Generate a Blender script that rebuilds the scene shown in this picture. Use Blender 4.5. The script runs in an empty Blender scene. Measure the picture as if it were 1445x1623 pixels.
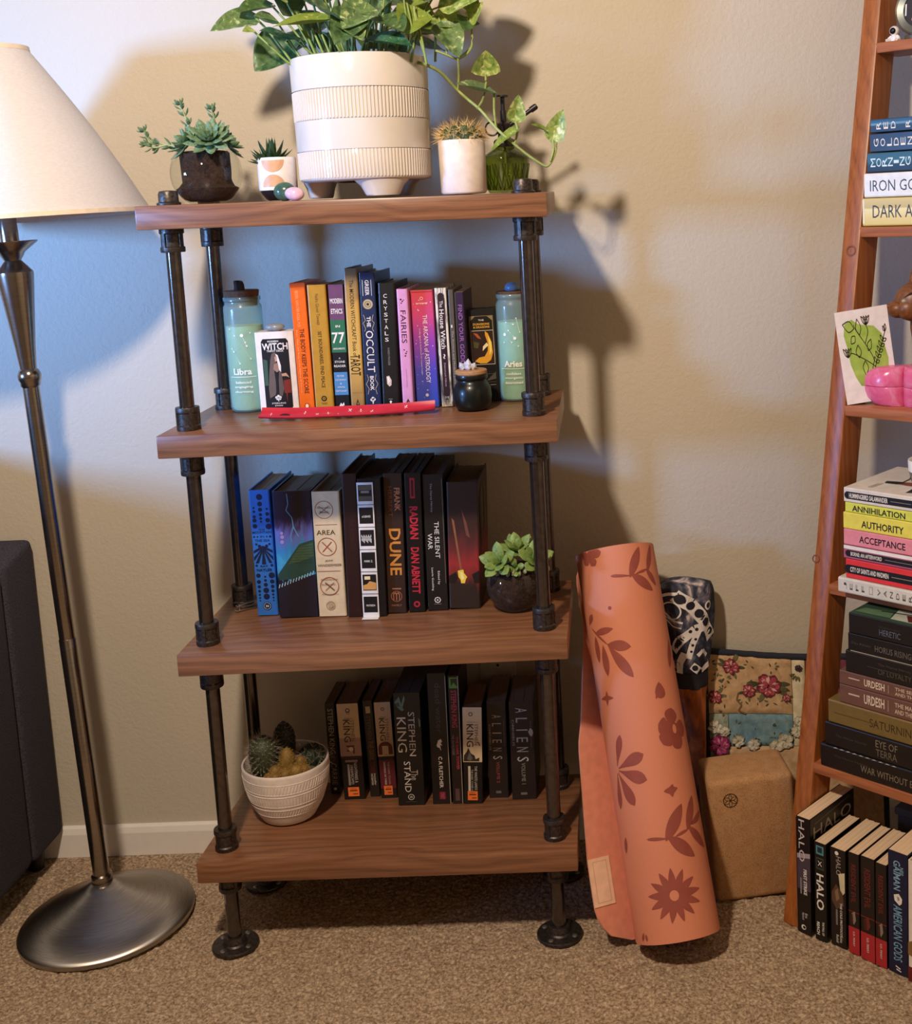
import bpy, bmesh, math, random
import numpy as np
from mathutils import Vector, Matrix, Euler, noise as mnoise
random.seed(7); rng = np.random.default_rng(7)
S = bpy.context.scene
COL = S.collection
PI = math.pi
# ------------------------------------------------------------------ camera
cam_d = bpy.data.cameras.new('camera'); cam = bpy.data.objects.new('camera', cam_d); COL.objects.link(cam)
cam_d.sensor_fit = 'VERTICAL'; cam_d.sensor_height = 36.0; cam_d.sensor_width = 36.0 * 1445 / 1623
cam_d.lens = 1911.64 * 36.0 / 1623
cam_d.shift_x = -220.09 / 1623; cam_d.shift_y = -221.25 / 1623
cam_d.clip_start = 0.05
_yaw, _pit, _rol = -0.0146, 0.1399, 0.0421
_f = Vector((math.sin(_yaw) * math.cos(_pit), math.cos(_yaw) * math.cos(_pit), -math.sin(_pit))); _r0 = Vector((math.cos(_yaw), -math.sin(_yaw), 0)); _d0 = _f.cross(_r0)
_r = math.cos(_rol) * _r0 + math.sin(_rol) * _d0; _d = -math.sin(_rol) * _r0 + math.cos(_rol) * _d0
cam.matrix_world = Matrix(((_r.x, -_d.x, -_f.x, 0.8047), (_r.y, -_d.y, -_f.y, -2.0718), (_r.z, -_d.z, -_f.z, 1.3796), (0, 0, 0, 1)))
S.cycles.use_denoising = True
S.camera = cam
# ------------------------------------------------------------------ light and exposure
w = bpy.data.worlds.new('world'); S.world = w; w.use_nodes = True
w.node_tree.nodes['Background'].inputs[0].default_value = (0.45, 0.62, 1.0, 1); w.node_tree.nodes['Background'].inputs[1].default_value = 0.4
def light(name, kind, loc, energy, color, **k):
    d = bpy.data.lights.new(name, kind); d.energy = energy; d.color = color
    for a, b in k.items(): setattr(d, a, b)
    o = bpy.data.objects.new(name, d); COL.objects.link(o); o.location = loc; return o
light('ceiling_downlight', 'SPOT', (0.20, -1.35, 2.30), 152, (1.0, 0.82, 0.65), shadow_soft_size=0.065, spot_size=3.06, spot_blend=0.12)
win = light('window_daylight', 'AREA', (-2.56, -1.86, 1.46), 23, (0.17, 0.42, 1.0), shape='RECTANGLE', size=0.46, size_y=0.40, spread=math.radians(56))
win.rotation_euler = (PI / 2, 0, -PI / 2 + 0.84)
S.view_settings.view_transform = 'Standard'; S.view_settings.look = 'None'; S.view_settings.gamma = 1.0
S.view_settings.use_curve_mapping = False; S.view_settings.exposure = 0.0
# ------------------------------------------------------------------ helpers: materials
def lin(h):
    h = h.lstrip('#'); c = [int(h[i:i + 2], 16) / 255 for i in (0, 2, 4)]
    return tuple(x / 12.92 if x <= 0.04045 else ((x + 0.055) / 1.055) ** 2.4 for x in c) + (1,)
MATS = {}
class NT:
    def __init__(s, name):
        s.m = bpy.data.materials.new(name); s.m.use_nodes = True; s.t = s.m.node_tree; s.b = s.t.nodes['Principled BSDF']; s.out = s.t.nodes['Material Output']
    def n(s, kind, **k):
        x = s.t.nodes.new('ShaderNode' + kind)
        for a, b in k.items():
            if a.startswith('i_'):
                key = a[2:]; key = int(key) if key.isdigit() else key.replace('_', ' ')
                if hasattr(b, 'is_output') : s.t.links.new(b, x.inputs[key])
                else: x.inputs[key].default_value = b
            else: setattr(x, a, b)
        return x
    def l(s, a, b): s.t.links.new(a, b)
    def set(s, **k):
        for a, b in k.items():
            s.b.inputs[a.replace('_', ' ')].default_value = b
        return s
    def coords(s, scale=(1, 1, 1), kind='Object'):
        tc = s.n('TexCoord'); mp = s.n('Mapping'); s.l(tc.outputs[kind], mp.inputs[0]); mp.inputs['Scale'].default_value = scale; return mp.outputs[0]
    def ramp(s, fac, stops):
        r = s.n('ValToRGB'); s.l(fac, r.inputs[0]); e = r.color_ramp.elements
        while len(e) < len(stops): e.new(0.5)
        for i, (p, c) in enumerate(stops): e[i].position = p; e[i].color = c if isinstance(c, tuple) else lin(c)
        return r.outputs[0]
    def noise(s, vec, scale, detail=3, rough=0.5, dist=0.0):
        x = s.n('TexNoise', i_Vector=vec, i_Scale=scale, i_Detail=detail, i_Roughness=rough, i_Distortion=dist); return x.outputs[0]
    def bump(s, h, strength, dist=0.002):
        x = s.n('Bump', i_Strength=strength, i_Distance=dist); s.l(h, x.inputs['Height']); s.l(x.outputs[0], s.b.inputs['Normal']); return x
    def mix(s, fac, a, b):
        x = s.n('Mix', data_type='RGBA')
        for v, i in ((fac, 0), (a, 6), (b, 7)):
            if hasattr(v, 'is_output'): s.l(v, x.inputs[i])
            else: x.inputs[i].default_value = v
        return x.outputs[2]
def mat(hexc, rough=0.5, metal=0.0, var=0.0, name=None, bump=0.0, bscale=200):
    key = (hexc, rough, metal, var, bump, bscale)
    if key in MATS: return MATS[key]
    t = NT(name or 'paint_' + hexc.strip('#'))
    c = lin(hexc); t.set(Base_Color=c, Roughness=rough, Metallic=metal)
    v = t.coords()
    nz = t.noise(v, 60 if not bump else bscale, 3)
    if var or True:
        va = var or 0.06
        dk = tuple(x * (1 - va) for x in c[:3]) + (1,); lt = tuple(min(1, x * (1 + va)) for x in c[:3]) + (1,)
        t.l(t.ramp(nz, [(0.35, dk), (0.65, lt)]), t.b.inputs['Base Color'])
    if bump: t.bump(nz, bump, 0.001)
    MATS[key] = t.m; return t.m
def wood(name, dark, mid, light_, scale=1.0, rough=0.42, along='x', knots=False):
    t = NT(name)
    oi = t.n('ObjectInfo'); tc = t.n('TexCoord'); add = t.n('VectorMath', operation='ADD'); t.l(tc.outputs['Object'], add.inputs[0])
    ml = t.n('VectorMath', operation='SCALE'); cm = t.n('CombineXYZ'); 
    for i in range(3): t.l(oi.outputs['Random'], cm.inputs[i])
    t.l(cm.outputs[0], ml.inputs[0]); ml.inputs['Scale'].default_value = 7.0; t.l(ml.outputs[0], add.inputs[1])
    sc = {'x': (0.9, 6.5, 6.5), 'z': (6.5, 6.5, 0.9)}[along]
    mp = t.n('Mapping'); t.l(add.outputs[0], mp.inputs[0]); mp.inputs['Scale'].default_value = tuple(a * scale for a in sc)
    n1 = t.n('TexNoise', i_Vector=mp.outputs[0], i_Scale=1.3, i_Detail=2.0, i_Roughness=0.45)
    mp3 = t.n('Mapping'); t.l(add.outputs[0], mp3.inputs[0]); mp3.inputs['Scale'].default_value = {'x': (3.2, 9, 9), 'z': (9, 9, 3.2)}[along]
    nd = t.n('TexNoise', i_Vector=mp3.outputs[0], i_Scale=1.0, i_Detail=2.0, i_Roughness=0.5); wsum = t.n('VectorMath', operation='MULTIPLY_ADD'); wsum.inputs[1].default_value = (0.55, 0.55, 0.55); t.l(nd.outputs[1], wsum.inputs[0]); t.l(mp.outputs[0], wsum.inputs[2])
    wv = t.n('TexWave', wave_type='RINGS', rings_direction='X' if along == 'x' else 'Z', i_Vector=wsum.outputs[0], i_Scale=3.2, i_Distortion=0.6, i_Detail=2.0, i_Detail_Scale=3.0)
    mp2 = t.n('Mapping'); t.l(add.outputs[0], mp2.inputs[0]); mp2.inputs['Scale'].default_value = {'x': (4, 190, 190), 'z': (190, 190, 4)}[along]
    fine = t.noise(mp2.outputs[0], 1.0, 5, 0.65)
    c1 = t.ramp(wv.outputs[1], [(0.0, light_), (0.5, mid), (0.86, mid), (0.95, dark), (1.0, dark)])
    c2 = t.ramp(n1.outputs[0], [(0.3, mid), (0.7, light_)])
    m1 = t.mix(0.62, c1, c2)
    c3 = t.ramp(fine, [(0.30, dark), (0.50, mid), (0.70, light_)])
    m2 = t.mix(0.42, m1, c3)
    t.l(m2, t.b.inputs['Base Color']); t.set(Roughness=rough)
    t.bump(fine, 0.12, 0.001)
    return t.m
# ------------------------------------------------------------------ helpers: meshes
class MB:
    def __init__(s): s.v = []; s.f = []
    def add(s, vs, fs, M=None):
        o = len(s.v)
        s.v += [tuple(M @ Vector(p)) for p in vs] if M else [tuple(p) for p in vs]
        s.f += [tuple(i + o for i in f) for f in fs]; return s
    def box(s, c, d, M=None):
        x, y, z = c; a, b, e = (k / 2 for k in d)
        vs = [(x + i * a, y + j * b, z + k * e) for i in (-1, 1) for j in (-1, 1) for k in (-1, 1)]
        return s.add(vs, [(0, 1, 3, 2), (4, 6, 7, 5), (0, 4, 5, 1), (2, 3, 7, 6), (0, 2, 6, 4), (1, 5, 7, 3)], M)
    def rbox(s, c, d, r, M=None, seg=3):
        bm = bmesh.new(); bmesh.ops.create_cube(bm, size=1, matrix=Matrix.Translation(c) @ Matrix.Diagonal((*d, 1)))
        bmesh.ops.bevel(bm, geom=bm.edges[:], offset=r, segments=seg, profile=0.5, affect='EDGES')
        bm.verts.index_update(); s.add([v.co.copy() for v in bm.verts], [[v.index for v in f.verts] for f in bm.faces], M); bm.free(); return s
    def lathe(s, prof, n=32, M=None, cap=True, fn=None):
        vs = []; fs = []
        for i, (r, z) in enumerate(prof):
            for k in range(n):
                a = 2 * PI * k / n; rr = r if fn is None else fn(r, z, a, i); vs.append((rr * math.cos(a), rr * math.sin(a), z))
        for i in range(len(prof) - 1):
            for k in range(n):
                k2 = (k + 1) % n; fs.append((i * n + k, i * n + k2, (i + 1) * n + k2, (i + 1) * n + k))
        if cap:
            if prof[0][0] > 1e-6: fs.append(tuple(reversed(range(n))))
            if prof[-1][0] > 1e-6: fs.append(tuple(range((len(prof) - 1) * n, len(prof) * n)))
        return s.add(vs, fs, M)
    def cyl(s, p, q, r, r2=None, n=14):
        p = Vector(p); q = Vector(q); M = Matrix.Translation(p) @ (q - p).to_track_quat('Z', 'Y').to_matrix().to_4x4()
        return s.lathe([(r, 0), (r if r2 is None else r2, (q - p).length)], n, M)
    def tube(s, pts, r, n=7, taper=None):
        pts = [Vector(p) for p in pts]; vs = []; fs = []; ref = Vector((0, 0, 1))
        for i, p in enumerate(pts):
            d = (pts[min(i + 1, len(pts) - 1)] - pts[max(i - 1, 0)]).normalized()
            a = d.cross(ref)
            if a.length < 0.05: a = d.cross(Vector((1, 0, 0)))
            a.normalize(); b = d.cross(a); rr = r if taper is None else r + (taper - r) * i / (len(pts) - 1)
            for k in range(n):
                t = 2 * PI * k / n; vs.append(p + a * math.cos(t) * rr + b * math.sin(t) * rr)
        for i in range(len(pts) - 1):
            for k in range(n): fs.append((i * n + k, i * n + (k + 1) % n, (i + 1) * n + (k + 1) % n, (i + 1) * n + k))
        fs.append(tuple(reversed(range(n)))); fs.append(tuple(range((len(pts) - 1) * n, len(pts) * n)))
        return s.add(vs, fs)
    def grid(s, fn, nu, nv, M=None, closed=False):
        vs = [fn(i / (nu - (0 if closed else 1)), j / (nv - 1)) for j in range(nv) for i in range(nu)]; fs = []
        for j in range(nv - 1):
            for i in range(nu if closed else nu - 1):
                i2 = (i + 1) % nu; fs.append((j * nu + i, j * nu + i2, (j + 1) * nu + i2, (j + 1) * nu + i))
        return s.add(vs, fs, M)
    def sphere(s, c, r, n=16, m=10, M=None):
        if not isinstance(r, (tuple, list)): r = (r, r, r)
        prof = [(max(math.sin(PI * i / m), 1e-4), -math.cos(PI * i / m)) for i in range(m + 1)]
        T = Matrix.Translation(c) @ Matrix.Diagonal((*r, 1))
        return s.lathe(prof, n, (M @ T) if M else T, cap=False)
    def mesh(s, name, m, smooth=35):
        me = bpy.data.meshes.new(name); me.from_pydata(s.v, [], s.f); me.update()
        bm = bmesh.new(); bm.from_mesh(me); bmesh.ops.recalc_face_normals(bm, faces=bm.faces); bm.to_mesh(me); bm.free()
        if m is not None: me.materials.append(m)
        if smooth: me.shade_smooth(); me.set_sharp_from_angle(angle=math.radians(smooth))
        return me
    def build(s, name, m, parent=None, smooth=35, loc=None):
        return link(name, s.mesh(name, m, smooth), parent, loc)
def link(name, me, parent=None, loc=None, rot=None):
    o = bpy.data.objects.new(name, me); COL.objects.link(o)
    if parent: o.parent = parent
    if loc: o.location = loc
    if rot: o.rotation_euler = rot
    return o
def tag(o, label=None, cat=None, group=None, kind=None):
    for k, v in (('label', label), ('category', cat), ('group', group), ('kind', kind)):
        if v: o[k] = v
    return o
def thing(name, label, cat, loc=(0, 0, 0), rot=(0, 0, 0), group=None, M=None):
    o = bpy.data.objects.new(name, None); COL.objects.link(o); o.empty_display_size = 0.02
    if M is not None: o.matrix_world = M
    else: o.location = loc; o.rotation_euler = rot
    return tag(o, label, cat, group)
# ------------------------------------------------------------------ helpers: printed shapes and lettering
TXT = []    # deferred lettering
def text(st, parent, m, fn, cx, cy, L, H, rot=0.0, name='lettering', bold=0.0, sub=False, space=1.0, lab=None):
    TXT.append((st, parent, m, fn, cx, cy, L, H, rot, name, bold, sub, space, lab))
def flush_text():
    cache = {}
    for t in TXT:
        k = (t[0], t[10], t[12])
        if k in cache: continue
        c = bpy.data.curves.new('t', 'FONT'); c.body = t[0]; c.resolution_u = 2; c.offset = t[10]; c.space_character = t[12]; c.fill_mode = 'FRONT'
        o = bpy.data.objects.new('t', c); COL.objects.link(o); cache[k] = o
    dg = bpy.context.evaluated_depsgraph_get(); dg.update()
    arr = {}
    for k, o in cache.items():
        me = bpy.data.meshes.new_from_object(o.evaluated_get(dg))
        n = len(me.vertices); co = np.empty(n * 3, dtype=np.float32); me.vertices.foreach_get('co', co); co = co.reshape(-1, 3)[:, :2]
        lo = co.min(0); hi = co.max(0); arr[k] = ((co - lo) / np.maximum(hi - lo, 1e-6) - 0.5, [tuple(p.vertices) for p in me.polygons])
        bpy.data.meshes.remove(me)
    for k, o in cache.items():
        c = o.data; bpy.data.objects.remove(o); bpy.data.curves.remove(c)
    for st, parent, m, fn, cx, cy, L, H, rot, name, bold, sub, space, lab in TXT:
        co, fs = arr[(st, bold, space)]; ca, sa = math.cos(rot), math.sin(rot)
        vs = []
        for x, y in co:
            X = x * L; Y = y * H; vs.append(fn(cx + X * ca - Y * sa, cy + X * sa + Y * ca))
        me = bpy.data.meshes.new(name); me.from_pydata([tuple(v) for v in vs], [], fs); me.materials.append(m); me.update()
        o = link(name, me, parent)
class PR:
    """printed flat shapes laid on a surface through a mapping fn(x, y) -> local point"""
    def __init__(s, fn): s.fn = fn; s.mb = MB()
    def rect(s, x0, y0, x1, y1, nx=2, ny=2): s.mb.grid(lambda a, b: s.fn(x0 + (x1 - x0) * a, y0 + (y1 - y0) * b), nx, ny); return s
    def disc(s, x, y, r, ry=None, hole=0.0, n=20, m=3):
        ry = ry or r
        s.mb.grid(lambda a, b: s.fn(x + math.cos(2 * PI * a) * r * (hole + (1 - hole) * b), y + math.sin(2 * PI * a) * ry * (hole + (1 - hole) * b)), n, m, closed=True); return s
    def petal(s, x0, y0, x1, y1, w, bul=0.5, n=9, m=4):
        L = math.hypot(x1 - x0, y1 - y0); dx, dy = (x1 - x0) / L, (y1 - y0) / L
        def f(a, b):
            t = b; k = math.sin(PI * t ** (math.log(0.5) / math.log(max(min(bul, 0.9), 0.1)))) ** 0.75
            q = (a - 0.5) * w * max(k, 0.03); return s.fn(x0 + dx * L * t - dy * q, y0 + dy * L * t + dx * q)
        s.mb.grid(f, m, n); return s
    def line(s, pts, w):
        for (xa, ya), (xb, yb) in zip(pts[:-1], pts[1:]):
            L = math.hypot(xb - xa, yb - ya) or 1e-6; nx, ny = -(yb - ya) / L * w / 2, (xb - xa) / L * w / 2
            s.mb.add([s.fn(xa + nx, ya + ny), s.fn(xb + nx, yb + ny), s.fn(xb - nx, yb - ny), s.fn(xa - nx, ya - ny)], [(0, 1, 2, 3)])
        return s
    def poly(s, pts): s.mb.add([s.fn(x, y) for x, y in pts], [tuple(range(len(pts)))]); return s
    def build(s, name, m, parent): return s.mb.build(name, m, parent, smooth=0)
# ------------------------------------------------------------------ setting
def struct(name, mb, m, smooth=0):
    o = mb.build(name, m, None, smooth); o['kind'] = 'structure'; return o
XL, XR, YB, YF, ZC = -2.4, 1.98, 0.412, -5.0, 2.45
t = NT('wall_paint'); v = t.coords(); n1 = t.noise(v, 130, 4, 0.6); n2 = t.noise(v, 2.0, 2)
t.l(t.ramp(n2, [(0.3, '#c3b9a6'), (0.7, '#c8bdaa')]), t.b.inputs['Base Color']); t.set(Roughness=0.62); t.bump(n1, 0.32, 0.004); wallm = t.m
struct('wall_back', MB().box(((XL + XR) / 2, YB + 0.06, ZC / 2), (XR - XL + 0.2, 0.12, ZC)), wallm)
struct('wall_right', MB().box((XR + 0.06, (YB + YF) / 2, ZC / 2), (0.12, YB - YF, ZC)), wallm)
struct('wall_front', MB().box(((XL + XR) / 2, YF - 0.06, ZC / 2), (XR - XL + 0.2, 0.12, ZC)), wallm)
wl = MB(); wy0, wy1, wz0, wz1 = -2.06, -1.42, 1.24, 1.70
wl.box((XL - 0.05, (YF + wy0) / 2, ZC / 2), (0.1, wy0 - YF, ZC)); wl.box((XL - 0.05, (YB + wy1) / 2, ZC / 2), (0.1, YB - wy1, ZC))
wl.box((XL - 0.05, (wy0 + wy1) / 2, wz0 / 2), (0.1, wy1 - wy0, wz0)); wl.box((XL - 0.05, (wy0 + wy1) / 2, (wz1 + ZC) / 2), (0.1, wy1 - wy0, ZC - wz1))
struct('wall_left', wl, wallm)
whitep = mat('#e9e2da', 0.45, var=0.015)
wf = MB()
for a in (wy0, wy1): wf.box((XL + 0.008, a, (wz0 + wz1) / 2), (0.016, 0.05, wz1 - wz0 + 0.1))
for a in (wz0, wz1): wf.box((XL + 0.008, (wy0 + wy1) / 2, a), (0.018, wy1 - wy0 + 0.1, 0.05))
struct('window_1', wf, whitep)
struct('ceiling', MB().box(((XL + XR) / 2, (YB + YF) / 2, ZC + 0.05), (XR - XL + 0.2, YB - YF + 0.2, 0.1)), mat('#e6e0d4', 0.8))
bb = MB(); pr = [(0, 0), (-0.013, 0), (-0.013, 0.052), (-0.009, 0.064), (-0.003, 0.068), (0, 0.068)]
vs = [(x, YB + a, z) for x in (XL, XR) for a, z in pr]; n = len(pr)
bb.add(vs, [(i, i + 1, n + i + 1, n + i) for i in range(n - 1)] + [tuple(range(n)), tuple(range(n, 2 * n))])
struct('baseboard_back', bb, whitep)
# carpet: a real relief of tufts where the camera sees it, coarse beyond
t = NT('carpet'); v = t.coords(); a = t.noise(v, 175, 4, 0.75); b = t.noise(v, 26, 3, 0.6); c = t.noise(v, 4, 2)
c1 = t.ramp(a, [(0.36, '#4c3d2f'), (0.5, '#a78d71'), (0.64, '#dcc6a8')]); c2 = t.ramp(b, [(0.3, '#8f7860'), (0.7, '#bfa78b')])
t.l(t.mix(0.30, c1, c2), t.b.inputs['Base Color']); t.set(Roughness=0.95, Specular_IOR_Level=0.1); t.bump(a, 0.5, 0.004)
x0, x1, y0, y1, nx, ny = -0.75, 1.62, -0.62, 0.411, 680, 300
X, Y = np.meshgrid(np.linspace(x0, x1, nx), np.linspace(y0, y1, ny))
def smooth(a, k):
    for _ in range(k): a = (a + np.roll(a, 1, 0) + np.roll(a, -1, 0) + np.roll(a, 1, 1) + np.roll(a, -1, 1)) / 5
    return a
h = rng.normal(size=(ny, nx)); s1 = smooth(h.copy(), 1); s2 = smooth(rng.normal(size=(ny, nx)), 8); s2 /= s2.std()
Zc = np.clip(s1 / s1.std() * 0.0008 + h * 0.0006 + s2 * 0.0004, -0.004, 0.003) - 0.0012
edge = np.minimum(np.minimum(np.arange(nx)[None] / 6, (nx - 1 - np.arange(nx))[None] / 6), np.minimum(np.arange(ny)[:, None] / 6, (ny - 1 - np.arange(ny))[:, None] / 6)).clip(0, 1)
Zc = Zc * edge
co = np.stack([X, Y, Zc], -1).reshape(-1, 3); id_ = np.arange(nx * ny).reshape(ny, nx)
q = np.stack([id_[:-1, :-1], id_[:-1, 1:], id_[1:, 1:], id_[1:, :-1]], -1).reshape(-1, 4)
ring = [(XL, YF), (x0, YF), (x1, YF), (XR, YF), (XL, y0), (XL, YB), (XR, y0), (XR, YB), (x0, YB), (x1, YB)]
base = len(co); co = np.concatenate([co, np.array([(a, b, 0.0) for a, b in ring])])
A, B_, C_, D_ = id_[0, 0], id_[0, -1], id_[-1, 0], id_[-1, -1]
extra = [(base + 0, base + 1, A, base + 4), (base + 1, base + 2, B_, A), (base + 2, base + 3, base + 6, B_), (base + 4, A, C_, base + 5), (B_, base + 6, base + 7, D_)]
me = bpy.data.meshes.new('floor'); me.from_pydata(co.tolist(), [], q.tolist() + extra); me.materials.append(t.m); me.shade_smooth()
fl = link('floor', me); fl['kind'] = 'structure'
# ------------------------------------------------------------------ pipe shelf unit
W, D, TH = 0.705, 0.3252, 0.0409
Zs = (1.4049, 1.0078, 0.6086, 0.1967); TLx = (-0.0057, 0.0023, 0.0068, -0.0007); TDy = (0.0040, 0.0021, 0.0025, -0.0116)
def zs(i, x, y): return Zs[i] + TLx[i] * (x - W / 2) / W + TDy[i] * (y - D / 2) / D
walnut = wood('walnut_stained_pine', '#3d2618', '#764c34', '#a0714d', rough=0.33)
blackpipe = NT('black_iron'); blackpipe.set(Base_Color=lin('#3c3735'), Roughness=0.16, Metallic=0.9)
nz = blackpipe.noise(blackpipe.coords(), 90, 3); blackpipe.l(blackpipe.ramp(nz, [(0.3, '#544d4a'), (0.7, '#6a625e')]), blackpipe.b.inputs['Base Color']); blackpipe = blackpipe.m
castm = NT('cast_iron'); castm.set(Roughness=0.42, Metallic=0.8); nz = castm.noise(castm.coords(), 240, 3); castm.l(castm.ramp(nz, [(0.3, '#3b3532'), (0.7, '#5d5550')]), castm.b.inputs['Base Color']); castm.bump(nz, 0.25, 0.001); castm = castm.m
unit = thing('pipe_bookshelf', 'tall four-shelf unit of thick brown wooden boards on black iron pipes, against the wall', 'bookshelf', (0, 0, 0))
for i in range(4):
    bm = bmesh.new(); bmesh.ops.create_cube(bm, size=1, matrix=Matrix.Translation((W / 2, D / 2, -TH / 2)) @ Matrix.Diagonal((W, D, TH, 1)))
    bmesh.ops.bevel(bm, geom=bm.edges[:], offset=0.0022, segments=2, profile=0.5, affect='EDGES')
    for vtx in bm.verts: vtx.co.z += zs(i, vtx.co.x, vtx.co.y)
    me = bpy.data.meshes.new('shelf_board'); bm.to_mesh(me); bm.free(); me.materials.append(walnut); me.shade_smooth(); me.set_sharp_from_angle(angle=0.5)
    link('shelf_board', me, unit)
PX, PY = (0.0409, 0.6618), (0.0541, 0.27)
def coupling_mesh(h=0.042):
    m = MB(); m.lathe([(0.0138, 0), (0.0205, 0), (0.0212, 0.002), (0.0212, 0.0085), (0.0190, 0.0105), (0.0190, h - 0.0105), (0.0212, h - 0.0085), (0.0212, h - 0.002), (0.0205, h), (0.0138, h)], 28)
    for k in range(4):
        a = PI / 4 + k * PI / 2; m.box((0.0195, 0, h / 2), (0.0028, 0.006, h - 0.016), Matrix.Rotation(a, 4, 'Z'))
    return m.mesh('coupling', castm)
cm_ = coupling_mesh(); capm = MB().lathe([(0.0205, 0), (0.0208, 0.004), (0.0172, 0.006), (0.0170, 0.020), (0.0150, 0.0245), (0.006, 0.0258), (0.0, 0.026)], 28).mesh('pipe_cap', castm)
fm = MB(); fm.lathe([(0.0425, 0), (0.0437, 0.002), (0.0437, 0.005), (0.0425, 0.0068), (0.024, 0.0075), (0.021, 0.010), (0.0195, 0.020), (0.0185, 0.022), (0.0135, 0.022)], 36)
flm = fm.mesh('flange', castm); scm = MB().sphere((0, 0, 0), (0.0055, 0.0055, 0.0028), 10, 6).mesh('screw_head', mat('#8d8780', 0.35, 0.8))
for ix, px in enumerate(PX):
    for py in PY:
        ys = math.radians(20 if py < 0.1 else 50)
        for i in range(4):
            zt = zs(i, px, py); zb = zt - TH
            if i == 0: link('pipe_cap', capm, unit, (px, py, zt - 0.0005))
            else: link('coupling', cm_, unit, (px, py, zt - 0.0005), (0, 0, ys + i))
            link('coupling', cm_, unit, (px, py, zb - 0.0415), (0, 0, ys + 2 * i))
            z_lo = zs(i + 1, px, py) + 0.006 if i < 3 else 0.006
            MB().lathe([(0.0130, 0), (0.0130, zb - 0.006 - z_lo)], 24).build('pipe', blackpipe, unit, loc=(px, py, z_lo))
        f = link('flange', flm, unit, (px, py, 0.0015))
        for k in range(4):
            a = PI / 4 + k * PI / 2 + 0.3; link('screw_head', scm, f, (0.033 * math.cos(a), 0.033 * math.sin(a), 0.0072))
# ------------------------------------------------------------------ floor lamp
nickel = NT('brushed_nickel'); nickel.set(Metallic=1.0, Roughness=0.20); v = nickel.coords((1, 1, 60)); nz = nickel.noise(v, 30, 2); nickel.l(nickel.ramp(nz, [(0.3, '#8d8680'), (0.7, '#a8a098')]), nickel.b.inputs['Base Color']); nickel = nickel.m
bn_ = NT('brushed_nickel_base'); bn_.set(Metallic=1.0, Roughness=0.36, Anisotropic=0.8); tg_ = bn_.n('Tangent', direction_type='RADIAL', axis='Z'); bn_.l(tg_.outputs[0], bn_.b.inputs['Tangent']); nz = bn_.noise(bn_.coords((1, 1, 60)), 30, 2); bn_.l(bn_.ramp(nz, [(0.3, '#a09a94'), (0.7, '#bab4ad')]), bn_.b.inputs['Base Color'])
lamp = thing('floor_lamp', 'brushed metal floor lamp with a wide cream cone shade, left of the pipe shelves', 'lamp', (-0.2455, 0.1533, 0), (0, -0.036, 0))
MB().lathe([(0.160, 0.0), (0.166, 0.003), (0.166, 0.011), (0.161, 0.017), (0.12, 0.034), (0.07, 0.056), (0.035, 0.076), (0.022, 0.084), (0.0, 0.084)], 72).build('base', bn_.m, lamp)
MB().lathe([(0.0165, 0.080), (0.0195, 0.084), (0.0205, 0.092), (0.0195, 0.100), (0.0165, 0.103)], 32).build('base_collar', nickel, lamp)
MB().lathe([(0.0158, 0.09), (0.0158, 0.589), (0.0150, 0.5905)], 32).build('lower_pole', nickel, lamp)
MB().lathe([(0.0148, 0.589), (0.0148, 1.086)], 32).build('upper_pole', nickel, lamp)
MB().lathe([(0.0150, 1.082), (0.0178, 1.086), (0.0178, 1.092), (0.0205, 1.098), (0.0205, 1.106), (0.0175, 1.114), (0.0140, 1.117)], 32).build('ring', nickel, lamp)
MB().lathe([(0.0142, 1.112), (0.0180, 1.16), (0.0262, 1.235), (0.0325, 1.290), (0.0325, 1.297), (0.0150, 1.318), (0.0125, 1.320)], 36).build('tapered_column', nickel, lamp)
MB().lathe([(0.0125, 1.314), (0.0140, 1.318), (0.0235, 1.334), (0.046, 1.351), (0.0468, 1.353), (0.0455, 1.354), (0.022, 1.342), (0.016, 1.340)], 36).build('drip_dish', nickel, lamp)
MB().lathe([(0.0158, 1.338), (0.0158, 1.41), (0.010, 1.43), (0.010, 1.50)], 28).build('socket_stem', nickel, lamp)
linen = NT('linen_shade'); v = linen.coords((140, 140, 420)); nz = linen.noise(v, 1.0, 3); linen.l(linen.ramp(nz, [(0.3, '#dfdce0'), (0.7, '#ebe8ec')]), linen.b.inputs['Base Color']); linen.set(Roughness=0.85); linen.bump(nz, 0.12, 0.001)
tr = linen.n('BsdfTranslucent', i_Color=lin('#f6ece6')); mx = linen.n('MixShader', i_0=0.22); linen.l(linen.b.outputs[0], mx.inputs[1]); linen.l(tr.outputs[0], mx.inputs[2]); linen.l(mx.outputs[0], linen.out.inputs[0]); linen = linen.m
ps = [(0.252 - (0.252 - 0.077) * k / 10 + 0.008 * math.sin(PI * k / 10), 1.392 + 0.302 * k / 10) for k in range(11)]
sh = MB().lathe(ps + [(r - 0.0015, z) for r, z in reversed(ps)] + [ps[0]], 96, cap=False).build('shade', linen, lamp)
for (r, z), nm in ((ps[0], 'shade_trim'), (ps[-1], 'shade_trim')):
    MB().lathe([(r - 0.0022, z - 0.001), (r + 0.0012, z - 0.001), (r + 0.0005, z + 0.007), (r - 0.004, z + 0.007)], 96, cap=False).build(nm, mat('#e6d7c4', 0.8), sh)
sp = MB()
for k in range(3):
    a = k * 2 * PI / 3; sp.cyl((0, 0, 1.66), (0.083 * math.cos(a), 0.083 * math.sin(a), 1.684), 0.002, n=6)
sp.cyl((0, 0, 1.49), (0, 0, 1.67), 0.004, n=8); sp.build('spider', nickel, lamp)
MB().lathe([(0.012, 1.49), (0.016, 1.51), (0.030, 1.555), (0.030, 1.575), (0.018, 1.60), (0, 1.606)], 20).build('bulb', mat('#f2f0ec', 0.3), lamp)
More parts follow.
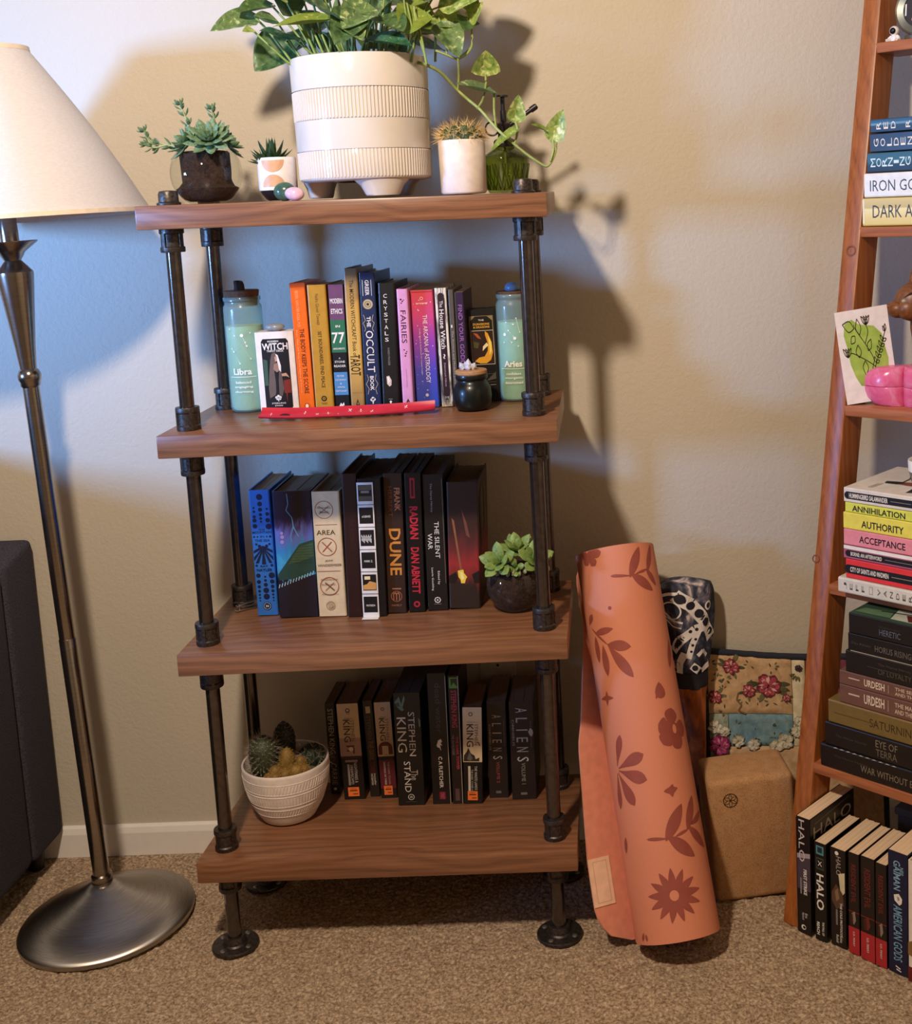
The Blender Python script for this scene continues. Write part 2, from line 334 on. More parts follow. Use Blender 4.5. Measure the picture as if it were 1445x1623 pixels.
# ------------------------------------------------------------------ sofa end
fab = NT('charcoal_fabric'); v = fab.coords(); nz = fab.noise(v, 330, 4, 0.7); n2 = fab.noise(v, 30, 3); fab.l(fab.ramp(nz, [(0.3, '#2b2930'), (0.7, '#56535c')]), fab.b.inputs['Base Color']); fab.set(Roughness=0.95, Specular_IOR_Level=0.1); fab.bump(nz, 0.6, 0.004); fab = fab.m
sofa = thing('sofa', 'dark charcoal fabric sofa whose end shows at the left edge, behind the floor lamp', 'sofa', (-0.437, 0.40, 0))
def slab(y0, y1, z0, z1a, z1b, x0, x1, r=0.012):
    bm = bmesh.new(); vs = [bm.verts.new(p) for p in [(x0, y0, z0), (x1, y0, z0), (x1, y1, z0), (x0, y1, z0), (x0, y0, z1a), (x1, y0, z1a), (x1, y1, z1b), (x0, y1, z1b)]]
    for f in [(3, 2, 1, 0), (4, 5, 6, 7), (0, 1, 5, 4), (1, 2, 6, 5), (2, 3, 7, 6), (3, 0, 4, 7)]: bm.faces.new([vs[i] for i in f])
    bmesh.ops.bevel(bm, geom=bm.edges[:], offset=r, segments=4, profile=0.5, affect='EDGES'); bm.verts.index_update()
    m = MB(); m.add([v.co.copy() for v in bm.verts], [[v.index for v in f.verts] for f in bm.faces]); bm.free(); return m
slab(-0.132, 0.0, 0.062, 0.700, 0.727, -1.5, 0.0, 0.014).build('backrest', fab, sofa)
slab(-0.92, -0.134, 0.062, 0.690, 0.698, -0.22, 0.0, 0.02).build('arm', fab, sofa)  # unseen arm height, raised to block low window light
slab(-0.90, -0.134, 0.062, 0.25, 0.25, -1.5, -0.222, 0.01).build('frame', fab, sofa)
slab(-0.92, -0.136, 0.252, 0.42, 0.42, -1.5, -0.224, 0.03).build('seat_cushion', fab, sofa)
for k in range(3): MB().rbox((-.335, -.28 - .255 * k, .695), (.17, .25, .55), .05).build('added_shade_cushion', fab, sofa)  # unseen cushions, added to keep window light off the lower wall
for x, y in ((-0.05, -0.04), (-0.05, -0.86), (-1.4, -0.04), (-1.4, -0.86)): MB().lathe([(0.016, 0), (0.022, 0.066)], 12).build('leg', mat('#17120f', 0.4), sofa, loc=(x, y, 0))
# ------------------------------------------------------------------ wall outlet
outlet = thing('wall_outlet', 'off-white wall outlet seen above the books on the lowest shelf', 'outlet', (0.5335, YB, 0.435))
MB().rbox((0, -0.003, 0), (0.078, 0.006, 0.125), 0.0022).build('cover_plate', mat('#cfc6b6', 0.4), outlet)
for dz in (-0.022, 0.022):
    rc = MB().rbox((0, -0.0068, dz), (0.036, 0.003, 0.030), 0.0012).build('receptacle', mat('#cfc6b6', 0.4), outlet)
    sl = MB(); sl.box((-0.007, -0.0084, dz + 0.004), (0.0026, 0.0006, 0.010)); sl.box((0.007, -0.0084, dz + 0.004), (0.0026, 0.0006, 0.008)); sl.lathe([(0.003, 0), (0.003, 0.0006)], 10, Matrix.Translation((0, -0.0082, dz - 0.008)) @ Matrix.Rotation(PI / 2, 4, 'X')); sl.build('slot', mat('#1a1512', 0.6), rc)
# ------------------------------------------------------------------ books
EPS = 0.00018
def book(label, w, h, d, cover, M, items=(), hard=False, pages='#cdb894', group=None, name='book', coverF=None, rough=0.38, cat='book'):
    root = thing(name, label, cat, group=group, M=M)
    cm = cover if not isinstance(cover, str) else mat(cover, rough)
    c = 0.0016 if not hard else 0.003; tk = 0.0012 if not hard else 0.0028
    out = [(-w / 2, d), (-w / 2, c), (-w / 2 + c * 0.3, c * 0.3), (-w / 2 + c, 0), (w / 2 - c, 0), (w / 2 - c * 0.3, c * 0.3), (w / 2, c), (w / 2, d)]
    inn = [(-w / 2 + tk, d), (-w / 2 + tk, tk + c * .3), (-w / 2 + tk, tk), (-w / 2 + tk + .0005, tk), (w / 2 - tk - .0005, tk), (w / 2 - tk, tk), (w / 2 - tk, tk + c * .3), (w / 2 - tk, d)]
    mb = MB(); vs = [(x, y, z) for z in (0, h) for x, y in out + inn]; n = 8; N = 16; fs = []
    for i in range(n - 1):
        fs += [(i, i + 1, N + i + 1, N + i), (n + i + 1, n + i, N + n + i, N + n + i + 1), (i + 1, i, n + i, n + i + 1), (N + i, N + i + 1, N + n + i + 1, N + n + i)]
    fs += [(0, N, N + n, n), (n - 1, 2 * n - 1, N + 2 * n - 1, N + n - 1)]
    mb.add(vs, fs).build('cover', cm, root, smooth=20)
    ins = 0.0035 if hard else 0.0006; dd = d - ins; x = w / 2 - tk - 0.0001
    pb = MB(); nl = 7
    for k in range(nl):   # slightly stepped sheaves so the page block shows its leaves
        xa = -x + 2 * x * k / nl; xb = -x + 2 * x * (k + 1) / nl; e = 0.0005 * ((k * 5) % 3)
        pb.box(((xa + xb) / 2, (tk + 0.0006 + dd - e) / 2, h / 2), (xb - xa, dd - e - tk - 0.0006, h - 2 * ins - e))
    pb.build('pages', PAGE(pages), root, smooth=0)
    k = [0]
    def fS(x_, y_): return Vector(((x_ - 0.5) * w, -EPS * (1 + k[0]), h * (1 - y_)))
    def mk(plane):
        e = EPS * (1 + k[0]) ; k[0] += 0.6
        if plane == 'F': return lambda a, b: Vector((w / 2 + e, a * d, h * (1 - b)))
        return lambda a, b: Vector(((a - 0.5) * w, -e, h * (1 - b)))
    for it in items:
        kind = it[0]; plane = 'S'
        if it[-1] in ('F', 'S'): plane = it[-1]; it = it[:-1]
        f = mk(plane); wd, hd = (d, h) if plane == 'F' else (w, h)
        if kind == 'd':   # reading down the spine: text, u, v, length(v), height(u), colour
            _, st, u, v, L, H, c_ = it[:7]; b = it[7] if len(it) > 7 else 0.0
            text(st, root, INK(c_), (lambda f: lambda a, b_: f(b_, a))(f), v, u, L, H, name='spine_title', bold=b)
        elif kind == 'h': # upright: text, u, v, length(u), height(v), colour
            _, st, u, v, L, H, c_ = it[:7]; b = it[7] if len(it) > 7 else 0.0
            text(st, root, INK(c_), (lambda f: lambda a, b_: f(a, 1 - b_))(f), u, 1 - v, L, H, name='spine_title', bold=b)
        elif kind == 's': # letters stacked one under another
            _, st, u, v0, v1, Lw, Hh, c_ = it[:8]; n_ = len(st)
            for q, ch in enumerate(st):
                if ch == ' ': continue
                vv = v0 + (v1 - v0) * (q + 0.5) / n_
                text(ch, root, INK(c_), (lambda f: lambda a, b_: f(a, 1 - b_))(f), u, 1 - vv, Lw * (0.35 if ch == 'I' else 1), Hh, name='spine_title', bold=0.0)
        else:
            P_ = PR(f); r_ = wd / hd
            if kind == 'r': P_.rect(*it[1:5])
            elif kind == 'c': P_.disc(it[1], it[2], it[3], it[3] * r_)
            elif kind == 'o': P_.disc(it[1], it[2], it[3], it[3] * r_, hole=it[5])
            elif kind == 'm':                                   # many discs of one colour
                for u, v, q in it[1]: P_.disc(u, v, q, q * r_, n=12, m=2)
            elif kind == 'p': P_.poly(it[1])
            elif kind == 'l': P_.line([(a, b / r_) for a, b in [(q[0], q[1] * r_) for q in it[1]]], it[2]) if False else [P_.mb.add(linequad(f, it[1][q], it[1][q + 1], it[2], r_), [(0, 1, 2, 3)]) for q in range(len(it[1]) - 1)]
            col = it[2] if kind in ('m', 'p') else it[3] if kind == 'l' else it[4] if kind in ('c', 'o') else it[5]
            P_.build('cover_print', INK(col), root)
    return root
def linequad(f, p, q, wd, r_):   # line of width wd (in u units) between two (u, v) points, r_ = width/height
    ax, ay = p[0], p[1] / r_; bx, by = q[0], q[1] / r_; L = math.hypot(bx - ax, by - ay) or 1e-6; nx, ny = -(by - ay) / L * wd / 2, (bx - ax) / L * wd / 2
    return [f(ax + nx, (ay + ny) * r_), f(bx + nx, (by + ny) * r_), f(bx - nx, (by - ny) * r_), f(ax - nx, (ay - ny) * r_)]
_pg = {}
def PAGE(c):
    if c not in _pg:
        t = NT('page_edges'); v = t.coords((700, 3, 3)); nz = t.noise(v, 1.0, 2); k = lin(c); t.l(t.ramp(nz, [(0.3, tuple(x * 0.82 for x in k[:3]) + (1,)), (0.7, k)]), t.b.inputs['Base Color']); t.set(Roughness=0.85); _pg[c] = t.m
    return _pg[c]
_ink = {}
def INK(c):
    if not isinstance(c, str): return c
    if c not in _ink: _ink[c] = mat(c, 0.42, name='ink_' + c.strip('#'))
    return _ink[c]
def stand(k, extra=0.0):
    x, y, z, w, h, lean = BK[k]
    i = 1 if z > .9 else 2 if z > .5 else 3
    z = max(zs(i, x + a, min(y + b, D)) for a in (-w / 2, w / 2) for b in (0, .2)) if i < 3 else max(zs(i, x - w / 2, y), zs(i, x + w / 2, y))
    return Matrix.Translation((x, y, z + abs(math.sin(lean)) * w / 2 + 0.0005)) @ Matrix.Rotation(lean, 4, 'Y'), w, h
def sb(k, label, d, cover, items=(), dw=0.0, **kw):
    M, w, h = stand(k); return book(label, w - 0.0006 + dw, h, d, cover, M, items, **kw)
def grad_mat(name, stops, rough=0.4, scale=(1, 1, 4.6), nscale=0, namp=0.0, axis=2):
    t = NT(name); tc = t.n('TexCoord'); sx = t.n('SeparateXYZ'); t.l(tc.outputs['Generated'], sx.inputs[0]); f = sx.outputs[axis]
    if namp:
        nz = t.noise(t.coords(), nscale, 4); ml = t.n('Math', operation='MULTIPLY_ADD', i_1=namp, i_2=-namp / 2); t.l(nz, ml.inputs[0]); ad = t.n('Math', operation='ADD'); t.l(f, ad.inputs[0]); t.l(ml.outputs[0], ad.inputs[1]); f = ad.outputs[0]
    t.l(t.ramp(f, stops), t.b.inputs['Base Color']); t.set(Roughness=rough); return t.m
BK = {'body': (0.2274, 0.1674, 1.0075, 0.0286, 0.2457, -0.0087), 'bound': (0.2629, 0.1568, 1.0075, 0.0356, 0.2412, -0.0005), 'ethics': (0.2954, 0.1612, 1.0076, 0.028, 0.2399, 0.0099), 'tarot': (0.3267, 0.1501, 1.0077, 0.0262, 0.2688, 0.0108), 'occult': (0.3553, 0.1532, 1.0078, 0.0307, 0.2594, 0.0112), 'crystals': (0.3879, 0.1536, 1.0079, 0.0314, 0.2385, 0.023), 'fairies': (0.4204, 0.153, 1.008, 0.0212, 0.2265, 0.0067), 'arcana': (0.454, 0.1751, 1.0083, 0.0435, 0.2214, -0.001), 'house': (0.4914, 0.1735, 1.0084, 0.022, 0.224, -0.0065), 'thin': (0.5081, 0.1762, 1.0084, 0.0102, 0.2197, 0.0035), 'goddess': (0.5241, 0.1765, 1.0085, 0.0173, 0.2145, -0.0022), 'dragondeck': (0.5603, 0.216, 1.0089, 0.0538, 0.1765, -0.0151), 'deck': (0.1709, 0.1847, 1.0074, 0.0735, 0.1544, -0.008), 'blue': (0.1139, 0.1901, 0.6065, 0.0415, 0.2503, 0.0053), 'aurora': (0.1801, 0.1697, 0.607, 0.075, 0.2496, 0.0121), 'areax': (0.2469, 0.1655, 0.6076, 0.0544, 0.2468, 0.0084), 'darkred': (0.2918, 0.1577, 0.608, 0.0313, 0.2806, 0.0222), 'leaves': (0.3311, 0.1548, 0.6083, 0.0476, 0.2695, 0.0172), 'dune': (0.3711, 0.1673, 0.6088, 0.0364, 0.2752, 0.0276), 'radian': (0.4096, 0.1694, 0.6092, 0.0318, 0.2736, 0.0258), 'silent': (0.4495, 0.1735, 0.6096, 0.0402, 0.268, 0.0157), 'castle': (0.5014, 0.1749, 0.6101, 0.0609, 0.2493, 0.0317), 'carrie': (0.1995, 0.2687, 0.1931, 0.0205, 0.1961, 0.0026), 'king1': (0.2452, 0.24, 0.1941, 0.044, 0.206, -0.0121), 'thin2': (0.2852, 0.2496, 0.1937, 0.021, 0.2062, -0.0202), 'king2': (0.3157, 0.241, 0.194, 0.0338, 0.2062, -0.0118), 'stand': (0.3673, 0.2043, 0.1952, 0.0539, 0.2369, 0.014), 'dead': (0.4282, 0.206, 0.1951, 0.0375, 0.2747, 0.012), 'tower': (0.4604, 0.2047, 0.1951, 0.0214, 0.2684, 0.0166), 'king3': (0.4913, 0.2025, 0.1952, 0.0389, 0.2034, 0.0415), 'aliens2': (0.5412, 0.2251, 0.1943, 0.0402, 0.2043, 0.0194), 'aliens1': (0.5936, 0.2147, 0.1946, 0.0498, 0.2055, 0.0121)}
G2 = 'books standing on the second shelf'; G3 = 'books standing on the third shelf'; G4 = 'books standing on the lowest shelf'
WHT = '#e8e2d8'
# ---- second shelf
sb('body', 'bright orange paperback, first book of the row beside the white card box', 0.14, '#ee6a12', [('r', 0, 0, 1, .035, '#cf5312'), ('d', 'THE BODY KEEPS THE SCORE', .56, .60, .50, .30, '#33180a', .012), ('d', 'BESSEL VAN DER KOLK, M.D.', .40, .20, .28, .22, '#f5b27c'), ('d', 'Brain, Mind, and Body in the Healing of Trauma', .22, .60, .48, .13, '#f6bd8a'), ('c', .5, .945, .17, '#f08a2c'), ('o', .5, .945, .19, '#7a2f0c', .8), ('p', [(.42, .96), (.44, .938), (.5, .93), (.56, .938), (.58, .96)], '#f4efe6')], group=G2)
sb('bound', 'mustard yellow hardcover with small black lettering, beside the orange paperback', 0.145, '#b9882a', [('d', 'Nedra Glover Tawwab', .5, .19, .24, .18, '#4a3410'), ('d', 'SET BOUNDARIES, FIND PEACE', .5, .58, .44, .22, '#2e200c', .012), ('c', .5, .885, .15, '#2a1c0c'), ('o', .5, .885, .08, '#b9882a', .5), ('r', .34, .918, .66, .921, '#6a4c18'), ('r', .38, .926, .62, .929, '#6a4c18')], hard=True, group=G2)
sb('ethics', 'black paperback whose spine has purple, green and blue colour blocks', 0.14, '#15161a', [('r', .0, .0, 1, .275, '#6c4263'), ('r', 0, .275, 1, .53, '#2c6b4a'), ('r', .04, .685, .96, .865, '#4a86b8'), ('h', 'MODERN', .5, .128, .84, .040, WHT, .02), ('h', 'ETHICS', .5, .208, .78, .040, WHT, .02), ('h', 'IN', .5, .325, .30, .018, WHT, .02), ('h', '77', .5, .415, .86, .085, WHT, .015), ('h', 'ARGUMENTS', .5, .500, .8, .014, WHT, .02), ('h', 'A', .5, .575, .12, .014, WHT), ('h', 'STONE', .5, .603, .7, .017, WHT, .01), ('h', 'READER', .5, .636, .8, .018, WHT, .01), ('h', 'PETER', .5, .715, .5, .013, WHT), ('h', 'CATAPANO', .5, .745, .74, .013, WHT), ('h', '&', .5, .775, .12, .013, WHT), ('h', 'SIMON', .5, .803, .5, .013, WHT), ('h', 'CRITCHLEY', .5, .833, .8, .013, WHT), ('p', [(.3, .95), (.42, .925), (.5, .94), (.62, .922), (.66, .945), (.5, .955), (.6, .962), (.35, .962)], WHT)], group=G2)
gold = grad_mat('worn_gold_cover', [(0.0, '#8a6a38'), (0.12, '#a98447'), (0.4, '#d3ab55'), (0.75, '#c79a4a'), (0.9, '#8e7146'), (1.0, '#6d5a3e')], nscale=40, namp=0.25)
sb('tarot', 'tallest book of the row, worn gold spine with dark hand-drawn lettering', 0.155, gold, [('d', 'The MODERN WITCHCRAFT Book of', .52, .345, .53, .30, '#33260f', .008), ('d', 'TAROT', .5, .67, .145, .72, '#2a1c0a', .012), ('p', [(.36, .955), (.5, .905), (.66, .955)], '#241a0c'), ('p', [(.47, .945), (.52, .925), (.57, .945)], '#a98447'), ('r', .3, .963, .7, .966, '#3d2e14'), ('r', .15, .86, .85, .863, '#9b7a3a')], hard=True, group=G2)
sb('occult', 'navy blue hardcover with a cream eye disc and large ornate cream lettering', 0.16, '#1c2a4c', [('r', .22, .05, .245, .165, WHT), ('r', .75, .05, .775, .165, WHT), ('d', 'GREER', .5, .107, .11, .24, WHT, .01), ('c', .5, .225, .32, '#b9a888'), ('o', .5, .225, .33, '#6a5a40', .9), ('o', .5, .225, .2, '#7a6848', .8), ('c', .5, .225, .08, '#2a2016'), ('d', 'THE', .5, .35, .075, .24, WHT, .02), ('d', 'OCCULT', .5, .565, .30, .46, WHT), ('d', 'BOOK', .5, .795, .105, .24, WHT, .02), ('l', [(.2, .30), (.3, .34), (.16, .36), (.3, .40), (.22, .42)], .03, '#b9a888'), ('l', [(.8, .30), (.7, .34), (.84, .36), (.7, .40), (.78, .42)], .03, '#b9a888'), ('l', [(.22, .73), (.3, .765), (.14, .80), (.3, .835), (.22, .875)], .03, '#b9a888'), ('l', [(.78, .73), (.7, .765), (.86, .80), (.7, .835), (.78, .875)], .03, '#b9a888'), ('m', [(.42, .915, .09), (.58, .912, .09), (.5, .905, .1), (.5, .925, .07)], WHT), ('r', .47, .925, .53, .945, WHT), ('d', 'STERLING', .5, .957, .001, .001, WHT), ('h', 'STERLING', .5, .956, .66, .010, WHT)], hard=True, group=G2)
sb('crystals', 'black hardcover with spaced white capitals and a small white stone on its spine', 0.15, '#171513', [('s', 'CRYSTALS', .42, .075, .465, .22, .030, WHT), ('d', 'KAREN FRAZIER', .5, .575, .14, .12, '#8a8178'), ('p', [(.3, .73), (.46, .725), (.6, .76), (.58, .80), (.46, .81), (.32, .79)], '#cfc0ac'), ('p', [(.34, .735), (.45, .735), (.5, .77), (.4, .79)], '#efe6d8'), ('p', [(.42, .93), (.5, .92), (.58, .93), (.5, .95)], WHT), ('r', .38, .908, .62, .911, '#b7aea4')], hard=True, group=G2)
sb('fairies', 'slim pink hardcover with dark red capitals, between the black and the violet spines', 0.14, '#d797c0', [('d', 'FAIRIES', .5, .31, .27, .48, '#3c1230', .004), ('m', [(.36, .085, .08), (.5, .10, .07), (.4, .115, .06), (.62, .09, .05)], '#3c1230'), ('m', [(.42, .50, .06), (.56, .53, .07), (.5, .55, .07), (.64, .515, .05)], '#3c1230'), ('d', 'SKYE ALEXANDER', .5, .735, .15, .10, '#b8749f'), ('p', [(.3, .945), (.52, .905), (.72, .945), (.62, .945), (.52, .925), (.46, .945)], '#241018')], hard=True, group=G2)
arc = grad_mat('sunset_violet_cover', [(0.0, '#2f4aa6'), (0.3, '#4a48b2'), (0.55, '#8a3fa6'), (0.78, '#c8457f'), (1.0, '#d2454e')], nscale=20, namp=0.12)
stars = [(random.uniform(.08, .92), random.uniform(.03, .97), random.choice([.008, .012, .02])) for _ in range(42)]
sb('arcana', 'wide box fading from red to violet and blue, speckled with tiny white stars', 0.12, arc, [('m', stars, '#e9dcf0'), ('o', .5, .07, .07, '#f0d9c8', .72), ('h', 'arcana', .5, .112, .5, .012, '#f0d9c8', .02), ('d', 'THE ARCANA of ASTROLOGY', .60, .50, .58, .19, '#f0e6f2'), ('d', 'Oracle Deck & Guidebook for Cosmic Insight', .34, .52, .40, .07, '#e8d6ee'), ('c', .5, .895, .07, '#cfc4e6'), ('r', .02, .012, .98, .016, '#9b2a38')], group=G2)
t = NT('birch_bark_cover'); v = t.coords((60, 60, 9)); nz = t.noise(v, 1.0, 4, 0.7); t.l(t.ramp(nz, [(0.38, '#2a221f'), (0.46, '#8d8478'), (0.52, '#e4dccb'), (0.9, '#efe8d8')]), t.b.inputs['Base Color']); t.set(Roughness=0.4); bark = t.m
sb('house', 'paperback with a birch bark pattern and a dark plum title panel on its spine', 0.14, bark, [('r', .22, .065, .80, .89, '#2b151f'), ('c', .51, .068, .29, '#2b151f'), ('c', .51, .888, .29, '#2b151f'), ('d', 'The', .5, .135, .055, .30, WHT), ('d', 'House Witch', .5, .345, .33, .40, WHT, .01), ('d', '~', .5, .575, .04, .2, WHT), ('d', 'Delemhach Nikota', .5, .73, .20, .14, '#c9a5b4'), ('p', [(.35, .945), (.5, .915), (.65, .945)], '#3a2f28'), ('r', .2, .955, .8, .958, '#7a6f62')], group=G2)
sb('thin', 'very thin grey-brown booklet between the birch bark and the purple spines', 0.14, '#574f46', [('r', .25, .30, .5, .325, WHT), ('d', 'The Ancient and Modern Lore', .5, .58, .46, .34, '#b7ab98')], group=G2)
sb('goddess', 'dark purple paperback with large lilac capitals, partly behind the dark green jar', 0.14, '#2f1a38', [('r', 0, 0, .16, 1, '#3d3833'), ('d', 'FIND YOUR GODDESS', .56, .42, .62, .46, '#a06aa6')], group=G2)
M, w_, h_ = stand('dragondeck')
gold2 = '#d9a13a'
book('black card box with a golden picture of a curled beast, beside the right candle', w_, h_, 0.06, '#121110', M, [('r', .09, .07, .12, .55, '#8c7a58'), ('r', .90, .07, .93, .55, '#8c7a58'), ('r', .09, .068, .93, .073, '#8c7a58'), ('p', [(.09, .073), (.30, .073), (.09, .13)], '#8c7a58'), ('p', [(.93, .073), (.72, .073), (.93, .13)], '#8c7a58'), ('h', 'THE', .51, .115, .2, .018, WHT, .01), ('h', 'DUNGEONS', .51, .158, .58, .024, gold2, .03), ('h', '& DRAGONS', .51, .190, .58, .024, gold2, .03), ('r', .12, .225, .92, .60, '#c9bda8'), ('r', .135, .231, .905, .594, '#2c130c'), ('p', [(.62, .235), (.72, .26), (.84, .36), (.86, .47), (.78, .55), (.62, .585), (.40, .585), (.20, .56), (.36, .52), (.56, .51), (.68, .45), (.70, .37), (.62, .28)], '#e0a02c'), ('p', [(.72, .28), (.82, .36), (.82, .45), (.74, .50), (.75, .42)], '#f3dd6a'), ('p', [(.52, .40), (.66, .36), (.72, .39), (.60, .42), (.50, .45)], '#f0e2b0'), ('p', [(.2, .25), (.35, .26), (.48, .32), (.36, .31)], '#a8552a'), ('p', [(.2, .34), (.4, .36), (.34, .42), (.2, .41)], '#4a4a22'), ('r', .13, .70, .93, .706, '#4c463c'), ('p', [(.56, .78), (.92, .68), (.92, .76)], '#4c463c'), ('r', .55, .79, .92, .795, '#4c463c'), ('r', .7, .82, .9, .826, '#8c857a')], name='card_box', cat='box', group=None, pages='#161412')
M, w_, h_ = stand('deck')
skin = '#c79a80'
book('white card box picturing a robed long-haired woman on black, beside the left candle', w_, h_, 0.05, '#eee7e2', M, [
 ('p', [(.15, .12), (.20, .085), (.80, .085), (.85, .12), (.85, .93), (.80, .965), (.20, .965), (.15, .93)], '#171417'), ('h', 'MODERN', .46, .117, .28, .022, WHT, .03), ('h', 'WITCH', .5, .18, .66, .085, '#f2ece8', .02), ('h', 'TAROT DECK', .5, .235, .44, .026, WHT, .02),
 ('p', [(.17, .33), (.28, .35), (.26, .66), (.17, .66)], '#3d5a48'), ('p', [(.30, .52), (.36, .34), (.40, .27), (.48, .25), (.54, .28), (.52, .34), (.47, .40), (.44, .50), (.46, .70), (.42, .78), (.27, .82), (.26, .70)], '#6a5a50'), ('p', [(.50, .27), (.56, .29), (.62, .42), (.61, .50), (.56, .47), (.53, .36)], '#efe6dc'), ('p', [(.47, .31), (.53, .30), (.53, .36), (.48, .37)], skin), ('p', [(.44, .40), (.52, .38), (.57, .48), (.50, .50), (.42, .46)], '#a07a66'), ('p', [(.56, .48), (.62, .50), (.66, .70), (.60, .80), (.52, .78), (.53, .60)], '#5d5048'), ('p', [(.46, .50), (.53, .52), (.51, .80), (.44, .80)], '#1c171a'), ('p', [(.62, .52), (.74, .51), (.82, .57), (.74, .55), (.63, .55)], skin), ('p', [(.66, .60), (.84, .59), (.84, .76), (.74, .76), (.72, .88), (.70, .76), (.66, .76)], '#7d2c22'),
 ('m', [(.44, .81, .035), (.54, .81, .035), (.49, .795, .035), (.46, .83, .03), (.53, .83, .03)], WHT), ('r', .48, .82, .50, .86, WHT), ('h', 'STERLING', .49, .882, .36, .018, WHT, .01), ('h', 'ETHOS', .49, .912, .2, .016, WHT, .02)], name='card_box', cat='box', pages='#e9e2dc')
# ---- third shelf
dots = [(.5, .055, .15), (.5, .11, .12), (.5, .155, .1), (.5, .195, .08), (.5, .225, .07), (.5, .25, .05), (.2, .21, .08), (.2, .24, .1), (.2, .285, .11), (.82, .24, .11), (.84, .29, .14), (.82, .19, .09), (.2, .17, .06), (.2, .14, .05), (.82, .15, .06), (.12, .37, .05), (.28, .37, .04), (.72, .37, .04), (.88, .37, .06), (.2, .43, .06), (.34, .445, .08), (.68, .445, .08), (.82, .43, .06), (.14, .60, .06), (.86, .60, .07), (.18, .68, .11), (.82, .68, .15), (.18, .73, .1), (.82, .73, .11), (.18, .77, .08), (.82, .77, .09), (.18, .805, .07), (.82, .805, .08), (.18, .835, .055), (.82, .835, .06), (.18, .86, .05), (.82, .86, .05), (.18, .882, .04), (.82, .882, .04), (.5, .69, .05), (.5, .72, .07), (.5, .755, .1), (.5, .80, .14), (.5, .85, .15)]
sb('blue', 'bright blue hardcover covered in dark dots and a fan ornament, leftmost on the third shelf', 0.165, '#2f6fc0', [('m', dots, '#0f1c40'), ('h', 'THE', .5, .315, .3, .016, '#12306e', .02), ('h', 'MOUNTAIN', .5, .335, .9, .02, '#12306e', .02), ('h', 'IN', .5, .368, .18, .016, '#12306e', .02), ('h', 'THE SEA', .5, .40, .72, .02, '#12306e', .02), ('p', [(.5, .44), (.95, .48), (.95, .50), (.6, .47), (.95, .53), (.95, .56), (.58, .48), (.9, .58), (.75, .58), (.54, .49), (.6, .59), (.4, .59), (.46, .49), (.25, .58), (.1, .58), (.42, .48), (.05, .56), (.05, .53), (.4, .47), (.05, .50), (.05, .48)], '#0f1c40'), ('h', 'RAY', .5, .605, .36, .016, '#0f1c40', .02), ('h', 'NAYLER', .5, .635, .74, .022, '#0f1c40', .02), ('c', .5, .925, .2, '#10162c'), ('o', .5, .925, .17, '#9fb4d8', .86), ('h', '20', .5, .925, .16, .018, '#d8dfe8', .02)], hard=True, group=G3, pages='#b7a789')
t = NT('aurora_jacket'); tc = t.n('TexCoord'); mp = t.n('Mapping'); t.l(tc.outputs['Object'], mp.inputs[0]); mp.inputs['Scale'].default_value = (38, 1, 13); mp.inputs['Rotation'].default_value = (0, 0.5, 0)
nz = t.noise(mp.outputs[0], 1.0, 4, 0.6, 1.2); sx = t.n('SeparateXYZ'); t.l(tc.outputs['Generated'], sx.inputs[0])
ad = t.n('Math', operation='MULTIPLY_ADD', i_1=0.45); t.l(nz, ad.inputs[0]); t.l(sx.outputs[2], ad.inputs[2])
t.l(t.ramp(ad.outputs[0], [(0.0, '#1a1626'), (0.50, '#1c1830'), (0.53, '#3a86b8'), (0.62, '#3fa0d0'), (0.74, '#2f80c0'), (0.86, '#5a64b0'), (0.96, '#342a52'), (1.0, '#221a34')]), t.b.inputs['Base Color']); t.set(Roughness=0.35); aur = t.m
sb('aurora', 'thick dark book in a jacket showing a blue aurora sky above a dark green roof', 0.155, aur, [('p', [(0, .735), (0, 1), (1, 1), (1, .66)], '#1d1826'), ('p', [(.02, .66), (.62, .42), (1, .385), (1, .64), (.5, .69), (.06, .705)], '#24453f'), ('p', [(.3, .58), (.62, .44), (.98, .41), (.98, .52), (.6, .56)], '#3f5a44'), ('l', [(.38, .02), (.4, .10), (.34, .15), (.48, .21), (.50, .28), (.62, .36)], .022, '#5b9bd0'), ('l', [(.5, .28), (.42, .36), (.44, .40)], .016, '#5b9bd0'), ('m', [(.19, .40, .05), (.2, .36, .05), (.19, .33, .04)], '#9a84c0')] + [('l', [(.03 + .075 * q, .765 - .0085 * q), (.06 + .075 * q, .735 - .0085 * q)], .022, '#9cc4dc') for q in range(13)] + [('l', [(.62 - .05 * q, .44 + .02 * q), (.98, .43 + .022 * q)], .007, '#16302e') for q in range(7)], hard=True, group=G3, pages='#8f7d63')
red = '#9c4636'
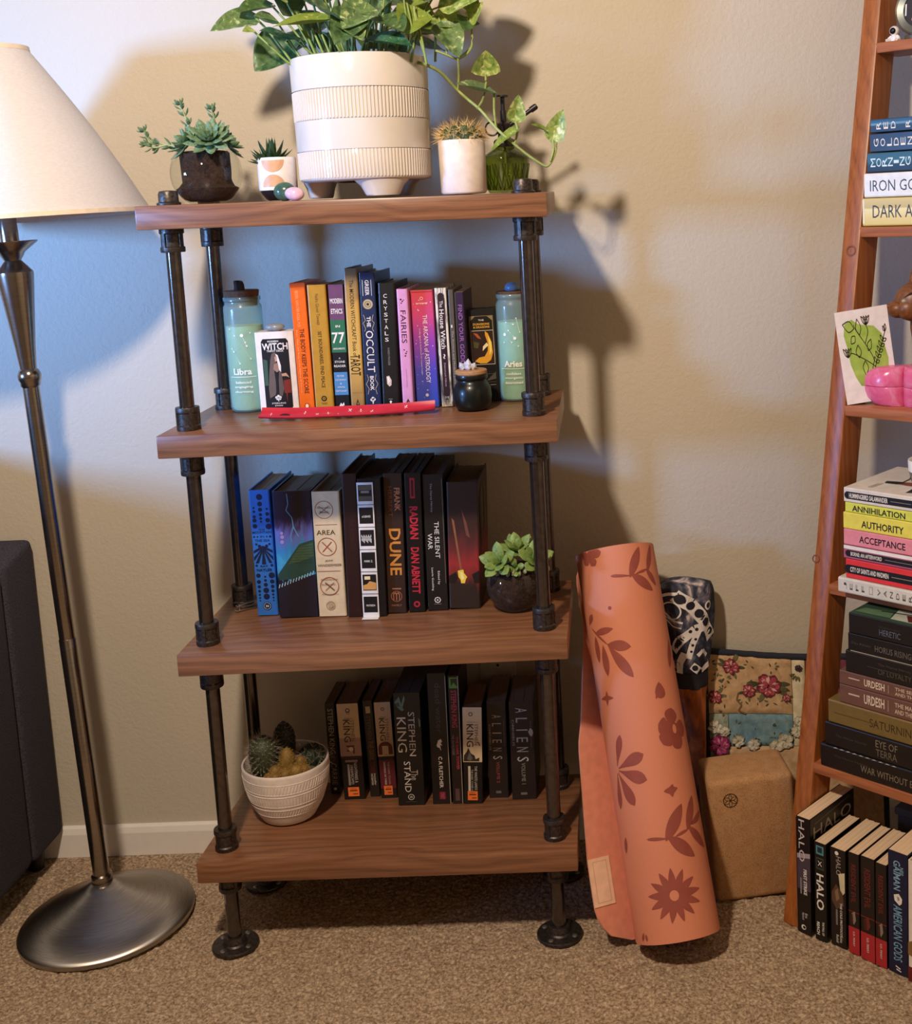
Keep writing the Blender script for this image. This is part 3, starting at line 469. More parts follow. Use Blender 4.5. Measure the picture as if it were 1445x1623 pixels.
sb('areax', 'thick cream hardcover with crossed red circles down its spine', 0.165, '#d9c39c', [('o', .42, .145, .33, red, .93), ('l', [(.24, .115), (.60, .178)], .02, '#5c3c2c'), ('l', [(.60, .115), (.24, .178)], .02, '#5c3c2c'), ('h', 'The Southern', .42, .128, .5, .014, '#5c3c2c'), ('h', 'Reach', .42, .162, .3, .016, '#5c3c2c'), ('r', .08, .262, .86, .266, red), ('h', 'AREA', .44, .325, .66, .038, '#3a2c20', .0), ('o', .45, .44, .34, red, .93), ('l', [(.28, .40), (.62, .48)], .03, red), ('l', [(.62, .40), (.28, .48)], .03, red), ('h', 'JEFF', .48, .553, .28, .018, '#5c3c2c'), ('h', 'VANDERMEER', .5, .587, .86, .020, '#5c3c2c'), ('r', .04, .632, .86, .636, red), ('o', .45, .755, .34, red, .93), ('l', [(.3, .725), (.62, .79)], .035, '#5c3c2c'), ('l', [(.62, .725), (.3, .79)], .02, red), ('h', 'Annihilation', .45, .70, .6, .014, '#7a5a44'), ('h', 'Authority', .42, .742, .5, .016, '#5c3c2c'), ('h', 'Acceptance', .46, .82, .6, .014, '#7a5a44'), ('o', .45, .91, .16, '#a28a68', .85), ('c', .45, .91, .09, '#b7a07a')], hard=True, group=G3, pages='#8f7d63')
sb('darkred', 'tall very dark maroon book, plain spine, left of the photo bookmark', 0.19, '#2a1310', dw=-.002, items=[('d', 'THE BOOK OF', .55, .42, .22, .3, '#38201b'), ('r', .05, .955, .95, .958, '#3a1f1a')], hard=True, group=G3, pages='#57493a')
lv = sb('leaves', 'tall black paperback behind a white strip of small square photos', 0.19, '#120f0e', dw=-.003, items=[('d', 'HOUSE', .86, .3, .2, .14, '#2a2523')], group=G3, pages='#4f4336')
x, y, z, w_, h_, le = BK['leaves']
bmk = thing('bookmark', 'long white bookmark strip printed with square photos, hung on a black book', 'bookmark', M=Matrix.Translation((x - 0.0075, y - 0.0012, z + 0.0008)) @ Matrix.Rotation(le, 4, 'Y'))
bw, bh = 0.0312, h_ - 0.004
MB().rbox((0, -0.0004, bh / 2), (bw, 0.0008, bh), 0.0003).build('paper_strip', mat('#e9e4de', 0.4), bmk)
MB().rbox((0, -0.0072, 0.0006), (bw, 0.0145, 0.0009), 0.0003).build('paper_foot', mat('#e9e4de', 0.4), bmk)
fb = lambda a, b: Vector((a * bw / 2, -0.0011, b))
fb2 = lambda a, b: Vector((a * bw / 2, -0.00125, b))
ph = bh / 6.06
pics = [('#5f5648', '#201c1a', '#8f8676'), ('#141212', '#141212', '#141212'), ('#1a2230', '#16161a', '#e6e2da'), ('#141212', '#141212', '#141212'), ('#d39a54', '#191410', '#f0d9a8'), ('#141212', '#141212', '#141212')]
for q, (a, b, c_) in enumerate(pics):
    zt = bh - q * ph; PR(fb).rect(-1, zt - 0.0006, 1, zt + 0.0006).build('divider', INK('#2a2624'), bmk)
    PR(fb).rect(-.84, zt - ph * .84, .84, zt - ph * .12).build('photo_print', INK(b), bmk)
    p_ = PR(fb2)
    if q == 0: p_.rect(-.8, zt - ph * .35, .8, zt - ph * .14).rect(-.8, zt - ph * .82, .8, zt - ph * .62); p_.build('photo_print', INK(a), bmk); PR(fb2).rect(-.5, zt - ph * .48, .5, zt - ph * .38).build('photo_print', INK(c_), bmk)
    if q == 2:
        for k in range(9): p_.petal(-.7 + .16 * k, zt - ph * (.35 + .05 * (k % 3)), -.6 + .13 * k, zt - ph * (.55 + .06 * (k % 4)), .0022 * 70 / 1, .5) if False else p_.rect(-.7 + .14 * k, zt - ph * (.60 + .05 * (k % 3)), -.62 + .14 * k, zt - ph * (.34 + .06 * (k % 2)))
        p_.rect(-.7, zt - ph * .50, .5, zt - ph * .45); p_.build('photo_print', INK(c_), bmk)
    if q == 4: p_.poly([(-.8, zt - ph * .8), (.8, zt - ph * .8), (.8, zt - ph * .5), (0, zt - ph * .42), (-.3, zt - ph * .55), (-.8, zt - ph * .6)]); p_.build('photo_print', INK(a), bmk); PR(fb2).rect(-.6, zt - ph * .35, .1, zt - ph * .2).build('photo_print', INK(c_), bmk)
for q, st in ((1, 'of LEAVES'), (3, 'MARK Z.'), (5, 'PANTHEON')):
    text(st, bmk, INK(WHT), fb2, 0, bh - (q + .52) * ph, 1.05, 0.0042, name='lettering', bold=.01)
sb('dune', 'dark brown paperback with large orange lettering, right of the photo bookmark', 0.19, '#33211a', [('d', 'FRANK', .72, .185, .165, .30, '#c87a4e', .02), ('d', 'HERBERT', .34, .20, .215, .20, '#8a4a2c', .0), ('d', 'DUNE', .52, .56, .335, .62, '#d08a3c', .02), ('o', .5, .88, .30, '#a86a4a', .9), ('r', .28, .82, .76, .83, '#a86a4a'), ('s', 'm', .5, .84, .92, .36, .06, '#a86a4a'), ('h', 'FAMILY', .5, .945, .55, .014, '#a86a4a'), ], group=G3, pages='#55452f')
sb('radian', 'black paperback with red capitals down its spine', 0.19, '#100d0c', [('r', .32, .035, .62, .18, '#a8202c'), ('r', .40, .05, .54, .165, '#3a0c10'), ('d', 'RADIAN', .5, .355, .235, .50, '#c22a3a', .03), ('d', 'DAN ABNETT', .5, .70, .335, .50, '#c22a3a', .03), ('c', .5, .945, .2, '#b02634'), ('c', .5, .945, .1, '#100d0c')], group=G3, pages='#4b3d2c')
sb('silent', 'thick near-black paperback with two lines of white serif capitals', 0.185, '#1a1613', [('d', 'THE SILENT', .60, .48, .27, .22, WHT), ('d', 'WAR', .26, .49, .115, .22, WHT), ('d', 'The Horus Heresy', .40, .17, .21, .13, '#a89d90'), ('d', 'Edited by', .60, .76, .1, .13, WHT), ('d', 'Laurie Goulding', .30, .77, .17, .12, WHT), ('m', [(.5 + .1 * math.cos(k * PI / 4), .925 + .1 * math.sin(k * PI / 4) * .145, .06) for k in range(8)] + [(.5, .925, .1)], WHT), ('r', .32, .953, .68, .956, '#8a8074'), ('r', .93, .03, .955, .80, '#6d655c')], group=G3, pages='#5c4d38')
t = NT('castle_jacket'); v = t.coords((60, 60, 10)); nz = t.noise(v, 1.0, 4, 0.65); tc = t.n('TexCoord'); sx = t.n('SeparateXYZ'); t.l(tc.outputs['Generated'], sx.inputs[0]); ad = t.n('Math', operation='MULTIPLY_ADD', i_1=0.30); t.l(nz, ad.inputs[0]); t.l(sx.outputs[2], ad.inputs[2])
t.l(t.ramp(ad.outputs[0], [(0.0, '#2a2019'), (0.33, '#2f231b'), (0.40, '#7a2a24'), (0.50, '#9c2f2c'), (0.62, '#6b2a2a'), (0.75, '#3c2420'), (1.0, '#2e1d1b')]), t.b.inputs['Base Color']); t.set(Roughness=0.4)
fl_ = [('p', [(.30, .70), (.48, .69), (.50, .72), (.60, .75), (.55, .77), (.52, .80), (.40, .80), (.38, .77), (.32, .75)], '#f0d04a'), ('p', [(.36, .71), (.46, .71), (.50, .76), (.42, .78)], '#f8ec8a')]
sb('castle', 'thick dark book with a red and yellow glow on its spine, beside the succulent globe', 0.17, t.m, [('p', [(.14, .28), (.22, .30), (.44, .70), (.38, .70)], '#8f5a3c'), ('p', [(.45, .2), (.62, .32), (.72, .44), (.60, .42)], '#6f4234'), ('p', [(.02, .74), (.25, .71), (.30, .76), (.20, .80), (.02, .80)], '#1e1612'), ('p', [(.75, .73), (.98, .70), (.98, .80), (.82, .80)], '#1e1612')] + fl_ + [('p', [(.25, .1), (.42, .05), (.50, .35), (.36, .5), (.28, .3)], '#4c4232', 'F'), ('p', [(.55, .08), (.66, .1), (.74, .4), (.60, .6), (.62, .3)], '#6a6152', 'F'), ('p', [(.12, .15), (.2, .12), (.3, .4), (.2, .6)], '#3d3426', 'F')], hard=True, group=G3, pages='#6b5a42')
# ---- lowest shelf
sb('carrie', 'thin dark paperback at the left end of the lowest row, partly behind the cactus bowl', 0.115, '#2b211d', [('d', 'STEPHEN KING', .5, .31, .50, .55, '#b7ad98', .01), ('p', [(.3, .58), (.7, .57), (.75, .64), (.35, .65)], '#5a3a30'), ('d', 'CARRIE', .5, .78, .24, .55, '#9d948a'), ('c', .5, .945, .16, '#c9c0b4')], group=G4, pages='#6a4a30')
price = [('r', .22, .87, .74, .965, '#ee7a38'), ('r', .30, .90, .66, .912, '#5a2410'), ('r', .34, .885, .62, .889, '#8a3a18'), ('r', .44, .935, .68, .945, '#8a3a18')]
sb('king1', 'cream and black paperback with an orange price sticker, second in the lowest row', 0.115, '#17110f', [('r', .005, .005, .995, .55, '#c9ae8c'), ('r', .005, .36, .995, .55, '#a58478'), ('r', .0, .548, 1, .57, '#3a1c24'), ('o', .5, .075, .11, '#4c3a28', .6), ('d', "G'S", .5, .10, .03, .16, '#4c3a28'), ('d', 'STEPHEN', .66, .285, .22, .18, '#6f5444'), ('d', 'KING', .40, .285, .235, .32, '#3c2c22', .01), ('r', .3, .155, .7, .158, '#4c3a28'), ('d', 'IT', .5, .48, .085, .36, '#4a2c28', .02), ('c', .52, .475, .11, '#d9c0a8'), ('r', .2, .585, .78, .608, '#8d7a78'), ('r', .28, .63, .38, .85, '#8a7c78'), ('d', 'NIGHTMARES &', .66, .72, .21, .14, '#b3a59c'), ('d', 'DREAMSCAPES', .48, .74, .2, .12, '#b3a59c')] + price, group=G4, pages='#7a5536')
sb('thin2', 'thin brown-black paperback with faded gold lettering between two cream-spined ones', 0.115, '#1c1512', [('r', .3, .06, .75, .13, '#b3aa98'), ('d', 'STEPHEN KING', .5, .36, .40, .4, '#5c4634'), ('d', 'THE DARK', .5, .52, .20, .5, '#7a5a2a'), ('d', 'TOWER', .5, .70, .13, .5, '#7d2a1e'), ('d', 'MASTERWORK', .35, .82, .12, .2, '#d8cdb8'), ('d', 'bestseller', .65, .82, .12, .2, '#d8cdb8')], group=G4, pages='#6a4a30')
sb('king2', 'cream paperback with a dark red arch shape on its spine and an orange price sticker', 0.115, '#17110f', [('r', .005, .005, .995, .565, '#c6aa88'), ('r', .03, .60, .97, .90, '#5c1c22'), ('o', .5, .075, .11, '#4c3a28', .6), ('d', 'STEPHEN', .70, .285, .22, .18, '#7a4a34'), ('d', 'KING', .40, .285, .235, .34, '#3c2c22', .01), ('r', .3, .155, .7, .158, '#4c3a28'), ('c', .5, .48, .43, '#5a1c18'), ('r', .07, .48, .93, .545, '#5a1c18'), ('r', .30, .455, .68, .545, '#c6aa88'), ('d', 'THE DARK TOWER', .60, .74, .24, .12, '#a88a88'), ('d', 'DRAWING OF THREE', .36, .74, .24, .11, '#d8ccc4')] + price, group=G4, pages='#7a5536')
sb('stand', 'thick black paperback with large white capitals and a pale green smear on its spine', 0.16, '#14110f', [('d', 'STEPHEN', .64, .365, .39, .24, '#c9c2ba'), ('d', 'KING', .26, .37, .31, .34, '#d8d2ca'), ('d', 'STAND', .40, .745, .275, .24, '#c9c2ba'), ('d', 'The', .66, .73, .09, .26, '#a8a098'), ('p', [(.05, .08), (.22, .03), (.30, .10), (.40, .02), (.44, .05), (.34, .13), (.40, .15), (.3, .16), (.12, .12)], '#5d7a68'), ('p', [(.08, .09), (.2, .08), (.24, .12), (.12, .12)], '#2f4a3c'), ('p', [(.90, .22), (.97, .24), (.97, .30), (.92, .30)], '#6a7a70'), ('o', .5, .925, .12, '#c9c2ba', .8), ('d', 'e', .5, .925, .02, .1, '#c9c2ba'), ('r', .3, .965, .7, .968, '#5c554e')], group=G4, pages='#4a3524')
sb('dead', 'tall black paperback with faint grey lowercase title and a small white animal mark', 0.14, '#14100e', [('d', 'dead water', .55, .265, .385, .32, '#46403a'), ('p', [(.35, .55), (.45, .51), (.60, .50), (.66, .52), (.58, .53), (.66, .55), (.55, .545), (.58, .59), (.5, .565), (.42, .565)], '#e0d8cc'), ('d', 'C A FLETCHER', .52, .755, .24, .20, '#d8cfc4', .01), ('r', .38, .905, .72, .965, '#7a1c30'), ('d', 'ORBIT', .55, .935, .05, .2, '#b4607a'), ('r', .96, .02, .995, 1, '#a89c8c')], group=G4, pages='#4a3524')
sb('tower', 'slim dark paperback with a green sticker at the top and red lettering', 0.14, '#201512', [('r', .12, .012, .95, .095, '#5a8a3a'), ('p', [(.25, .02), (.9, .02), (.9, .085), (.55, .05), (.3, .08)], '#1c2a14'), ('d', 'STEPHEN KING', .5, .255, .29, .52, '#b0384a', .02), ('d', 'THE DARK TOWER', .66, .60, .26, .26, '#b0384a', .02), ('d', 'THE GUNSLINGER', .28, .535, .16, .22, '#8a7d74'), ('r', .3, .88, .7, .975, '#5a4440'), ('r', .94, 0, 1, 1, '#a89c8c')], group=G4, pages='#4a3020')
sb('king3', 'cream paperback with a sketched black castle on its spine and an orange price sticker', 0.115, '#14100e', [('r', .005, .005, .995, .57, '#d2b98f'), ('o', .42, .075, .11, '#4c3a28', .6), ('d', 'STEPHEN', .70, .285, .22, .18, '#4a3c2c'), ('d', 'KING', .38, .295, .235, .36, '#2c241c', .01), ('r', .2, .155, .75, .158, '#4c3a28'), ('p', [(.03, .56), (.05, .50), (.2, .46), (.28, .42), (.42, .48), (.6, .50), (.66, .54), (.85, .52), (.84, .56)], '#2a2724'), ('p', [(.2, .54), (.35, .46), (.5, .53), (.4, .555)], '#5c5850'), ('l', [(.8, .36), (.88, .40)], .05, '#2a2724'), ('r', .26, .61, .38, .87, '#c9c0b2'), ('d', 'THE WASTE LANDS', .66, .735, .25, .14, '#c9c0b2'), ('d', 'THE DARK TOWER III', .46, .755, .22, .11, '#b3a99c')] + price, group=G4, pages='#7a5536')
def aliens(k, n_, lab):
    its = [('d', 'VOLUME ' + n_, .5, .735, .22, .16, '#9a4a44' if n_ == '2' else '#8d857c', .01), ('r', .36, .93, .62, .955, '#7a716a'), ('d', 'OMNIBUS', .14, .315 if n_ == '1' else .37, .27, .10, '#a0978e', .01), ('d', 'DARK HORSE COMICS', .86, .33, .27, .05, '#7a716a')]
    for q, ch in enumerate('ALIENS'): its.append(('d', ch, .5, .085 + .10 * q + (.07 if n_ == '2' else 0) - (.015 * q if n_ == '2' else 0), .012 if ch == 'I' else .048 if n_ == '1' else .034, .46, '#b9b2aa'))
    its += [('r', .03 + .07 * q, .02, .036 + .07 * q, .98, '#352824') for q in range(14)]
    if n_ == '1': its += [('p', [(.75, .30), (.84, .26), (.93, .28), (.96, .31), (.90, .35), (.82, .34)], '#a89888')]
    return sb(k, lab, 0.14, '#241a18', its, group=G4, pages='#6a4e36')
aliens('aliens2', '2', 'brown-black paperback with widely spaced thin capitals and small red lettering, second from the right')
aliens('aliens1', '1', 'thick brown-black paperback with a pale scuff on its spine, rightmost of the lowest row')
# ------------------------------------------------------------------ leaning ladder shelf
LP = Vector((1.0888, 0.0757, 0.0)); Le = Vector((0.7431, -0.6691, 0)); Lb = Vector((0.6691, 0.7431, 0))
LM = Matrix(((Le.x, Lb.x, 0, LP.x), (Le.y, Lb.y, 0, LP.y), (0, 0, 1, 0), (0, 0, 0, 1)))
def lw(u, s, z): return LM @ Vector((u, s, z))
cherry = wood('reddish_varnished_pine', '#5a2c0e', '#94501f', '#b06c36', rough=0.38, along='z')
cherryx = wood('reddish_varnished_board', '#6a381a', '#a05c38', '#bc7a50', rough=0.4, along='x')
ladder = thing('ladder_shelf', 'leaning ladder shelf of reddish varnished wood standing across the right corner', 'shelf', M=LM)
SH = [(1.6573, .3213, .10), (1.3124, .2544, .165), (.9777, .1896, .25), (.6441, .1249, .26), (.3095, .06, .29)]
tl = 0.1939; H = 1.9; nb = Vector((0, 0.9817, -0.1903))
for u0 in (0.0, 0.600):
    m = MB(); r = 0.004; sec = [(0, r), (r * .3, r * .3), (r, 0), (.038 - r, 0), (.038 - r * .3, r * .3), (.038, r), (.038, .070 - r), (.038 - r, .070), (r, .070), (0, .070 - r)]
    vs = []
    for k in range(9):
        z = H * k / 8
        for a, b in sec:
            dz = z + (b * nb.z if 0 < k < 8 else 0); vs.append((u0 + a, tl * z + b * (nb.y if 0 < k < 8 else 1.02), max(dz, 0)))
    n = len(sec); fs = [(k * n + i, k * n + (i + 1) % n, (k + 1) * n + (i + 1) % n, (k + 1) * n + i) for k in range(8) for i in range(n)] + [tuple(reversed(range(n))), tuple(range(8 * n, 9 * n))]
    po = m.add(vs, fs).build('post', cherry, ladder)
    if u0 == 0:
        for (u, z, rr, ht) in ((0.0215, 1.268, .0105, 0), (0.004, .686, .008, 0)):
            Mx = Matrix.Translation((u, tl * z - 0.0004, z)) @ Matrix.Rotation(PI / 2 - 0.19, 4, 'X')
            MB().lathe([(rr * 0.72, 0), (rr, 0.0006), (rr, 0.0012), (rr * .8, 0.0014), (rr * 0.7, 0.0008)], 20, Mx, cap=False).build('knot_ring', mat('#7a4526', 0.5), po)
for z, s, dp in SH:
    MB().rbox((0.319, s + dp / 2, z - 0.0098), (0.587, dp, 0.0196), 0.0022, seg=2).build('shelf_board', cherryx, ladder)
def lie(label, u, s, zt, zb, L, d, cover, items=(), dz=0.0004, **kw):
    Mx = LM @ Matrix.Translation((u + L, s, (zt + zb) / 2)) @ Matrix(((0, 0, -1, 0), (0, 1, 0, 0), (1, 0, 0, 0), (0, 0, 0, 1)))
    return book(label, zt - zb - dz * 2, L, d, cover, Mx, items, **kw)
def lstand(label, u, s, w, h, d, cover, items=(), **kw):
    return book(label, w, h, d, cover, LM @ Matrix.Translation((u, s, 0.0015)), items, **kw)
L2 = 'books lying on the second ladder shelf'; L4 = 'books lying on the fourth ladder shelf'; L5 = 'books lying on the fifth ladder shelf'; LF = 'books standing on the carpet under the ladder shelf'
blue = grad_mat('blue_night_cover', [(0, '#16304a'), (.5, '#1d3d58'), (.62, '#6a9ab4'), (.75, '#2a5878'), (1, '#1d4a6a')], axis=0)
teal = grad_mat('teal_night_cover', [(0, '#14222e'), (.35, '#16303e'), (.55, '#2f6070'), (1, '#2a5a6c')], axis=0)
lie('slim blue book on top of the five-book stack with white capitals', .0604, .2550, 1.5110, 1.4855, .30, .15, blue, [('s', 'RED RISING', .5, .03, .53, .52, .030, WHT)], group=L2, rough=.3)
lie('dark slate book second from the top of its five-book stack', .0586, .2552, 1.4850, 1.4500, .30, .15, '#1f2a36', [('s', 'GOLDEN SON', .5, .02, .48, .42, .032, WHT)], group=L2, rough=.3)
lie('teal book with white capitals in the middle of its five-book stack', .0524, .2556, 1.4495, 1.4128, .30, .155, teal, [('s', 'MORNING STAR', .5, .02, .50, .44, .034, '#d4ecf0')], group=L2)
lie('white hardcover with thin grey capitals, second from the bottom of its stack', .0455, .2556, 1.4123, 1.3665, .30, .16, '#e9ecec', [('d', 'IRON GOLD', .48, .245, .41, .46, '#3a3c3c')], group=L2, hard=True)
goldb = grad_mat('pale_gold_cover', [(0, '#d9c46a'), (.3, '#e4cf7c'), (.6, '#efe2a4'), (.66, '#c9b46c'), (1, '#d9c884')], axis=0)
lie('pale gold hardcover at the bottom of its stack, lying on the shelf', .0416, .2556, 1.3660, 1.3130, .30, .16, goldb, [('d', 'DARK AGE', .52, .255, .37, .46, '#3a3324'), ('r', .1, 0, .96, .012, '#efe6c0')], group=L2, hard=True)
hz = [.8455, .8180, .7990, .7675, .7372, .7112, .6742, .6448]
blk = '#17151a'
lie('white-covered paperback with printed drawing on top, uppermost of the tall stack', .0885, .097, hz[0], hz[1], .27, .20, '#ded8d0', [('r', .22, .03, .74, .97, blk), ('c', .48, .03, .27, blk), ('d', 'HUMMINGBIRD SALAMANDER', .48, .185, .29, .34, WHT, .02), ('r', .46, .35, .50, .50, '#8a8580'), ('d', 'JEFF VANDERMEER', .48, .63, .22, .34, WHT, .02),
    ('p', [(.10, .42), (.9, .36), (.92, .39), (.12, .46)], '#1a1816', 'F'), ('p', [(.10, .60), (.9, .54), (.92, .575), (.12, .64)], '#1a1816', 'F'), ('p', [(.36, .20), (.42, .22), (.46, .34), (.50, .60), (.56, .80), (.40, .80), (.38, .55), (.34, .34)], '#8a4a38', 'F'), ('p', [(.33, .17), (.40, .16), (.44, .26), (.40, .30), (.34, .26)], '#1a1816', 'F'), ('l', [(.42, .27), (.62, .26)], .012, '#1a1816', 'F'), ('l', [(.60, .26), (.66, .24)], .02, '#1a1816', 'F'), ('p', [(.16, .66), (.32, .62), (.34, .80), (.18, .82)], '#8aa068', 'F'), ('l', [(.10, .14), (.28, .15)], .012, '#b7aca0', 'F'), ('l', [(.10, .16), (.30, .17)], .012, '#b7aca0', 'F')], group=L4)
flw = [('p', [(.25, .08), (.4, .05), (.6, .09), (.4, .11)], '#c9c660'), ('p', [(.5, .88), (.8, .90), (.6, .94), (.3, .91)], '#6a8a50')]
lie('thin yellow-green paperback with black slab capitals, second in the tall stack', .0905, .098, hz[1], hz[2], .26, .17, '#d9de5a', flw[:1] + [('d', 'ANNIHILATION', .46, .26, .41, .62, '#1d1a18', .02), ('p', [(.2, .62), (.8, .60), (.7, .66), (.3, .67)], '#7a9a58')], group=L4)
lie('yellow paperback with black slab capitals, third in the tall stack', .0868, .097, hz[2], hz[3], .265, .17, '#e6dc5c', [('d', 'AUTHORITY', .42, .30, .32, .44, '#1d1a18', .02), ('p', [(.2, .70), (.6, .66), (.8, .70), (.4, .74)], '#6a8248')], group=L4)
lie('pink paperback with black slab capitals, fourth in the tall stack', .0872, .097, hz[3], hz[4], .265, .17, '#e58f9e', [('d', 'ACCEPTANCE', .48, .295, .35, .44, '#1d1a18', .02), ('p', [(.3, .70), (.7, .68), (.6, .74)], '#b05a6a')], group=L4)
lie('mauve and white paperback with a black title bar, fifth in the tall stack', .0867, .097, hz[4], hz[5], .265, .17, '#a8607e', [('r', .72, 0, .98, 1, '#f0ece8'), ('r', .16, .035, .64, .97, blk), ('c', .40, .035, .24, blk), ('d', 'BORNE: AN AFTERWORD', .4, .175, .24, .30, WHT, .02), ('r', .38, .32, .42, .60, '#8a8580')], group=L4)
lie('bright red paperback with a black title bar, above the white book of its stack', .0903, .098, hz[5], hz[6], .27, .175, '#e03a40', [('r', .24, .02, .70, .97, blk), ('c', .47, .02, .23, blk), ('d', 'CITY OF SAINTS AND MADMEN', .47, .178, .29, .26, WHT, .02), ('r', .45, .345, .49, .60, '#8a8580')], group=L4)
lie('off-white hardcover with grey spaced letters, lowest of the tall stack', .0758, .094, hz[6], hz[7], .29, .19, '#d6d3ca', [('s', 'JEFF', .5, .03, .20, .42, .020, '#4a463f'), ('r', .24, .222, .76, .248, '#a8a49a'), ('r', .30, .227, .70, .243, '#d6d3ca'), ('s', 'VANDERMEER', .5, .27, .70, .42, .020, '#4a463f')], hard=True, group=L4)
z5 = [.6225, .5845, .5500, .5088, .4818, .4460, .4010, .3550, .3100]
bk = '#171310'
lie('dark book with a green and white painted cover, uppermost of the low stack', .1165, .062, z5[0], z5[1], .22, .13, bk, [('d', 'HERETIC', .36, .375, .19, .30, '#5d6878'), ('d', 'THE HORUS HERESY', .62, .37, .2, .10, '#3d3a3a'), ('p', [(0, 0), (1, 0), (1, 1), (0, 1)], '#2e4a38', 'F'), ('p', [(.1, .35), (.5, .30), (.55, .98), (.1, .98)], '#b7bcae', 'F'), ('p', [(.12, .50), (.34, .42), (.42, .66), (.3, .95), (.14, .90)], '#5a201c', 'F'), ('p', [(.1, .02), (.3, .05), (.35, .3), (.12, .34)], '#5a7a5c', 'F'), ('p', [(.5, .02), (.98, .02), (.98, .4), (.6, .34)], '#14120f', 'F'), ('l', [(.3, .2), (.42, .6)], .03, '#181512', 'F')], group=L5, pages='#7a6648')
lie('black book with dim grey title capitals, second in the low stack', .1146, .062, z5[1], z5[2], .22, .13, bk, [('d', 'HORUS RISING', .45, .41, .325, .34, '#6a625a'), ('d', 'Dan Abnett', .5, .12, .18, .14, '#4a443e'), ('r', .0, .02, .05, .6, '#a89a80')], group=L5, pages='#7a6648')
lie('black book with a faint curved title, just above the brown pair', .1089, .062, z5[2], z5[3], .22, .13, bk, [('d', 'The Horus Heresy', .68, .45, .3, .14, '#4a443e'), ('d', 'OF LOYALTY', .36, .45, .30, .26, '#554c3e'), ('r', .46, .2, .5, .5, '#3a342e')], group=L5, pages='#7a6648')
for nm, zt, zb, u, sub in (('upper of the two dusty brown paperbacks with cream lettering', z5[3], z5[4], .0957, ('THE SERPENT', 'AND THE SAINT')), ('lower of the two dusty brown paperbacks with cream lettering', z5[4], z5[5], .0952, ('THE MAGISTER', 'AND THE MARTYR'))):
    lie(nm, u, .062, zt, zb, .23, .13, '#6e4c40', [('d', 'URDESH', .52, .31, .18, .52, '#d9c8b0', .02), ('r', .54, .08, .62, .18, '#c9b8a4'), ('r', .2, .43, .8, .436, '#a8907c'), ('d', sub[0], .66, .63, .28, .24, '#cbb69e', .02), ('d', sub[1], .32, .64, .30, .24, '#cbb69e', .02)], group=L5, pages='#8a6e50')
lie('olive gold hardcover with dark capitals, under the brown pair', .0711, .061, z5[5], z5[6], .25, .145, '#756032', [('d', 'SATURNINE', .48, .53, .37, .36, '#332812'), ('r', .46, .05, .50, .40, '#574722'), ('r', .97, .0, 1, 1, '#b08a60')], hard=True, group=L5, pages='#c09a78')
lie('black hardcover with a two-line grey title, second from the bottom of the low stack', .0635, .061, z5[6], z5[7], .25, .145, bk, [('d', 'EYE OF', .68, .51, .175, .30, '#7d715c'), ('d', 'TERRA', .30, .51, .17, .30, '#6a604e'), ('d', 'The Horus Heresy', .5, .22, .26, .12, '#4a443e')], hard=True, group=L5, pages='#5a4a3a')
lie('black hardcover with worn white edge flecks, lowest of the low stack', .0531, .0605, z5[7], z5[8], .27, .15, bk, [('d', 'WAR WITHOUT END', .42, .545, .46, .30, '#7d715c'), ('d', 'The Horus Heresy', .60, .24, .26, .12, '#4a443e')] + [('p', [(.95, .10 + .05 * q), (1, .12 + .05 * q), (.97, .14 + .05 * q)], '#cfc4b8') for q in range(10)], hard=True, group=L5, pages='#5a4a3a')
# books standing on the carpet
pcream = '#f0d2ac'
lstand('tall black paperback at the left end of the carpet row, lettering on spine and cover', .0552, -.0085, .0300, .2321, .155, '#151012', [('r', 0, .32, 1, .62, '#4a3e4a'), ('p', [(0, .32), (1, .29), (1, .33), (0, .36)], '#a89aa0'), ('d', 'HALO', .40, .20, .36, .42, '#c9c2bc'), ('d', 'FIRST STRIKE', .62, .55, .22, .24, WHT, .03), ('r', .26, .52, .36, .66, '#8a8488'), ('d', 'Eric', .66, .84, .04, .18, WHT), ('d', 'Nylund', .42, .85, .06, .18, WHT), ('c', .46, .945, .17, WHT), ('c', .5, .945, .1, '#151012'), ('s', 'HAL', .5, .5, .5, .1, .1, '#151012') if False else ('r', .02, .01, .06, .99, '#2a2326'),
    ('p', [(.0, .0), (1, 0), (1, 1), (0, 1)], '#1f1814', 'F'), ('d', 'H', .2, .16, .02, .02, '#1f1814', 'F') if False else ('h', 'HALO', .50, .135, .86, .10, '#a89a88', .0, 'F'), ('l', [(.1, .06), (.9, .03)], .012, '#6d5f52', 'F')], group=LF, pages=pcream)
lstand('black paperback with a small teal square and large white word, second in the carpet row', .0907, -.0077, .0250, .1939, .125, '#14100f', [('r', .18, .03, .82, .12, '#4a8a96'), ('r', .3, .045, .7, .10, '#1d2f36'), ('r', .18, .15, .82, .27, '#3a4a3c'), ('r', .24, .165, .76, .255, '#14100f'), ('h', 'X', .5, .21, .36, .05, WHT), ('d', 'HALO', .5, .50, .37, .62, WHT, .02), ('d', 'THE FALL OF', .72, .87, .14, .18, WHT, .02), ('d', 'REACH', .30, .88, .13, .24, WHT, .03)], group=LF, pages=pcream)
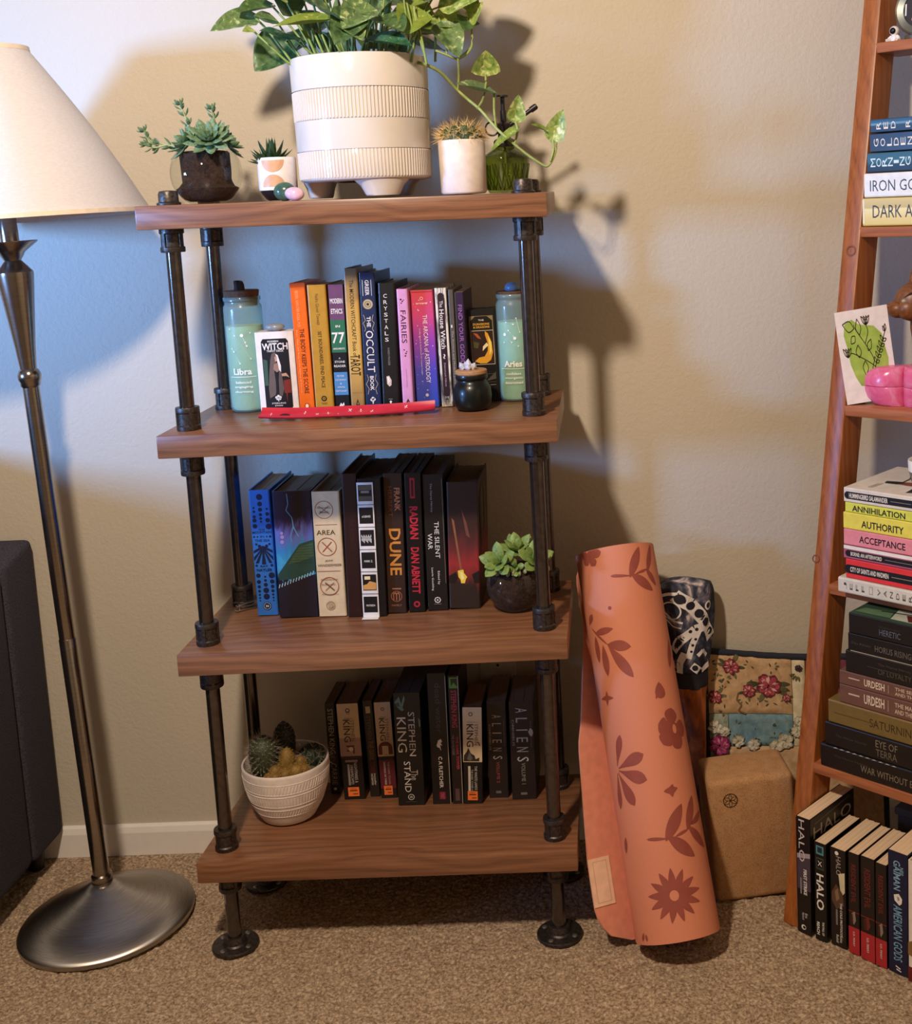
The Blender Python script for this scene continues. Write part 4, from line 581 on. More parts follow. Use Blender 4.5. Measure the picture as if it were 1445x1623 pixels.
lstand('dark paperback with a painted armoured figure on its spine, third in the carpet row', .1253, -.003, .0325, .1922, .13, '#1a1310', [('d', 'HALO', .55, .17, .19, .30, '#a8a098'), ('c', .45, .045, .12, WHT), ('p', [(.55, .25), (.95, .22), (.95, .42), (.70, .48)], '#d6cba4'), ('p', [(.1, .46), (.4, .36), (.8, .44), (.9, .56), (.4, .62), (.1, .54)], '#5a4030'), ('p', [(.3, .44), (.5, .40), (.6, .5), (.4, .54)], '#8a6a50'), ('d', 'THE COLE PROTOCOL', .70, .72, .36, .14, WHT, .02), ('r', .36, .62, .48, .78, '#7a7474'), ('d', 'Tobias', .70, .915, .07, .16, WHT), ('d', 'Buckell', .46, .92, .08, .16, WHT)], group=LF, pages=pcream)
def resi(lab, u, s, w, h, a):
    return lstand(lab, u, s, w, h, .12, '#1d1512', [('r', 0, .735, 1, 1, '#b02a32'), ('r', .0, .575, 1, .585, '#7d2620'), ('d', 'RESIDENT EVIL', .5, .30, .38, .44, '#6e2a26', .02), ('p', [(.3, .60), (.6, .57), (.7, .66), (.5, .71), (.35, .67)], '#8a7d72' if a else '#6a2a22'), ('p', [(.2, .62), (.4, .60), (.45, .7), (.25, .71)], '#4a1c16'), ('d', 'S.D. PERRY', .5, .85, .15, .16, '#e6c8bc', .02)], group=LF, pages=pcream)
resi('dark paperback with a red foot, left one of the red-footed three', .1590, -.0045, .0222, .1963, 1)
resi('dark paperback with a red foot, middle one of the red-footed three', .1885, -.0067, .0282, .1995, 0)
resi('dark paperback with a red foot, right one, touching the navy book', .2155, -.0068, .0222, .1973, 1)
lstand('navy paperback with blue-white italic lettering, near the right edge on the carpet', .2482, -.0057, .0384, .2305, .15, '#14183a', [('d', 'NEIL', .70, .15, .07, .18, '#8ab4d0', .01), ('d', 'GAIMAN', .46, .19, .24, .34, '#8ab4d0', .01), ('p', [(.30, .355), (.55, .335), (.72, .37), (.70, .41), (.58, .43), (.34, .40)], WHT), ('p', [(.46, .36), (.58, .365), (.60, .39), (.50, .395)], '#8a94a8'), ('d', 'AMERICAN GODS', .5, .665, .46, .44, '#7aa8c8', .01), ('l', [(.38, .94), (.62, .955)], .06, WHT), ('l', [(.42, .965), (.66, .975)], .06, WHT)], group=LF, pages=pcream)
lstand('white-jacketed hardcover cut by the right edge of the picture, beside the navy paperback', .2882, -.0105, .036, .226, .16, '#e6ddd0', [('p', [(0, .68), (.5, .63), (1, .70), (1, .86), (.4, .80), (0, .78)], '#8a6a3a'), ('r', 0, .88, 1, 1, '#6a1d1a'), ('d', 'STORIES', .5, .3, .3, .4, '#7a6a58')], hard=True, group=LF, pages=pcream)
bx = thing('storage_box', 'grey fabric storage box in the shadow behind the carpet books', 'box', M=LM @ Matrix.Translation((.30, .24, .002)))
MB().rbox((0, 0, .095), (.31, .12, .19), .006).build('body', mat('#56524e', .9, bump=.3), bx); MB().rbox((0, 0, .197), (.318, .128, .016), .004).build('lid', mat('#5f5b56', .9, bump=.3), bx)
# ------------------------------------------------------------------ small things on the ladder
card = thing('greeting_card', 'white card with black line flowers over a green wash, standing against the ladder post', 'card', M=Matrix(((.9945, 0, -.148, 1.2485), (0, 1, .03, .1925), (.105, 0, .989, .9785), (0, 0, 0, 1))))
cw, chh = .0995, .1775; bend = lambda a, b: .004 * math.sin(PI * b) + .003 * (a - .5) ** 2
MB().grid(lambda a, b: (a * cw, bend(a, b), b * chh), 8, 10).grid(lambda a, b: (a * cw, bend(a, b) + .0006, b * chh), 8, 10).build('paper', mat('#f0e6e0', .6), card)
fc = lambda e: (lambda a, b: Vector((a * cw, bend(a, b) - e, b * chh)))
blob = [(.16, .86), (.30, .90), (.42, .84), (.55, .82), (.70, .80), (.84, .70), (.86, .58), (.90, .44), (.88, .32), (.72, .26), (.55, .22), (.46, .16), (.32, .18), (.24, .28), (.18, .42), (.16, .60), (.12, .74)]
gw = NT('green_wash'); nz = gw.noise(gw.coords(), 45, 3); gw.l(gw.ramp(nz, [(.3, '#8fae3c'), (.7, '#b2c95e')]), gw.b.inputs['Base Color']); gw.set(Roughness=.7)
P_ = PR(fc(.0003))
for k in range(len(blob)):
    a, b = blob[k], blob[(k + 1) % len(blob)]
    for q in range(4):
        t0, t1 = q / 4, (q + 1) / 4; c_ = (.52, .52)
        P_.mb.add([P_.fn(*(c_[i] + (p[i] - c_[i]) * t_ for i in (0, 1))) for p, t_ in ((a, t0), (b, t0), (b, t1), (a, t1))], [(0, 1, 2, 3)])
P_.build('green_wash', gw.m, card)
ln = PR(fc(.0006)); W_ = .011
def curve(pts, w=W_):
    out = []
    for i in range(len(pts) - 1):
        p0 = pts[max(i - 1, 0)]; p1 = pts[i]; p2 = pts[i + 1]; p3 = pts[min(i + 2, len(pts) - 1)]
        for q in range(5):
            t_ = q / 5; out.append(tuple(.5 * (2 * p1[j] + (p2[j] - p0[j]) * t_ + (2 * p0[j] - 5 * p1[j] + 4 * p2[j] - p3[j]) * t_ ** 2 + (3 * p1[j] - p0[j] - 3 * p2[j] + p3[j]) * t_ ** 3) for j in (0, 1)))
    out.append(pts[-1]); ln.line([(a, b) for a, b in out], w)
def leafc(p, q, wd):
    dx, dy = q[0] - p[0], q[1] - p[1]; L = math.hypot(dx, dy); nx, ny = -dy / L * wd, dx / L * wd; m_ = (p[0] + dx * .45, p[1] + dy * .45)
    curve([p, (m_[0] + nx, m_[1] + ny), q]); curve([p, (m_[0] - nx, m_[1] - ny), q])
curve([(.42, .14), (.60, .38), (.62, .46), (.52, .60), (.36, .78), (.33, .84)]); curve([(.72, .22), (.64, .36), (.30, .52), (.20, .54)]); curve([(.56, .27), (.68, .42), (.80, .58), (.90, .72)]); curve([(.50, .62), (.58, .74), (.56, .82)])
for p, q, wd in (((.33, .80), (.12, .86), .06), ((.42, .72), (.40, .90), .05), ((.54, .54), (.62, .66), .04), ((.36, .48), (.36, .62), .05), ((.46, .44), (.44, .28), .05), ((.33, .72), (.24, .64), .04)): leafc(p, q, wd)
for q in range(5): leafc((.66 + .045 * q, .40 + .055 * q), (.66 + .045 * q + .07, .42 + .055 * q), .018); leafc((.66 + .045 * q, .40 + .055 * q), (.64 + .04 * q, .47 + .055 * q), .018)
for (cx, cy, sx, sy) in ((.56, .87, 1, 1), (.15, .55, -1, .3)):
    for d_ in (-.06, -.02, .02, .06): leafc((cx, cy - .05), (cx + d_ * 1.3, cy + .05), .022)
leafc((.90, .72), (.92, .80), .02); leafc((.90, .72), (.87, .78), .02); ln.build('ink_drawing', INK('#1d1a18'), card)
hm = NT('pink_stone'); v = hm.coords(); nz = hm.noise(v, 22, 4, .6, 1.5); hm.l(hm.ramp(nz, [(.25, '#d8507e'), (.5, '#e5729c'), (.75, '#eba2c0')]), hm.b.inputs['Base Color']); hm.set(Roughness=.22); hm = hm.m
heart = thing('heart_box', 'polished pink heart-shaped trinket box lying in front of the white card', 'box', M=LM @ Matrix.Translation((.134, .2475, .9781)) @ Matrix.Rotation(.10, 4, 'Z'))
def heart_pt(a):   # lobes toward -s (the viewer), tip toward +s
    t_ = 2 * PI * a; x = 16 * math.sin(t_) ** 3; y = 13 * math.cos(t_) - 5 * math.cos(2 * t_) - 2 * math.cos(3 * t_) - math.cos(4 * t_); return x / 16 * .080, -(y - 2) / 15 * .055
def heart_part(prof, nm):
    m = MB(); n = 64; vs = []; fs = []
    for k, z in prof:
        for i in range(n):
            x, y = heart_pt((i + .5) / n); vs.append((x * k, (y) * k, z))
    for j in range(len(prof) - 1):
        for i in range(n): fs.append((j * n + i, j * n + (i + 1) % n, (j + 1) * n + (i + 1) % n, (j + 1) * n + i))
    fs += [tuple(range(n)), tuple(range((len(prof) - 1) * n, len(prof) * n))]; return m.add(vs, fs).build(nm, hm, heart, smooth=50)
heart_part([(.70, 0), (.80, .004), (.92, .014), (.985, .027), (1.0, .0365), (.97, .0372)], 'box_base')
heart_part([(.97, .0378), (1.0, .0384), (1.0, .046), (.96, .056), (.87, .065), (.72, .071), (.5, .074), (.2, .0752)], 'lid')
# carved cat
cw_ = wood('carved_brown_wood', '#4a2a17', '#7a4a2c', '#96633c', scale=2.2, rough=.4, along='z')
cat_ = thing('wooden_cat', 'carved brown wooden cat sitting behind the pink heart box, facing left', 'figurine', (1.440, .288, .9785))
m = MB()
def blob_loft(secs, n=20):   # (x, y, z, rx, ry)
    vs = [(x + rx * math.cos(2 * PI * k / n), y + ry * math.sin(2 * PI * k / n), z) for x, y, z, rx, ry in secs for k in range(n)]
    fs = [(j * n + k, j * n + (k + 1) % n, (j + 1) * n + (k + 1) % n, (j + 1) * n + k) for j in range(len(secs) - 1) for k in range(n)] + [tuple(reversed(range(n))), tuple(range((len(secs) - 1) * n, len(secs) * n))]
    return vs, fs
m.add(*blob_loft([(.02, 0, 0, .050, .034), (.022, 0, .01, .056, .040), (.022, 0, .04, .056, .040), (.012, 0, .075, .050, .034), (-.004, 0, .105, .040, .028), (-.018, 0, .13, .030, .024), (-.022, 0, .15, .026, .022)])).build('body', cw_, cat_, smooth=60)
hd = MB().sphere((-.036, 0, .183), (.043, .034, .040), 20, 14); hd.sphere((-.072, 0, .170), (.022, .022, .018), 14, 10); hd.sphere((-.052, -.016, .170), (.026, .018, .022), 14, 10); hd.sphere((-.052, .016, .170), (.026, .018, .022), 14, 10)
hd.sphere((-.090, 0, .176), (.006, .007, .005), 10, 6); hdo = hd.build('head', cw_, cat_, smooth=60)
for y in (-.020, .020): MB().lathe([(.0165, 0), (.0135, .016), (.006, .034), (.0008, .043)], 12, Matrix.Translation((-.030, y, .207)) @ Matrix.Rotation(-.12, 4, 'Y') @ Matrix.Rotation(-y * 9, 4, 'X') @ Matrix.Diagonal((1, .6, 1, 1))).build('ear', cw_, hdo, smooth=60)
for sgn in (-1, 1):
    wk = MB()
    for q in range(3): wk.tube([(-.066 + .006 * q, sgn * .021, .172 - .007 * q), (-.044, sgn * .0345, .178 - .008 * q), (-.020, sgn * .036, .184 - .007 * q)], .0013, 6)
    wk.tube([(-.066, sgn * .020, .192), (-.055, sgn * .030, .203), (-.03, sgn * .034, .206), (-.012, sgn * .032, .197)], .0018, 6); wk.build('carved_lines', mat('#5d3826', .45), hdo)
    MB().sphere((-.064, sgn * .0215, .187), (.0065, .004, .0045), 12, 8).build('eye', mat('#a8a070', .25), hdo)
for sgn in (-1, 1): MB().tube([(-.022, sgn * .015, .10), (-.030, sgn * .016, .05), (-.034, sgn * .016, .012), (-.046, sgn * .016, .008)], .012, 10, .009).build('foreleg', cw_, cat_, smooth=60)
MB().tube([(.07, .01, .012), (.085, -.01, .012), (.07, -.036, .011), (.02, -.046, .010)], .009, 10, .006).build('tail', cw_, cat_, smooth=60)
# astronaut and round frame
ast = thing('astronaut_figurine', 'tiny white astronaut figure with a black visor sitting beside the round silver frame', 'figurine', M=LM @ Matrix.Translation((.0615, .345, 1.6576)))
wp = mat('#ece8e4', .35)
MB().sphere((0, 0, .0205), (.0095, .009, .0092), 18, 12).build('helmet', wp, ast); MB().sphere((0, -.0048, .0202), (.0068, .0052, .0066), 16, 10).build('visor', mat('#0d0c0e', .12), ast)
MB().add(*blob_loft([(0, 0, .0, .0095, .007), (0, 0, .004, .0095, .0072), (0, 0, .010, .0068, .006), (0, 0, .0135, .005, .005)], 14)).build('torso', wp, ast, smooth=60)
for sgn in (-1, 1):
    MB().tube([(sgn * .006, 0, .011), (sgn * .0105, -.002, .007), (sgn * .0125, -.005, .003)], .0026, 8).build('arm', wp, ast); MB().tube([(sgn * .004, -.003, .003), (sgn * .008, -.010, .003), (sgn * .011, -.013, .0025)], .003, 8).build('leg', wp, ast)
MB().rbox((0, .008, .010), (.011, .005, .012), .0015).build('backpack', mat('#8d9290', .4), ast)
fr = thing('round_picture_frame', 'round silver picture frame holding a pale photo, cut off at the top right corner', 'picture frame', M=LM @ Matrix.Translation((.0955, .378, 1.718)) @ Matrix.Rotation(-.10, 4, 'X') @ Matrix.Rotation(PI / 2, 4, 'X'))
silver = mat('#c9c6c0', .22, .9)
MB().lathe([(.046, -.006), (.0495, -.004), (.0505, 0), (.049, .004), (.047, .005), (.0455, .003), (.046, -.006)], 48, cap=False).build('outer_ring', silver, fr)
MB().lathe([(.0460, -.005), (.0462, .002), (.034, -.0015), (.0325, .001), (.0315, -.003)], 48, cap=False).build('inner_bevel', mat('#6d726c', .35, .4), fr)
MB().lathe([(.0, -.0052), (.0462, -.0052), (.0462, -.0042), (.0, -.0042)], 48, cap=False).build('backing', mat('#2c2824', .6), fr)
fp = lambda a, b: Vector((a, b, -.0030)); fp2 = lambda a, b: Vector((a, b, -.0026)); fp3 = lambda a, b: Vector((a, b, -.0022))
PR(fp).disc(0, 0, .0325, n=32).build('photo_print', INK('#2a221e'), fr); PR(fp2).disc(.010, .004, .017, .020).disc(.004, -.018, .020, .010).build('photo_print', INK('#d9b3a6'), fr); PR(fp3).disc(.004, .002, .003).disc(.016, .004, .003).disc(.006, -.010, .007, .003).build('photo_print', INK('#a8707c'), fr); PR(fp3).rect(-.030, -.010, -.027, .012).build('photo_print', INK('#e8e4dc'), fr)
MB().rbox((0, -.053, -.004), (.05, .010, .022), .003).build('foot', mat('#7a7a76', .35, .6), fr)
pot = thing('small_cup', 'small white-rimmed grey cup on top of the tall book stack, cut by the right edge', 'cup', M=LM @ Matrix.Translation((.205, .20, hz[0] + .0012)))
MB().lathe([(.026, 0), (.031, .002), (.034, .012), (.036, .022), (.0355, .0225)], 36, cap=False).lathe([(0, 0.0005), (.026, 0)], 36, cap=False).build('patterned_body', mat('#6a625a', .4, var=.25), pot)
MB().lathe([(.0355, .0222), (.037, .024), (.038, .042), (.0375, .044), (.035, .0435), (.0335, .024), (.0, .020)], 36, cap=False).build('white_rim', mat('#eef0ee', .3), pot)
# ------------------------------------------------------------------ glass, wax, leaves
def glass(name, tint, gloss=0.9, body=0.0, bodycol='#ffffff', rough=0.02):
    t = NT(name); nt = t.t; nt.nodes.remove(t.b)
    tr_ = t.n('BsdfTransparent', i_Color=lin(tint) if isinstance(tint, str) else tint); gl = t.n('BsdfGlossy', i_Roughness=rough); lw_ = t.n('LayerWeight', i_Blend=0.5); pw = t.n('Math', operation='POWER', i_1=4.0); t.l(lw_.outputs['Facing'], pw.inputs[0])
    m1 = t.n('MixShader'); k = t.n('Math', operation='MULTIPLY_ADD', i_1=gloss * .6, i_2=.035); t.l(pw.outputs[0], k.inputs[0]); t.l(k.outputs[0], m1.inputs[0]); t.l(tr_.outputs[0], m1.inputs[1]); t.l(gl.outputs[0], m1.inputs[2])
    o = m1
    if body:
        df = t.n('BsdfPrincipled', i_Base_Color=lin(bodycol), i_Roughness=0.35); m2 = t.n('MixShader', i_0=body); t.l(m1.outputs[0], m2.inputs[1]); t.l(df.outputs[0], m2.inputs[2]); o = m2
    t.l(o.outputs[0], t.out.inputs[0]); return t.m
clear = glass('clear_glass', '#f4f6f2'); frost = glass('frosted_aqua_glass', '#d4f0ec', .8, .26, '#b4d6d4', .12); greeng = glass('dark_green_glass', '#cfd8ae', 1.0, .03, '#3a4a24', .03); darkg = glass('black_green_glass', '#0a120e', 1.0, .75, '#0b1512', .04)
soil = NT('potting_soil'); v = soil.coords(); nz = soil.noise(v, 160, 5, .7); soil.l(soil.ramp(nz, [(.35, '#1c110c'), (.55, '#40281b'), (.75, '#5c3d2a')]), soil.b.inputs['Base Color']); soil.set(Roughness=1.0); soil.bump(nz, 1.0, .006); soil = soil.m
cork = NT('cork'); v = cork.coords(); nz = cork.noise(v, 420, 4, .75); n2 = cork.noise(v, 60, 2); cork.l(cork.mix(.5, cork.ramp(nz, [(.36, '#5c3d26'), (.48, '#b58858'), (.7, '#cfa274')]), cork.ramp(n2, [(.3, '#a97c4e'), (.7, '#c2956a')])), cork.b.inputs['Base Color']); cork.set(Roughness=.85); cork.bump(nz, .35, .002); cork = cork.m
def leaf_mat(name, a, b, c=None, scale=14, rough=.42, edge=.5):
    t = NT(name); oi = t.n('ObjectInfo'); tc = t.n('TexCoord'); ad = t.n('VectorMath', operation='MULTIPLY_ADD'); cx = t.n('CombineXYZ')
    for i in range(3): t.l(oi.outputs['Random'], cx.inputs[i])
    ad.inputs[1].default_value = (9, 9, 9); t.l(cx.outputs[0], ad.inputs[0]); t.l(tc.outputs['Object'], ad.inputs[2])
    nz = t.noise(ad.outputs[0], scale * 6, 4, .6, .8)
    stops = [(.30, a), (.55, b)] + ([(edge, b), (edge + .06, c)] if c else [])
    t.l(t.ramp(nz, sorted(stops, key=lambda s: s[0])), t.b.inputs['Base Color']); t.set(Roughness=rough)
    tl_ = t.n('BsdfTranslucent', i_Color=lin(b)); mx = t.n('MixShader', i_0=.16); t.l(t.b.outputs[0], mx.inputs[1]); t.l(tl_.outputs[0], mx.inputs[2]); t.l(mx.outputs[0], t.out.inputs[0]); return t.m
PL = [leaf_mat('pothos_green', '#445f38', '#748f58', '#c3cf98', edge=.58), leaf_mat('pothos_dark', '#2c4426', '#53703f', '#8ea66e', edge=.62), leaf_mat('pothos_olive', '#5d7a2a', '#87993f', '#c2c878', edge=.6), leaf_mat('pothos_glossy', '#1f4a36', '#3f6e4c', '#8fb08c', edge=.62, rough=.22), leaf_mat('pothos_variegated', '#4a7a2e', '#a8b860', '#dfe2a8', edge=.56)]
stemm = mat('#7d9448', .45, var=.15)
def leaf_obj(name, base, tip, wdt, roll, m, parent, curl=.18, fold=.22, kind='heart'):
    base = Vector(base); tip = Vector(tip); ax = tip - base; L = ax.length; ax.normalize()
    vd = (Vector((.8, -2.07, 1.38)) - base).normalized(); n0 = (vd - ax * vd.dot(ax)).normalized(); up = Vector((0, 0, 1)); u0 = (up - ax * up.dot(ax))
    u0 = u0.normalized() if u0.length > .05 else n0
    nn = (n0 * (1 - roll * .75) + u0 * roll * .75 + n0 * .15).normalized(); sd = ax.cross(nn).normalized(); nu, nv = 9, 12
    def f(a, b):
        t_ = b; s_ = a * 2 - 1
        wv = (min(1, (t_ * 5.5) ** .55)) * (1 - t_ ** 2.1) ** .9 * 1.12 if kind == 'heart' else math.sin(PI * t_ ** .8) ** .8
        lob = -.10 * L * (abs(s_) ** 1.6) * max(0, 1 - t_ * 4) if kind == 'heart' else 0
        w_ = wdt / 2 * wv; ripple = .018 * wdt * math.sin(9 * t_ + 3 * s_)
        return base + ax * (L * t_ + lob) + sd * (s_ * w_) + nn * (-curl * L * (t_ ** 2) * .6 + curl * L * t_ * .45 + abs(s_) * w_ * fold * 2 - w_ * fold + ripple)
    return MB().grid(f, nu, nv).build(name, m, parent, smooth=70)
